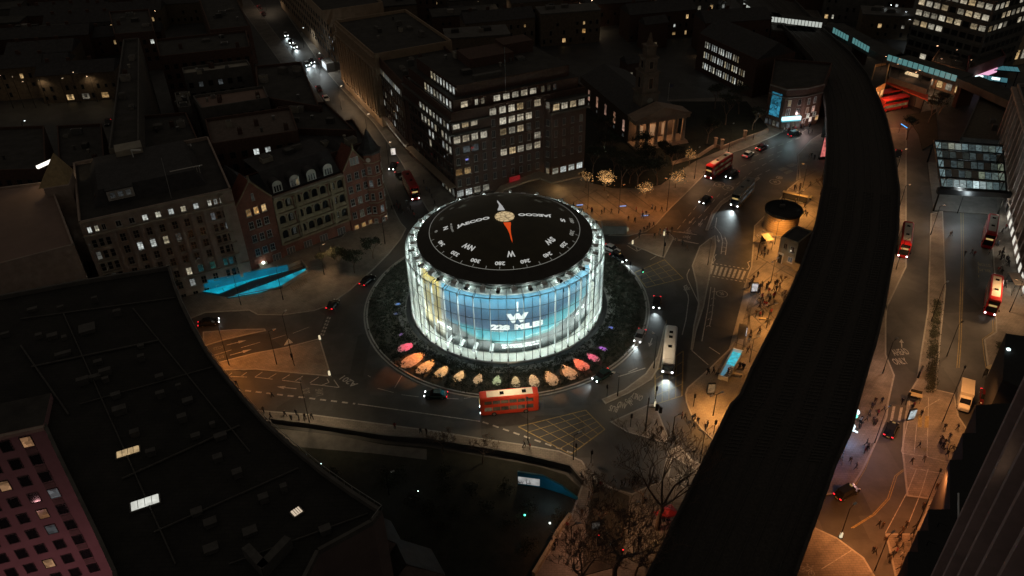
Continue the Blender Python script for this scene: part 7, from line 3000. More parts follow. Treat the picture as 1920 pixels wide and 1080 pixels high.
def person_mesh(pose, coat):
    """one continuous skinned body"""
    st = {'walk': 0.34, 'stand': 0.06, 'stride': 0.48}[pose]
    V = {'pelvis': ((0, 0, .95), .15), 'waist': ((0.01, 0, 1.10), .135), 'chest': ((0.02, 0, 1.32), .17), 'neck': ((0.03, 0, 1.50), .065), 'head0': ((0.05, 0, 1.60), .092), 'head1': ((0.05, 0, 1.72), .085),
         'hl': ((0, .10, .90), .10), 'kl': ((st * .55, .11, .50), .072), 'al': ((st * .8, .11, .10), .05), 'fl': ((st * .8 + .16, .12, .05), .045),
         'hr': ((0, -.10, .90), .10), 'kr': ((-st * .25, -.11, .50), .072), 'ar': ((-st * .9, -.11, .12), .05), 'fr': ((-st * .9 + .15, -.12, .05), .045),
         'sl': ((0, .20, 1.42), .075), 'el': ((-st * .35, .27, 1.15), .052), 'wl': ((st * .1 + .05, .27, .92), .036), 'nl': ((st * .15 + .08, .27, .84), .04),
         'sr': ((0, -.20, 1.42), .075), 'er': ((st * .15, -.27, 1.15), .052), 'wr': ((st * .6 + .08, -.25, .96), .036), 'nr': ((st * .65 + .12, -.25, .90), .04)}
    Ed = [('pelvis', 'waist'), ('waist', 'chest'), ('chest', 'neck'), ('neck', 'head0'), ('head0', 'head1'), ('pelvis', 'hl'), ('hl', 'kl'), ('kl', 'al'), ('al', 'fl'), ('pelvis', 'hr'), ('hr', 'kr'), ('kr', 'ar'), ('ar', 'fr'),
          ('chest', 'sl'), ('sl', 'el'), ('el', 'wl'), ('wl', 'nl'), ('chest', 'sr'), ('sr', 'er'), ('er', 'wr'), ('wr', 'nr')]
    names = list(V)
    me_ = bpy.data.meshes.new('p')
    me_.from_pydata([V[n][0] for n in names], [(names.index(a), names.index(c)) for a, c in Ed], [])
    ob = bpy.data.objects.new('p', me_)
    col.objects.link(ob)
    md = ob.modifiers.new('s', 'SKIN')
    md.use_smooth_shade = True
    for i, n in enumerate(names):
        r_ = V[n][1]
        me_.skin_vertices[0].data[i].radius = (r_, r_ * (0.8 if n in ('chest', 'waist') else 1))
    me_.skin_vertices[0].data[0].use_root = True
    s = ob.modifiers.new('u', 'SUBSURF')
    s.levels = 1
    dg = bpy.context.evaluated_depsgraph_get()
    out_ = bpy.data.meshes.new_from_object(ob.evaluated_get(dg))
    bpy.data.objects.remove(ob)
    out_.name = 'person'
    for m_ in (coat, trous, skin, hairm):
        out_.materials.append(m_)
    for p_ in out_.polygons:
        c = p_.center
        p_.use_smooth = True
        if c.z > 1.50:
            p_.material_index = 3 if (c.z > 1.66 or c.x < 0.03) else 2
        elif c.z < 0.84 and abs(c.y) < 0.22:
            p_.material_index = 1
        elif c.z < .90 and abs(c.y) > .22:
            p_.material_index = 2
        else:
            p_.material_index = 0
    return out_

pm_ = [person_mesh(['walk', 'stand', 'stride'][i % 3], P_MATS[i % 6]) for i in range(6)] + [person_mesh('walk', P_MATS[0]), person_mesh('walk', P_MATS[5]), person_mesh('stand', P_MATS[2])]
coatn = ['dark coat', 'navy coat', 'brown coat', 'pale coat', 'red coat', 'grey coat', 'dark coat', 'grey coat', 'brown coat']
posen = ['walking', 'standing', 'striding', 'walking', 'standing', 'striding', 'walking', 'walking', 'standing']
pr = random.Random(9)

ORD = 'farthest,second farthest,third farthest,fourth farthest,fifth farthest,sixth farthest,seventh farthest,eighth farthest,ninth farthest,tenth farthest,eleventh farthest,twelfth farthest,thirteenth farthest,fourteenth farthest,fifteenth farthest,sixteenth farthest,sixteenth nearest,fifteenth nearest,fourteenth nearest,thirteenth nearest,twelfth nearest,eleventh nearest,tenth nearest,ninth nearest,eighth nearest,seventh nearest,sixth nearest,fifth nearest,fourth nearest,third nearest,second nearest,nearest'.split(',')

def people(where_, group, pts, zz=0.124, prefer=None, more=0):
    base_ = list(pts)
    for _ in range(more):      # companions close to the ones placed by the survey
        a_, c_ = pr.choice(base_), pr.choice(base_)
        t_ = pr.uniform(0, .45)
        pts = pts + [(a_[0] + (c_[0] - a_[0]) * t_ + pr.uniform(-3, 3), a_[1] + (c_[1] - a_[1]) * t_ + pr.uniform(-2, 2))]
    n = len(pts)
    for i, (x, y) in enumerate(pts):
        k = pr.choice(prefer or [0, 0, 1, 2, 5, 6, 7, 8, 0, 1, 3] if pr.random() < .9 else [4])
        g_ = W(x, y, zz)
        o = put('person', pm_[k], None, (g_[0], g_[1], zz), pr.uniform(0, 6.28))
        s = pr.uniform(.93, 1.06)
        o.scale = (s, s, s)
        near = min(range(n), key=lambda j: pts[j][0])
        if n == 1:
            pos = 'alone'
        else:
            order = sorted(range(n), key=lambda j: (pts[j][1], pts[j][0]))
            r_ = order.index(i)
            pos = ORD[r_] if r_ < 16 and r_ < n - 1 else ORD[31 - min(15, n - 1 - r_)]
        tag(o, '%s in a %s, %s %s' % (posen[k], coatn[k], pos, where_), 'person', group)

people('on the path above the park wall', 'people on the path above the park', [(495, 774), (509, 786), (535, 781), (547, 789), (556, 779), (561, 788), (572, 786), (585, 786)])
people('by the bare path tree', 'people by the path tree', [(741, 805), (789, 813), (800, 815)])
people('on the dark road edge below the arrow', 'people crossing the west road', [(511, 745), (444, 724)], 0.0)
people('on the riverside pavement', 'people on the riverside pavement', [(983, 838), (1112, 910), (1122, 912), (1150, 905), (1165, 912), (1172, 908), (1180, 911), (1064, 990), (1078, 1010), (1076, 1022), (1035, 1018), (1040, 1030), (1210, 945), (1212, 990), (1190, 905), (1245, 978)], more=12)
people('crossing beside the wedge island', 'people crossing at the wedge island', [(1278, 785), (1284, 786), (1298, 790), (1302, 788), (1308, 794), (1300, 803), (1322, 805), (1326, 800)])
people('on the wedge island', 'people on the wedge island', [(1230, 798), (1240, 811)])
people('beside the blue-lit stair on the plaza', 'people beside the blue stair', [(1387, 690), (1394, 692), (1337, 700), (1346, 704), (1326, 702), (1404, 658), (1401, 662)], more=6)
people('in the middle of the orange plaza', 'people in the middle of the plaza', [(1443, 565), (1441, 608), (1423, 625), (1421, 553), (1417, 593), (1424, 595), (1432, 573), (1445, 590), (1437, 540), (1450, 560), (1428, 562)], more=14)
people('on the plaza by the zebra crossing', 'people on the plaza by the zebra', [(1412, 527), (1420, 520), (1404, 540), (1420, 545), (1428, 538), (1437, 541), (1457, 535), (1461, 540), (1443, 562)], more=10)
people('around the round kiosk', 'people round the kiosk', [(1505, 405), (1509, 403), (1512, 406), (1489, 356), (1499, 358), (1500, 352), (1518, 350), (1432, 484), (1439, 478), (1427, 480), (1405, 640)], more=10)
people('at the crossing above the drum', 'people at the upper crossing', [(1200, 440), (1207, 435), (1213, 432), (1217, 428), (1225, 425), (1237, 437), (1244, 440), (1256, 441), (1198, 447), (1268, 455), (1279, 462), (1288, 470), (1283, 463), (1259, 436)], more=6)
people('on the orange forecourt behind the drum', 'people on the forecourt', [(1204, 404), (1222, 393), (1228, 397), (1240, 397), (1205, 410), (1190, 418), (1075, 389), (1140, 372), (1283, 338), (1110, 400)], more=8)
people('by the side street bus', 'people by the side street', [(745, 385), (748, 395), (770, 395), (775, 402), (800, 360), (806, 362), (795, 345), (810, 372), (735, 395), (757, 400), (780, 408), (763, 385), (815, 385)], more=6)
people('outside the bright shops', 'people outside the shops', [(1462, 246), (1470, 248), (1475, 250), (1480, 249), (1485, 245), (1490, 246), (1500, 240), (1506, 243), (1515, 240), (1484, 254), (1522, 251), (1505, 236)], more=8)
people('on the small north crossing island', 'people by the poster pillar', [(1517, 297), (1521, 296), (1526, 300), (1535, 300)])
people('below the blue neon right of the viaduct', 'people below the neon', [(1629, 780), (1640, 757), (1652, 757), (1656, 772), (1612, 793), (1624, 790), (1640, 797), (1610, 805), (1627, 842), (1593, 868), (1604, 880)], more=10)
people('on the cycleway by the station crossing', 'people on the cycleway', [(1708, 770), (1726, 780), (1712, 765), (1722, 840), (1731, 865), (1708, 870), (1690, 758)])
people('on the red-lit station forecourt', 'people on the station forecourt', [(1770, 806), (1794, 806), (1762, 832), (1770, 836), (1768, 840), (1775, 855), (1790, 850), (1763, 828)], more=8)
people('at the foot of the finned tower', 'people at the tower foot', [(1755, 918), (1766, 928), (1774, 926), (1764, 950), (1646, 989), (1698, 990), (1690, 1000), (1684, 1018), (1678, 1028), (1710, 1005), (1706, 1018), (1665, 1050), (1636, 1036), (1640, 1040), (1690, 1048), (1694, 1076), (1658, 1018)], more=12)
people('by the station buses', 'people by the station buses', [(1872, 480), (1876, 488), (1880, 475), (1870, 511), (1876, 514), (1886, 490), (1869, 462), (1890, 500), (1884, 540), (1780, 445), (1783, 443), (1808, 480)], 0.124, more=12)
people('in the station roadway', 'people in the station roadway', [(1885, 430), (1878, 438), (1868, 448)])

# ---------------------------------------------------------------- street lamps
orange = (1.0, 0.33, 0.065)
amber = (1.0, 0.42, 0.10)
warmw = (1.0, 0.72, 0.42)
coolw = (0.85, 0.97, 1.0)

def lamp(label, base, h, pwr, colr, arm=0.9, a=0.0, double=False, n=1, group='street lamps', glow=6, z=0.12, radius=0.25, angle=150, headm=None, name='street_lamp'):
    x, y = W(*base, z)
    rt_ = empty(name, (x, y, z), a, label, 'lamp', group)
    b = MB()
    b.tube((0, 0, 0), (0, 0, 1.1), 0.11, black_metal, n=8)
    b.tube((0, 0, 1.1), (0, 0, h), 0.075, black_metal, 0.05, n=8)
    b.build('pole', rt_)
    gm_ = E('lamp_glow_%d' % int(colr[2] * 100 + glow * 1000), colr, glow)
    for s in ((1, -1) if double else (1,)):
        b = MB()
        b.tube((0, 0, h - .1), (s * arm, 0, h + .15), 0.04, black_metal, n=6)
        b.build('arm', rt_)
        b = MB()
        b.box((s * (arm + .2), 0, h + .16), (.7, .3, .12), headm or grey_metal)
        hd_ = b.build('lamp_head', rt_)
        b = MB()
        b.box((s * (arm + .2), 0, h + .08), (.5, .22, .05), gm_)
        b.build('lens', hd_)
        if pwr:
            light('lamp_light', 'SPOT', (s * (arm + .2), 0, h - .02), pwr / (2 if double else 1), colr, radius, angle, 0.6, rt_)
    return rt_

KP = 2.3
lamp('white-lit lamp post with a bright head on the orange triangle island', (430, 685), 10.5, 2860 * KP, orange, a=2.6, glow=10, angle=140, headm=white_metal)
lamp('slim dark lamp post in the middle of the triangle island', (519, 683), 8.5, 280 * KP, orange, a=0.3)
lamp('tall dark lamp post right on the triangle island', (549, 675), 11.5, 200 * KP, warmw, a=1.2)
lamp('tall dark lamp post on the path above the park', (581, 795), 9.8, 1040 * KP, warmw, a=1.8)
lamp('lamp post over the warm pavement by the blue ramp', (608, 515), 8, 495 * KP, (1.0, 0.60, 0.28), a=0.5)
lamp('lamp post in front of the brick hospital turret', (722, 457), 7.5, 150 * KP, warmw, a=0.5)
lamp('twin-headed lamp post above the box junction on the plaza', (1337, 779), 5.2, 2300 * KP, amber, double=True, a=0.4, glow=5, headm=white_metal)
lamp('lamp post beside the blue-lit stair', (1405, 679), 6.0, 700 * KP, amber, a=0.3, double=True, headm=white_metal)
lamp('twin lamp post among the plaza crowd', (1437, 615), 6.0, 1875 * KP, amber, double=True, a=0.2, glow=5, headm=white_metal)
lamp('twin lamp post over the plaza near the stone house', (1445, 530), 6.0, 1875 * KP, amber, double=True, a=0.7, glow=5, headm=white_metal)
lamp('twin lamp post in front of the round kiosk', (1452, 458), 6.5, 2750 * KP, amber, double=True, a=0.2, glow=5, headm=white_metal)
lamp('twin lamp post behind the round kiosk', (1492, 398), 6.0, 3000 * KP, amber, double=True, a=0.5, glow=5, headm=white_metal)
lamp('lamp post at the top corner of the plaza', (1505, 352), 7.0, 1100 * KP, amber, a=2.8, glow=6)
lamp('white lamp post with a ball light by the plaza kerb', (1419, 487), 6, 600 * KP, amber, a=2.0, headm=white_metal)
lamp('lamp post on the orange forecourt of the brick block', (1102, 392), 8, 780 * KP, amber, a=0.5)
lamp('lamp post between the forecourt trees', (1160, 400), 8, 660 * KP, orange, a=0.5)
lamp('lamp post at the forecourt kerb near the crossing', (1250, 395), 9, 1368 * KP, orange, a=2.4, glow=8)
lamp('white splayed lamp post by the church road bus', (1302, 335), 9, 1530 * KP, (1.0, 0.50, 0.22), a=1.0, glow=8, headm=white_metal)
lamp('lamp post on the church pavement farther along', (1365, 288), 9, 900 * KP, (1.0, 0.55, 0.3), a=1.0)
lamp('lamp post on the church pavement near the shops', (1412, 262), 8, 500 * KP, warmw, a=1.0)
lamp('lamp post with a bright globe on the traffic median', (1327, 497), 6.5, 420 * KP, (1.0, 0.62, 0.3), a=1.3, glow=9)
lamp('lamp post on the crossing island', (1243, 480), 7, 350 * KP, warmw, a=1.3)
lamp('tall lamp post beside the cream van', (1768, 790), 12.0, 3462 * KP, (1.0, 0.40, 0.12), a=0.9, glow=3, headm=black_metal, angle=140)
lamp('tall lamp post with a round black head at the tower foot', (1720, 985), 11.5, 2949 * KP, (1.0, 0.30, 0.08), a=0.9, glow=3, headm=black_metal, angle=140)
lamp('slanting lamp post in the station hedge strip', (1746, 602), 9.5, 1536 * KP, (1.0, 0.55, 0.25), a=0.6, glow=6, headm=white_metal)
lamp('lamp post in the middle of the station road', (1775, 668), 8, 1140 * KP, (1.0, 0.55, 0.25), a=0.6, headm=black_metal)
lamp('lamp post at the lower right corner pavement', (1575, 1008), 7, 1482 * KP, (1.0, 0.36, 0.10), a=0.6, glow=9, headm=white_metal)
lamp('lamp post under the bottom edge of the station road', (1640, 1070), 8, 1425 * KP, (1.0, 0.32, 0.09), a=0.6)
lamp('added lamp post on the outer kerb brightening the red bus', (990, 826), 9, 2900, warmw, a=1.6, glow=6)  # lamp added to brighten the bus
lamp('added lamp post on the bus lane strip brightening the coach', (1226, 690), 8, 1500, warmw, a=2.2, glow=6)  # lamp added so the coach roof shows brighter
lamp('added lamp post on the island kerb brightening the red bus roof', (955, 738), 9, 1900, warmw, a=-1.6, arm=1.6, glow=6)  # second lamp added for the bus roof
lamp('added lamp post on the pavement brightening the stone office block', (452, 572), 8, 420, warmw, a=1.6, glow=6)  # lamp added to raise the brightness of the stone front
lamp('added lamp post by the blue ramp entrance brightening the facades', (531, 562), 8, 300, warmw, a=1.6, glow=6)  # its companion, added for the same fronts
lamp('lamp post by the neon sign under the viaduct edge', (1640, 830), 8, 864 * KP, (1.0, 0.50, 0.42), a=0.6)
lamp('lamp post at the kerb bend under the viaduct edge', (1655, 700), 8, 756 * KP, (1.0, 0.55, 0.35), a=0.6)
lamp('lamp post by the viaduct bus, upper', (1683, 400), 8, 1200 * KP, (1.0, 0.55, 0.25), a=0.3, glow=8)
lamp('lamp post by the viaduct bus, lower', (1680, 505), 8, 1200 * KP, (1.0, 0.55, 0.25), a=0.3, glow=8)
lamp('lamp post below the station garden', (1745, 440), 8, 780 * KP, (1.0, 0.55, 0.25), a=0.3, glow=8)
lamp('lamp post right of the viaduct near the garden', (1678, 330), 8, 760 * KP, (1.0, 0.55, 0.25), a=0.3, glow=8)
lamp('lamp post on the station road by the arches', (1893, 585), 8, 1344 * KP, (1.0, 0.55, 0.25), a=2.6, glow=4)
lamp('lamp post at the top of the station road', (1795, 400), 8, 650 * KP, (0.85, 0.95, 0.95), a=2.6, glow=4)
lamp('lamp post in the riverside planting', (1178, 1000), 7, 420 * KP, (1.0, 0.48, 0.2), a=0.2, glow=6)
lamp('lamp post on the riverside path', (1070, 1040), 7, 500 * KP, (1.0, 0.42, 0.22), a=0.2, glow=6)
lamp('lamp post by the cycle symbol', (1312, 868), 7, 650 * KP, (1.0, 0.62, 0.35), a=2.2, glow=6)
lamp('lamp post at the wedge island crossing', (1258, 835), 7, 380 * KP, (1.0, 0.65, 0.4), a=0.4, glow=6)
lamp('lamp post on the park path above the blue ramp', (1075, 862), 6, 240 * KP, (1.0, 0.6, 0.35), a=0.4, glow=5)
lamp('curved-arm lamp post on the roundabout strip', (1158, 742), 5.5, 160 * KP, warmw, a=2.8)
# street up to the top left
for i, (x, y, pw2) in enumerate([(570, 90, 1500), (600, 140, 1800), (640, 205, 900), (690, 260, 800), (730, 315, 800), (500, 20, 900)]):
    lamp('lamp post number %s along the lit street' % ['one', 'two', 'three', 'four', 'five', 'six'][i] if False else ['lamp post near the top bend of the lit street', 'lamp post by the white shop corner', 'lamp post below the colonnade end', 'lamp post beside the bright bus stop panel', 'lamp post behind the red side street bus', 'lamp post at the very top of the lit street'][i],
         (x, y), 8, pw2, (0.9, 0.92, 0.85) if i < 2 else (1.0, 0.75, 0.5), a=0.3, glow=10, group='street lamps along the lit street')
# far bright points (lamps)
fl_n = ['far left junction', 'first left terrace', 'second left terrace', 'left shop street', 'top left road', 'top centre alley', 'top centre roof line', 'upper alley bend', 'dark courtyard', 'church side lane', 'north lane', 'lane behind the school', 'school forecourt', 'upper railway lane', 'upper right railway', 'right railway corner', 'tower forecourt', 'tower side road', 'garage forecourt', 'garage lane', 'top right depot', 'north west yard', 'cold lit depot yard', 'second depot yard', 'third depot yard', 'left lane dot', 'lower left lane dot', 'park lawn edge']
pts_far = [(28, 12, 300, warmw), (62, 92, 60, coolw), (85, 118, 60, coolw), (160, 178, 100, coolw), (388, 28, 200, coolw), (972, 18, 260, warmw), (990, 52, 200, warmw), (1048, 3, 140, coolw), (1026, 42, 40, coolw), (1115, 62, 260, warmw), (1248, 28, 300, warmw),
           (1285, 60, 260, (1, .6, .25)), (1322, 108, 300, (1, .55, .25)), (1447, 145, 300, (1, .6, .3)), (1626, 100, 60, warmw), (1492, 52, 60, coolw), (1712, 88, 380, coolw), (1728, 62, 100, coolw), (1750, 178, 240, warmw), (1766, 168, 240, warmw),
           (1880, 10, 260, coolw), (1333, 25, 300, coolw), (1346, 22, 300, coolw), (1348, 42, 80, coolw), (1376, 42, 160, coolw), (50, 255, 60, coolw), (19, 350, 20, coolw), (730, 928, 8, coolw)]
fr_ = random.Random(5)
lanes = [((958, 0), (992, 78), 9, 'first lane right of top centre', warmw), ((1042, 0), (1122, 72), 12, 'second lane right of top centre', (1, .7, .4)), ((1198, 0), (1288, 66), 12, 'third lane, left of the railway', (1, .6, .28)), ((0, 205), (200, 190), 7, 'shop street at the left edge', warmw),
         ((700, 5), (850, 18), 5, 'top edge rooftops', (1, .75, .5)), ((225, 20), (300, 70), 5, 'upper left courtyards', warmw), ((1280, 5), (1390, 45), 7, 'cold depot yard near the top', coolw), ((1650, 60), (1790, 100), 6, 'tower forecourt row', coolw),
         ((1740, 150), (1800, 175), 5, 'garage lane row', (1, .55, .3)), ((860, 30), (960, 60), 4, 'roofs behind the corner block', warmw), ((1640, 170), (1740, 190), 7, 'red garage forecourt', (1, .5, .25))]
for a_, c_, n_, nm, cc in lanes:  # lamps stand in for far window glows and street lights
    for k in range(n_):
        t_ = (k + fr_.uniform(.1, .9)) / n_
        x, y = a_[0] + (c_[0] - a_[0]) * t_ + fr_.uniform(-4, 4), a_[1] + (c_[1] - a_[1]) * t_ + fr_.uniform(-3, 3)
        big = k % 3 == 0
        lamp('tiny %s stand-in lamp in the %s, %s' % ('bright' if big else 'dim', nm, ORD[k]), (x, y), fr_.uniform(8, 13), 260 if big else 0, cc, a=fr_.uniform(0, 3), glow=20 if big else fr_.choice([5, 8, 12]), group='tiny stand-in lamps in the distance', z=0.0)
for (x, y, pw2, c_), nm in zip(pts_far, fl_n):
    lamp('small distant lamp at the %s' % nm, (x, y), 5, pw2 * 1.6, c_, a=0.4, glow=14, group='distant lamps', z=0.0)
# ================================================================ PROPS
# blue walled ramp in front of the hospital
blue = E('blue_glow_wall', (0.0, 0.47, 0.66), 0.62, .55, .35)  # blue lamplight on the ramp walls is put in as emission
blue_d = E('blue_glow_wall_dim', (0.0, 0.20, 0.34), 0.45, .5, .35)
rt = place('blue_walled_ramp', 0, 'V-shaped pedestrian ramp with glowing turquoise walls before the brick hospital', 'ramp')
def slab_between(rt_, pa, pb, za0, za1, zb0, zb1, th, mt, name):
    a_, c_ = Vector(pa), Vector(pb)
    d = (c_ - a_).normalized()
    n_ = Vector((-d.y, d.x)) * th / 2
    vs = [(*(a_ - n_), za0), (*(c_ - n_), zb0), (*(c_ + n_), zb0), (*(a_ + n_), za0), (*(a_ - n_), za1), (*(c_ - n_), zb1), (*(c_ + n_), zb1), (*(a_ + n_), za1)]
    b_ = MB()
    b_.add(vs, [(3, 2, 1, 0), (4, 5, 6, 7), (0, 1, 5, 4), (1, 2, 6, 5), (2, 3, 7, 6), (3, 0, 4, 7)], mt)
    return b_.build(name, rt_)

# dark descent floor
b = MB()
b.sheet(WS([(378, 549), (552, 505), (575, 497), (575, 512), (430, 558)], 0.14), 0.14, M('ramp_floor', (0.03, 0.035, 0.04), 0.8))
b.build('ramp_floor', rt)
# back wall (glow), front wall top (glow), seen from above
slab_between(rt, W(374, 548, .14), W(541, 507, .14), 0.14, 3.0, 0.14, 1.7, 0.25, blue_d, 'back_wall')
b = MB()
b.sheet(WS([(378, 546), (432, 530), (540, 501), (540, 507), (470, 527), (410, 551)], 0.3), 0.3, blue)
b.build('glow_wall_face', rt)
b = MB()
b.sheet(WS([(427, 558), (500, 532), (573, 503), (573, 510), (530, 534), (490, 548)], 0.5), 0.5, blue)
b.build('glow_wall_face', rt)
slab_between(rt, W(425, 560, .14), W(530, 540, .14), 0.1, 0.55, 0.1, 0.55, 0.3, conc_dark, 'coping')
slab_between(rt, W(530, 540, .14), W(576, 511, .14), 0.1, 0.9, 0.1, 0.9, 0.25, concrete, 'coping')
slab_between(rt, W(540, 503, .14), W(566, 492, .14), 0.1, 1.0, 0.1, 1.0, 0.2, concrete, 'coping')
slab_between(rt, W(566, 492, .14), W(576, 505, .14), 0.1, 1.0, 0.1, 1.0, 0.2, concrete, 'coping')
for k in range(9):
    p = Vector(W(545 + k * 3.4, 537 - k * 2.0, .14))
    q = Vector(W(552 + k * 3.0, 546 - k * 2.0, .14))
    slab_between(rt, p, q, .13, .16, .13, .16, .2, M('ramp_steps', (0.14, 0.11, 0.08), 0.85), 'step')
for k in range(7):
    p, q = W(395 + k * 22, 547 - k * 6.3, .34), W(398 + k * 22, 552 - k * 6.6, .34)
    slab_between(rt, p, q, .3, .36, .3, .36, .12, conc_dark, 'wall_joint')
    p, q = W(450 + k * 17, 552 - k * 6.2, .55), W(447 + k * 17, 546 - k * 5.6, .55)
    slab_between(rt, p, q, .5, .56, .5, .56, .12, conc_dark, 'wall_joint')
light('ramp_glow', 'POINT', (*W(480, 532, 1.4), 1.4), 25, (0.05, 0.65, 1.0), 0.4)
# blue lit stair on the plaza
rt = place('blue_lit_stair', 0, 'glazed subway stair glowing turquoise on the orange plaza', 'stairway')
q4 = [Vector(p) for p in WS([(1347, 705), (1365, 711), (1393, 660), (1374, 655)], .8)]
b = MB()
b.add([(*q4[0], .16), (*q4[1], .16), (*q4[2], .16), (*q4[3], .16)], [(0, 1, 2, 3)], M('stair_floor', (0.4, 0.36, 0.33), 0.8))
b.build('stair_floor', rt)
cy_ = E('turquoise_glow', (0.02, 0.62, 0.78), 0.72, .5, 1.2)
m0, m1 = q4[0].lerp(q4[3], 0.52), q4[1].lerp(q4[2], 0.52)
b = MB()
b.add([(*q4[3], .35), (*m0, .35), (*m1, .35), (*q4[2], .35)], [(0, 1, 2, 3)], cy_)
b.build('glowing_landing', rt)
b = MB()
b.add([(*q4[0], .3), (*q4[0].lerp(q4[1], .35), .3), (*m0.lerp(m1, .55), .36), (*m0, .36)], [(0, 1, 2, 3)], E('turquoise_dim', (0.15, 0.45, 0.6), 0.4))
b.build('lit_stair_flight', rt)
for k in range(8):
    a_, c_ = q4[0].lerp(m0, k / 8), q4[1].lerp(m1, k / 8)
    slab_between(rt, a_.lerp(c_, .4), a_.lerp(c_, .97), .16, .3, .16, .3, .25, concrete, 'stair_tread')
for i in range(4):
    slab_between(rt, q4[i], q4[(i + 1) % 4], .1, 1.15, .1, 1.15, .18, concrete if i % 2 else white_metal, 'stair_wall')
light('stair_glow', 'POINT', (*(q4[0].lerp(q4[2], .7)), 2.0), 40, (0.1, 0.75, 1.0), 0.4)
# blue mural wall at the park edge
rt = place('blue_mural_wall', 0, 'dark turquoise wall with a white mural panel at the park edge', 'wall')
bp = [W(971, 908), W(1018, 914), W(1053, 925), W(1083, 937)]
tp_ = [3.2, 3.0, 2.0, 0.5]
for i in range(3):
    slab_between(rt, bp[i], bp[i + 1], 0, tp_[i], 0, tp_[i + 1], 0.3, M('turquoise_paint', (0.0, 0.11, 0.17), 0.6, var=0.1), 'painted_wall')
a_, c_ = Vector(bp[0]), Vector(bp[1])
w_ = Wall(a_, c_, rt)
b = MB()
w_.box(b, w_.L * .45, 1.3, w_.L * .85, .05, 1.6, E('mural_white', (0.8, 0.8, 0.78), 0.42, .3, 1), out=.17)
b.build('mural_panel', rt)
b = MB()
for k in range(14):
    t_ = br.uniform(0, .55)
    p = w_.at(w_.L * (.05 + t_), .25)
    b.tube((*p, 0.4 + br.uniform(0, .5)), (p.x + br.uniform(-.5, .5), p.y, 1.2 + br.uniform(-.4, .7)), .04, black_metal, n=4)
b.build('mural_drawing', rt)
light('mural_light', 'POINT', (*W(1030, 935, 2.2), 2.2), 90, (0.5, 0.8, 1.0), 0.3)

# round kiosk
kx, ky = W(1467, 437)
rt = empty('round_brick_kiosk', (kx + .1, ky + 2.4, 0.12), 0, 'round amber-lit brick kiosk with a black flat roof on the plaza', 'kiosk')
kb = M('kiosk_brick', (0.42, 0.30, 0.16), 0.8, var=0.25, scale=0.9, bump=0.2)
b = MB()
b.lathe([(4.1, 0), (4.1, 4.6)], kb, 40)
b.build('wall', rt)
b = MB()
for z in (.5, 1.1, 1.7, 2.3, 2.9, 3.5, 4.1):
    b.lathe([(4.12, z), (4.15, z + .02), (4.15, z + .06), (4.12, z + .08)], M('kiosk_joint', (0.25, 0.17, 0.09), 0.9), 40)
b.build('brick_course', rt)
b = MB()
b.lathe([(4.1, 4.6), (4.55, 4.9), (4.6, 5.6), (4.35, 5.6), (4.3, 5.15), (0.01, 5.1)], M('kiosk_roof', (0.012, 0.012, 0.012), 0.85, var=0.1), 40)
b.build('roof', rt)
b = MB()
b.box((0.1, 1.4, 5.5), (1.2, .8, .7), conc_dark)
b.tube((0.2, 2.2, 5.1), (0.2, 2.2, 6.8), .15, black_metal)
b.build('roof_vent', rt)
b = MB()
b.lathe([(4.9, 0), (5.3, 0.0), (5.3, .35), (4.9, .35)], concrete, 40, a0=R(200), a1=R(320))
b.build('bench_ring', rt)
# pale board beside it
def board(label, px, size, mt, a=0.0, z=1.0, cat='board', name='notice_board', tilt=0):
    x, y = W(*px, .12)
    rt_ = empty(name, (x, y, .12), a, label, cat)
    b_ = MB()
    b_.box((0, 0, z + size[1] / 2), (size[0], .12, size[1]), mt)
    b_.build('panel', rt_)
    b_ = MB()
    for s in (-1, 1):
        b_.box((s * size[0] * .42, .02, z / 2), (.1, .1, z), black_metal)
    b_.box((0, 0, z + size[1] + .04), (size[0] + .1, .18, .08), grey_metal)
    b_.box((0, 0, z - .04), (size[0] + .1, .18, .08), grey_metal)
    b_.build('frame', rt_)
    return rt_

pale_b = M('pale_board', (0.36, 0.31, 0.20), 0.7, var=0.15)
board('pale square board leaning before the round kiosk', (1441, 446), (1.9, 1.2), pale_b, -0.35, z=.4)
# bus shelters: flat roofs on posts
def shelter(label, px, L_, Wd, a, roofm_, h=2.6, name='bus_shelter'):
    x, y = W(*px, .12)
    rt_ = empty(name, (x, y, .12), a, label, 'shelter', None)
    b_ = MB()
    b_.box((0, 0, h), (L_, Wd, .12), roofm_)
    b_.build('roof', rt_)
    b_ = MB()
    for s in (-1, 1):
        for t_ in (-1, 1):
            b_.tube((s * (L_ / 2 - .15), t_ * (Wd / 2 - .15), 0), (s * (L_ / 2 - .15), t_ * (Wd / 2 - .15), h), .05, black_metal, n=6)
    b_.build('post', rt_)
    b_ = MB()
    b_.box((0, Wd / 2 - .1, 1.3), (L_ - .3, .05, 2.0), glass_dark)
    b_.build('back_panel', rt_)
    b_ = MB()
    b_.box((0, Wd / 2 - .5, .5), (L_ * .7, .35, .08), grey_metal)
    b_.build('bench', rt_)
    return rt_

shelter('small shelter with a pale roof by the plaza kerb', (1436, 462), 1.9, 3.4, 0.1, pale_b)
shelter('flat cream shelter roof behind the round kiosk', (1488, 380), 6.5, 1.0, -0.55, pale_b)
shelter('grey shelter roof on the plaza kerb above the blue stair', (1388, 640), 1.6, 5, -0.35, conc_dark)
shelter('tan shelter roof leaning beside the station road', (1872, 722), 1.6, 6.0, 0.5, pale_b)
shelter('white kiosk roof beside the lower station bus', (1899, 543), 2.4, 5.0, -0.2, white_paint, 2.9)
shelter('small cream crate-like shelter on the cycleway', (1713, 752), 2.2, 1.2, -0.45, pale_b, 1.6)
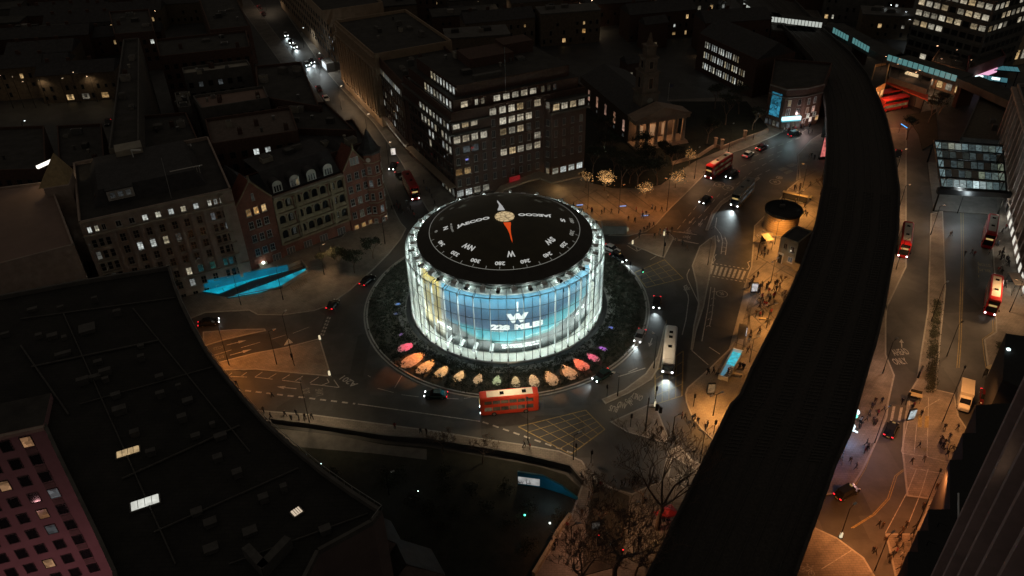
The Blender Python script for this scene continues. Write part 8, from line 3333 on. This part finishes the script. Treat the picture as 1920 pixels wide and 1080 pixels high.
# ad pillars with glowing screens
def ad(label, px, colr, s=1.0, a=0.0, h=2.6, w=1.3, name='advertising_totem'):
    x, y = W(*px, .12)
    rt_ = empty(name, (x, y, .12), a, label, 'advertisement', None)
    b_ = MB()
    b_.box((0, 0, h / 2), (w + .12, .35, h), black_metal)
    b_.build('case', rt_)
    b_ = MB()
    b_.box((0, -.19, h / 2 + .15), (w, .03, h * .8), LITWIN('ad_%s' % label[:6].replace(' ', '_'), colr, s, .4))
    b_.build('screen', rt_)
    return rt_

ad('tall poster tower with a red and white picture beside the viaduct', (1546, 298), (1.0, 0.28, 0.30), .9, .15, 7.5, 3.2)
ad('bright white bus stop panel on the side street pavement', (738, 292), (0.95, 0.97, 1.0), 1.4, .2)
ad('cold white totem among people on the plaza', (1413, 548), (0.8, 0.85, 1.0), 2.0)
ad('cold white totem by the grey plaza shelter', (1392, 632), (0.9, 0.85, 1.0), 2.0)
ad('narrow white totem on the station cycleway', (1706, 787), (0.8, 0.95, 1.0), 1.6, .2)
ad('slim lit totem above the twin lamp on the plaza', (1332, 738), (1.0, 0.85, 0.65), .5)
ad('pink panel leaning on the station median', (1724, 703), (1.0, 0.5, 0.4), .35, .9, 1.6, 2.2)
ad('white ad panel on the riverside bed', (1116, 992), (1, 1, 1), .45, .2, 1.8, 1.2)
light('totem_spill', 'POINT', (*W(1413, 552, 1.6), 1.6), 30, (0.8, 0.85, 1.0), 0.2)
# stone house under the viaduct
rt = place('stone_toll_house', 0, 'small two-storey stone house tucked against the viaduct', 'house')
h0, h1 = Vector(W(1455, 490, 0)), Vector(W(1487, 503, 0))
hd = (h1 - h0).normalized()
hn = Vector((-hd.y, hd.x))
hs = M('house_stone', (0.24, 0.20, 0.14), 0.85, var=0.2, scale=0.8, bump=0.2)
pp_ = [h0, h1, h1 + hn * 7, h0 + hn * 7]
shell(rt, pp_, 6.6, hs, roof_slate, parapet=0.3)
w_ = Wall(h0, h1, rt)
w_.win(w_.L * .35, 4.9, .8, 1.3, glass_dark, 'case', hs)
w_.win(w_.L * .75, 4.7, .9, 1.5, glass_dark, 'case', frame_w)
w_.win(w_.L * .75, 1.9, 1.1, 1.3, w_dim, 'case', frame_w)
b = MB()
w_.box(b, w_.L * .2, 1.4, 1.3, .25, 2.8, white_paint)
w_.box(b, w_.L * .2, 1.2, .9, .1, 2.3, glass_dark, out=.22)
b.build('door', rt)
b = MB()
a_, c_ = Vector(W(1487, 508, 1.6)), Vector(W(1512, 520, 1.6))
slab_between(rt, h1 - hn * .5, h1 + hd * 9 - hn * .5, 0, 2.0, 0, 2.0, .4, hs, 'garden_wall')
p = (h0 + h1) / 2
light('house_light', 'POINT', (p.x - hn.x * 2, p.y - hn.y * 2, 3), 35, (1, .85, .6), .2)
# neon figure sign right of the viaduct
rt = place('neon_sign', 0, 'blue and white neon figure sign glowing beside the viaduct', 'sign')
nx, ny = W(1592, 812)
nblue, nwhite, ngreen = E('neon_blue', (0.02, 0.45, 1.0), 2.2), E('neon_white', (0.75, 0.95, 1.0), 1.8), E('neon_green', (0.2, 1.0, 0.75), 1.6)
nb2 = MB()
for (x, y, mt, r_) in ((1600, 771, nwhite, 1.1), (1599, 778, ngreen, .9), (1594, 798, nwhite, .9), (1583, 815, nblue, .7)):
    c = W(x, y, 4)
    b = MB()
    b.lathe([(r_ * .55, 4.0), (r_ * .72, 4.12), (r_, 4.0)], mt, 14, c=c)
    b.build('neon_ring', rt)
b = MB()
for (a_, c_) in (((1589, 790), (1600, 808)), ((1600, 806), (1608, 811)), ((1592, 790), (1591, 800)), ((1587, 800), (1585, 812)), ((1596, 792), (1600, 800))):
    b.tube((*W(*a_, 3.5), 3.5), (*W(*c_, 3.5), 3.5), .14, nwhite, n=6)
b.build('neon_tube', rt)
b = MB()
b.tube((*W(1594, 800, 0), 0), (*W(1594, 790, 3.6), 3.6), .1, black_metal)
b.tube((*W(1600, 775, 0), 0), (*W(1600, 772, 4), 4), .1, black_metal)
b.build('sign_post', rt)
light('neon_spill', 'POINT', (*W(1598, 815, 2.5), 2.5), 260, (0.15, 0.45, 1.0), 0.4)
light('neon_spill', 'POINT', (*W(1580, 850, 3.5), 3.5), 90, (0.4, 0.4, 1.0), 0.4)
# small blue neon strip far right of viaduct
rt = empty('blue_light_strip', (*W(1688, 238, 2), 0), 0, 'short blue light strip on a post right of the viaduct', 'light strip')
b = MB()
b.tube((0, 0, 3), (.8, -2.6, 2.8), .12, E('strip_blue', (0.05, 0.4, 1.0), 1.6), n=6)
b.build('tube', rt)
b = MB()
b.tube((0, 0, 0), (0, 0, 3), .06, black_metal, n=6)
b.build('post', rt)
# seven blue dots on the crescent wall edge
for i in range(7):
    x, y = 154 + i * 6.4, 939 + i * 11.3
    c = W(x, y, 30)
    o = empty('blue_marker_light', (c[0], c[1], 30), 0, '%s of seven tiny blue marker lights beside the pink wall' % ['topmost', 'second', 'third', 'middle', 'fifth', 'sixth', 'lowest'][i], 'light', 'blue marker lights')
    b = MB()
    b.tube((0, 0, -.2), (0, 0, 0), .1, black_metal, n=6)
    b.lathe([(0.01, .22), (.14, .15), (.17, 0)], E('marker_blue', (0.05, 0.45, 1.0), 2.5), 8)
    b.build('lamp', o)
# glowing Belisha style bollards and keep-left signs
def bollard(label, px, mt, h=1.0, z=.12):
    x, y = W(*px, z)
    o = empty('traffic_bollard', (x, y, z), 0, label, 'bollard', None)
    b_ = MB()
    b_.box((0, 0, h / 2), (.42, .3, h), mt, taper=.75)
    b_.build('lit_shell', o)
    b_ = MB()
    b_.box((0, 0, .05), (.6, .5, .1), black_metal)
    b_.build('base', o)

wb = E('bollard_glow', (1.0, 0.85, 0.55), .75)
for lab, p_ in [('glowing cream bollard at the upper tip of the triangle island', (600, 637)), ('glowing cream bollard at the lower corner of the triangle island', (618, 704)), ('white lit bollard on the bottom right corner pavement', (1576, 1008)),
                ('small lit bollard at the crossing above the drum', (1186, 458)), ('lit bollard on the island left of the crossing', (1245, 442)), ('lit bollard at the wedge island', (1228, 762))]:
    bollard(lab, p_, wb, 1.15)
o = empty('give_way_sign', (*W(542, 648), .12), .5, 'pale triangular sign on the island kerb', 'sign')
b = MB()
b.add([(-.9, 0, .3), (.9, 0, .3), (.2, .05, 1.6), (-.9, .12, .3), (.9, .12, .3), (.2, .17, 1.6)], [(0, 1, 2), (3, 5, 4), (0, 3, 4, 1), (1, 4, 5, 2), (2, 5, 3, 0)], white_metal)
b.build('panel', o)
b = MB()
b.tube((0, .06, 0), (0, .06, .4), .05, black_metal, n=6)
b.build('post', o)
# traffic lights
def traffic_light(label, px, colr=None, h=3.2, z=.12):
    x, y = W(*px, z)
    o = empty('traffic_light', (x, y, z), br.uniform(-.5, .5), label, 'traffic light', 'traffic lights at the junctions')
    b_ = MB()
    b_.tube((0, 0, 0), (0, 0, h), .06, black_metal, n=6)
    b_.build('pole', o)
    b_ = MB()
    b_.box((0, -.12, h - .4), (.34, .28, .95), black_metal)
    b_.build('signal_head', o)
    for k, c_ in enumerate(((1, .02, .02), (1, .5, .05), (.1, 1, .5))):
        b_ = MB()
        on = colr == k
        b_.lathe([(.01, .06), (.11, 0)], E('signal_on_%d' % k, c_, 5) if on else black_metal, 8)
        l_ = b_.build('signal_lens', o, (0, -.27, h - .12 - k * .28))
        l_.rotation_euler = (R(90), 0, 0)

for lab, p_, c_ in [('traffic light on the roundabout strip left of the lamp', (1138, 744), None), ('traffic light pair by the bus lane tip', (1229, 748), None), ('traffic light on the wedge island', (1182, 800), None), ('traffic light mast behind the crossing island', (1245, 476), None),
                    ('traffic light by the island planting near the black taxi', (1181, 512), None), ('traffic light at the kerb of the island planting', (1203, 526), 2), ('traffic light on the plaza corner by the coach', (1300, 762), None), ('traffic light at the edge of the wedge island crossing', (1338, 812), None),
                    ('traffic light by the box junction on the path', (1080, 855), None), ('traffic light at the park path corner', (1108, 868), None), ('traffic light at the left edge of the triangle island', (552, 686), None), ('traffic light left of the white totem', (1697, 760), None),
                    ('traffic light glowing red in the riverside trees', (1120, 1025), 0), ('small red signal low in the riverside trees', (1165, 1052), 0)]:
    traffic_light(lab, p_, c_)
# tall dark mast in the wedge island (slender column)
o = empty('signal_mast', (*W(1210, 808), .12), 0, 'tall black mast with signal heads on the wedge island', 'mast', None)
b = MB()
b.tube((0, 0, 0), (0, 0, 8), .16, black_metal, .08, n=8)
b.build('pole', o)
b = MB()
b.box((1.6, 0, 5.6), (.5, .4, 1.3), black_metal)
b.box((2.3, 0, 5.0), (.5, .4, 1.3), black_metal)
b.tube((0, 0, 5.8), (2.4, 0, 5.4), .05, black_metal, n=6)
b.build('signal_head', o)
# cycle stands, benches
def bench(label, px, a):
    x, y = W(*px, .12)
    o = empty('bench', (x, y, .12), a, label, 'bench', None)
    b_ = MB()
    for k in range(3):
        b_.box((0, -.16 + k * .16, .45), (1.8, .13, .05), pale_b)
    b_.build('seat', o)
    for s in (-.7, .7):
        b_ = MB()
        b_.box((s, 0, .22), (.08, .45, .44), black_metal)
        b_.build('leg', o)

bench('bench with a blue-lit strip on the forecourt', (1212, 404), .2)
bench('bench by the blue-lit stair', (1383, 704), -.3)
bench('bench at the plaza edge by the kiosk', (1520, 372), 1.0)
bench('bench on the plaza in front of the crowd', (1430, 600), -.2)
for i, (x0, y0) in enumerate(((1168, 387), (1087, 385), (1209, 405))):
    o = empty('ground_light_strip', (*W(x0, y0, .12), .12), .1, ['small blue light strip in the forecourt paving, middle', 'small blue light strip in the forecourt paving, farthest from the road', 'violet light strip by the forecourt bench'][i], 'light strip', None)
    b = MB()
    b.box((0, 0, .12), (1.7, .18, .1), E('strip_ice', (0.25, 0.45, 1.0), 1.2))
    b.build('tube', o)
    b = MB()
    b.box((0, 0, .03), (1.9, .3, .06), black_metal)
    b.build('base', o)
# market stalls / long dark building strip beside the forecourt
rt = place('low_forecourt_kiosk', 0, 'long low dark kiosk with a glowing end panel beside the drum top', 'kiosk')
b = MB()
b.prism(WS([(1130, 424), (1176, 424), (1170, 412), (1128, 412)], 2.4), 0, 2.4, conc_dark, M('kiosk_top', (0.13, 0.12, 0.10), 0.8))
b.build('wall', rt)
b = MB()
c = W(1173, 431, 1)
b.box((c[0], c[1], 1.1), (1.5, .2, 1.0), w_cool)
b.build('lit_panel', rt)
# railings and steps round the north-west
rt = place('park_retaining_wall', 0, 'low concrete retaining wall along the riverside path', 'wall')
ww = WS([(1000, 1080), (1030, 1030), (1046, 1000), (1069, 968)], .2)
for i in range(3):
    slab_between(rt, ww[i], ww[i + 1], 0, 1.1, 0, 1.1, .5, M('retaining_wall', (0.30, 0.25, 0.16), 0.85, var=0.2), 'wall')
rt = place('path_parapet', 0, 'dark parapet along the lower side of the path above the park', 'wall')
ww = WS([(510, 792), (582, 801), (721, 823), (802, 829), (960, 855), (1007, 865), (1069, 880), (1092, 908)], 0)
for i in range(len(ww) - 1):
    slab_between(rt, ww[i], ww[i + 1], 0, 1.05, 0, 1.05, .3, conc_dark, 'wall')
rt = place('churchyard_wall', 0, 'stone churchyard wall with gate piers along the road', 'wall')
ww = WS([(1440, 248), (1395, 264), (1352, 281), (1340, 276), (1310, 296), (1260, 310)], .1)
for i in range(len(ww) - 1):
    slab_between(rt, ww[i], ww[i + 1], 0, 1.3, 0, 1.3, .4, church, 'wall')
for x, y in ((1352, 281), (1340, 278), (1395, 264)):
    c = W(x, y)
    b = MB()
    b.box((c[0], c[1], 1.6), (.8, .8, 3.2), church)
    b.box((c[0], c[1], 3.3), (1.0, 1.0, .25), church)
    b.build('gate_pier', rt)
# hedge and railings on the station median
hp_ = []
for k in range(240):
    t_ = pr.random()
    y = 560 + t_ * 175
    x = 1757 - t_ * 12 + pr.uniform(-6, 6)
    g_ = W(x, y, .4)
    hp_.append((g_[0], g_[1], .3))
leaf_mass(hp_, 26, .32, .12, leafm, 'station_hedge', 'low clipped hedge strip between the station roads')
hh_ = bpy.data.objects['station_hedge']
hh_['label'] = 'clipped dark hedge strip between the two station roads'
hp_ = []
for k in range(150):
    t_ = pr.random()
    g_ = W(1877 + t_ * 8, 645 + t_ * 55, .4)
    hp_.append((g_[0] + pr.uniform(-.5, .5), g_[1], .3))
leaf_mass(hp_, 24, .3, .12, leafm, 'podium_hedge')
for i in range(9):
    x, y = W(1766 - i * 1.6, 560 + i * 20, .12)
    o = empty('guard_rail', (x, y, .12), 1.05, '%s guard rail panel along the station hedge' % ['farthest', 'second', 'third', 'fourth', 'middle', 'sixth', 'seventh', 'eighth', 'nearest'][i], 'railing', 'guard rail panels')
    b = MB()
    for s in (-1.2, 1.2):
        b.tube((s, 0, 0), (s, 0, 1.0), .04, grey_metal, n=5)
    for z in (.25, .98):
        b.tube((-1.2, 0, z), (1.2, 0, z), .03, grey_metal, n=5)
    b.build('frame', o)
    b = MB()
    for k in range(9):
        b.tube((-1.0 + k * .25, 0, .25), (-1.0 + k * .25, 0, .98), .012, grey_metal, n=4)
    b.build('bars', o)
# red parasols / market awnings bottom
for i, (x, y, s, lab) in enumerate([(1237, 980, 1.6, 'small square red awning beside the viaduct foot'), (1253, 975, 2.2, 'larger square red awning beside the viaduct foot'), (1225, 1035, 1.2, 'small tan awning near the bottom viaduct edge'), (1212, 1050, 1.2, 'pale awning near the bottom viaduct edge')]):
    gx, gy = W(x, y, .12)
    o = empty('awning', (gx, gy, .12), .4, lab, 'awning', None)
    b = MB()
    mt = M('awning_red', (0.45, 0.03, 0.04), 0.7) if i < 2 else pale_b
    b.add([(-s / 2, -s / 2, 2.1), (s / 2, -s / 2, 2.1), (s / 2, s / 2, 2.1), (-s / 2, s / 2, 2.1), (0, 0, 2.7)], [(0, 1, 4), (1, 2, 4), (2, 3, 4), (3, 0, 4)], mt)
    b.build('canopy', o)
    b = MB()
    b.tube((0, 0, 0), (0, 0, 2.6), .05, grey_metal, n=6)
    b.box((0, 0, .05), (.5, .5, .1), black_metal)
    b.build('pole', o)
    if i < 2:
        light('awning_light', 'POINT', (gx, gy, 1.9), 10, (1, .25, .2), .1)
# parked bicycles
bk = MB()
for s in (-.52, .52):
    for k in range(14):
        a0_, a1_ = 2 * PI * k / 14, 2 * PI * (k + 1) / 14
        bk.tube((s + .33 * math.cos(a0_), 0, .34 + .33 * math.sin(a0_)), (s + .33 * math.cos(a1_), 0, .34 + .33 * math.sin(a1_)), .02, black_metal, n=4, caps=False)
wheels_me = bk.mesh('wheels')
bk = MB()
for a_, c_ in (((-.52, 0, .34), (-.2, 0, .8)), ((-.2, 0, .8), (.35, 0, .82)), ((.35, 0, .82), (0, 0, .3)), ((0, 0, .3), (-.52, 0, .34)), ((0, 0, .3), (-.22, 0, .9)), ((.52, 0, .34), (.33, 0, .95))):
    bk.tube(a_, c_, .025, grey_metal, n=5)
frame_me = bk.mesh('frame')
bk = MB()
bk.tube((.33, -.25, .97), (.33, .25, .97), .02, black_metal, n=5)
bk.box((-.24, 0, .93), (.24, .14, .06), black_metal)
sad_me = bk.mesh('saddle')
for i, (x, y) in enumerate([(1362, 282), (1367, 280), (1372, 277), (1377, 275), (1335, 430), (1338, 428), (1582, 842), (1580, 856), (1578, 868), (1740, 700), (1742, 690), (1744, 680), (1900, 545), (1896, 552), (1325, 797), (1232, 900)]):
    gx, gy = W(x, y, .12)
    o = empty('bicycle', (gx, gy, .12), 1.0 + .1 * (i % 3), ['bicycle in the row by the church road, first', 'bicycle in the row by the church road, second', 'bicycle in the row by the church road, third', 'bicycle in the row by the church road, fourth', 'left bicycle of the pair on the upper median', 'right bicycle of the pair on the upper median', 'top bicycle below the blue neon sign', 'middle bicycle below the blue neon sign', 'bottom bicycle below the blue neon sign', 'lowest bicycle in the station hedge', 'middle bicycle in the station hedge', 'upper bicycle in the station hedge', 'first bicycle beside the white kiosk roof', 'second bicycle beside the white kiosk roof', 'bicycle ridden across the wedge island crossing', 'bicycle near the riverside cycle lane'][i], 'bicycle', 'bicycles')
    put('wheels', wheels_me, o)
    put('frame', frame_me, o)
    put('saddle', sad_me, o)

# ================================================================ TREES
tr = random.Random(31)

def bare_tree(label, px, h, spread, seed, group=None, leaves=0, leafmat=None, leafsize=.16, gz=.1, depth=5, mt=None, lights_=0, name='bare_tree'):
    rng = random.Random(seed)
    x, y = W(*px, gz)
    rt_ = empty(name, (x, y, gz), 0, label, 'tree', group)
    trunk, twigs = MB(), MB()
    tips = []

    def grow(p, d, L, r, lv):
        segs = 2
        for _ in range(segs):
            q_ = p + d * (L / segs)
            (trunk if lv <= 1 else twigs).tube(p, q_, r, mt or bark, r * .8, n=5 if lv < 3 else 3, caps=False)
            p = q_
            r = max(r * .84, .034)
            d = (d + Vector((rng.gauss(0, .13), rng.gauss(0, .13), rng.gauss(0.03, .08)))).normalized()
        if lv >= depth:
            tips.append(p)
            return
        n_ = 3 if lv < 4 else 2
        for k in range(n_ + (1 if rng.random() < .4 else 0)):
            a = rng.uniform(0, 2 * PI)
            up = rng.uniform(.25, .75) if lv else rng.uniform(.5, .9)
            v = Vector((math.cos(a) * spread, math.sin(a) * spread, up))
            nd = (d * .55 + v * .75).normalized()
            grow(p, nd, L * rng.uniform(.62, .82), r * .68, lv + 1)

    grow(Vector((0, 0, 0)), Vector((rng.gauss(0, .05), rng.gauss(0, .05), 1)).normalized(), h * .3, h * .024, 0)
    trunk.build('trunk', rt_)
    twigs.build('crown', rt_)
    if leaves:
        leaf_mass([tuple(t_) for t_ in tips], leaves, h * .05, leafsize, leafmat or leafm, 'foliage', parent=rt_, kind=None, rng=rng, zs=1)
    if lights_:
        b_ = MB()
        for t_ in tips:
            for _ in range(lights_):
                c = t_ + Vector((rng.gauss(0, .6), rng.gauss(0, .6), rng.gauss(-.3, .6)))
                b_.box(c, (.07, .07, .07), E('fairy_light', (1.0, .52, .18), 1.6))
        b_.build('fairy_lights', rt_)
    return rt_

for i, (px, h, s, lab) in enumerate([((1232, 992), 19, .8, 'tall bare tree by the riverside cycle lane'), ((1152, 1085), 18, .9, 'large bare tree at the bottom centre'), ((1085, 1120), 14, .9, 'bare tree crossing the bottom edge left of the large one'), ((1125, 985), 8, .8, 'smaller bare tree in the planting bed'),
                                     ((1165, 1010), 8, .8, 'second small bare tree in the planting bed'), ((1108, 935), 7, .9, 'bushy bare tree at the path corner'), ((830, 850), 6.5, 1.1, 'low bare tree over the park path, left'), ((905, 868), 6.5, 1.1, 'low bare tree over the park path, right'), ((1190, 1085), 9, .8, 'bare tree beside the viaduct at the bottom'),
                                     ((1205, 945), 7, .8, 'small bare tree below the wedge island')]):
    bare_tree(lab, px, h, s, 100 + i, 'bare winter trees by the river path', depth=6 if h > 10 else 5)
for i, (px, h, lab) in enumerate([((1470, 600), 6, 'small bare tree against the viaduct in the plaza'), ((1465, 575), 5, 'bare shrub-like tree by the plaza crowd'), ((1538, 365), 6, 'small bare tree at the plaza top edge'), ((1460, 545), 5, 'thin bare tree behind the plaza totem')]):
    bare_tree(lab, px, h, .8, 150 + i, 'small bare trees against the viaduct', depth=4)
for i, (px, h, lab, fl_) in enumerate([((1133, 358), 6, 'tree strung with many golden fairy lights behind the drum', 5), ((1210, 372), 4.5, 'small golden lit tree on the forecourt', 2), ((1266, 352), 5.5, 'golden lit tree at the forecourt kerb', 2), ((1292, 312), 5, 'golden lit tree by the church steps', 1), ((1098, 352), 5, 'lit tree beside the office canopy', 1)]):
    bare_tree(lab, px, h, .8, 170 + i, 'trees with fairy lights', depth=4, leaves=6, leafmat=leaf_brown, leafsize=.14, lights_=fl_)
for i, (px, h, lab) in enumerate([((1150, 330), 9, 'dark tree between the office and the church'), ((1180, 345), 8, 'dark tree on the forecourt edge'), ((1215, 320), 9, 'dark tree before the church steps'), ((1325, 270), 10, 'dark tree right of the portico'), ((1360, 235), 11, 'dark tree in the churchyard corner'), ((1385, 215), 11, 'dark tree by the parapet of the lane'),
                                  ((1130, 270), 10, 'dark tree left of the nave'), ((1340, 205), 10, 'dark tree behind the portico'), ((1410, 245), 8, 'dark tree near the shops'), ((665, 512), 7, 'dark tree in front of the hospital loggias'), ((640, 505), 6, 'small dark tree near the warm lamp'), ((700, 485), 6, 'dark tree by the turret'),
                                  ((610, 505), 5, 'amber-lit tree by the blue ramp'), ((1245, 305), 7, 'dark tree beside the steps'), ((1700, 262), 8, 'dark tree in the station garden'), ((1740, 232), 9, 'pale-twigged tree in the station garden'), ((1760, 215), 8, 'dark tree above the station garden'), ((330, 560), 6, 'dark tree at the crescent end by the stone block'), ((180, 545), 8, 'dark tree below the brown roof, right'), ((100, 560), 8, 'dark tree beside the red sign'), ((1112, 325), 9, 'dark tree at the office canopy corner'), ((1165, 352), 9, 'dark tree nearest the golden tree'), ((1195, 350), 10, 'dark tree in the middle of the forecourt edge'), ((1232, 348), 9, 'dark tree right of the forecourt middle'), ((1258, 328), 9, 'dark tree by the church steps corner'), ((1140, 300), 10, 'dark tree deep in the churchyard, left'), ((1205, 300), 10, 'dark tree deep in the churchyard, right')]):
    bare_tree(lab, px, h, .8, 200 + i, 'leafy trees round the church and hospital', depth=4, leaves=9, leafsize=.2, name='leafy_tree')
# park shrubs as individual bushes
for i in range(26):
    x = tr.uniform(560, 1060)
    y = tr.uniform(860 if x > 700 else 870, 1070)
    if x < 700 and y > 900:
        x += 160
    if x > 1000 and y > 1000:
        continue
    gx, gy = W(x, y, .1)
    o = empty('shrub', (gx, gy, .1), 0, 'dark rounded shrub %s' % ('on the upper left lawn below the path' if x < 800 and y < 940 else 'on the upper right lawn left of the mural wall' if y < 940 else 'low on the lawn beside the gables' if x < 850 else 'low on the lawn beside the retaining wall'), 'shrub', 'dark shrubs in the park')
    leaf_mass([(tr.gauss(0, .6), tr.gauss(0, .6), .4) for _ in range(16)], 16, .35, .15, leafm, 'foliage', parent=o, kind=None, rng=tr, zs=1)
    b = MB()
    b.tube((0, 0, 0), (0, 0, .6), .06, bark, n=5)
    b.build('stem', o)
for (x, y, s, c_, lab) in ((984, 967, .12, (0.1, 1.0, .6), 'tiny green light on the park lawn'), (1031, 982, .12, (.9, 1, .9), 'tiny white light on the park lawn'), (784, 922, .06, (.7, .9, .9), 'faint white light on the park lawn'), (602, 871, .08, (.6, .8, .8), 'faint light at the park edge by the crescent')):
    gx, gy = W(x, y, .5)
    o = empty('marker_light', (gx, gy, 0.1), 0, lab, 'light', None)
    b = MB()
    b.tube((0, 0, 0), (0, 0, .5), .04, black_metal, n=5)
    b.build('post', o)
    b = MB()
    b.lathe([(.01, .72), (s * 1.2, .62), (s * 1.2, .5)], E('marker_%d' % x, c_, 4), 8)
    b.build('lamp', o)
for r_ in placed:
    settle(r_, *resized.get(r_, ()))
# keep empties tidy
for o in list(bpy.data.objects):
    if o.type == 'EMPTY' and not o.children:
        bpy.data.objects.remove(o)
print('objects', len(bpy.data.objects), 'tris', sum(len(m_.polygons) for m_ in bpy.data.meshes))
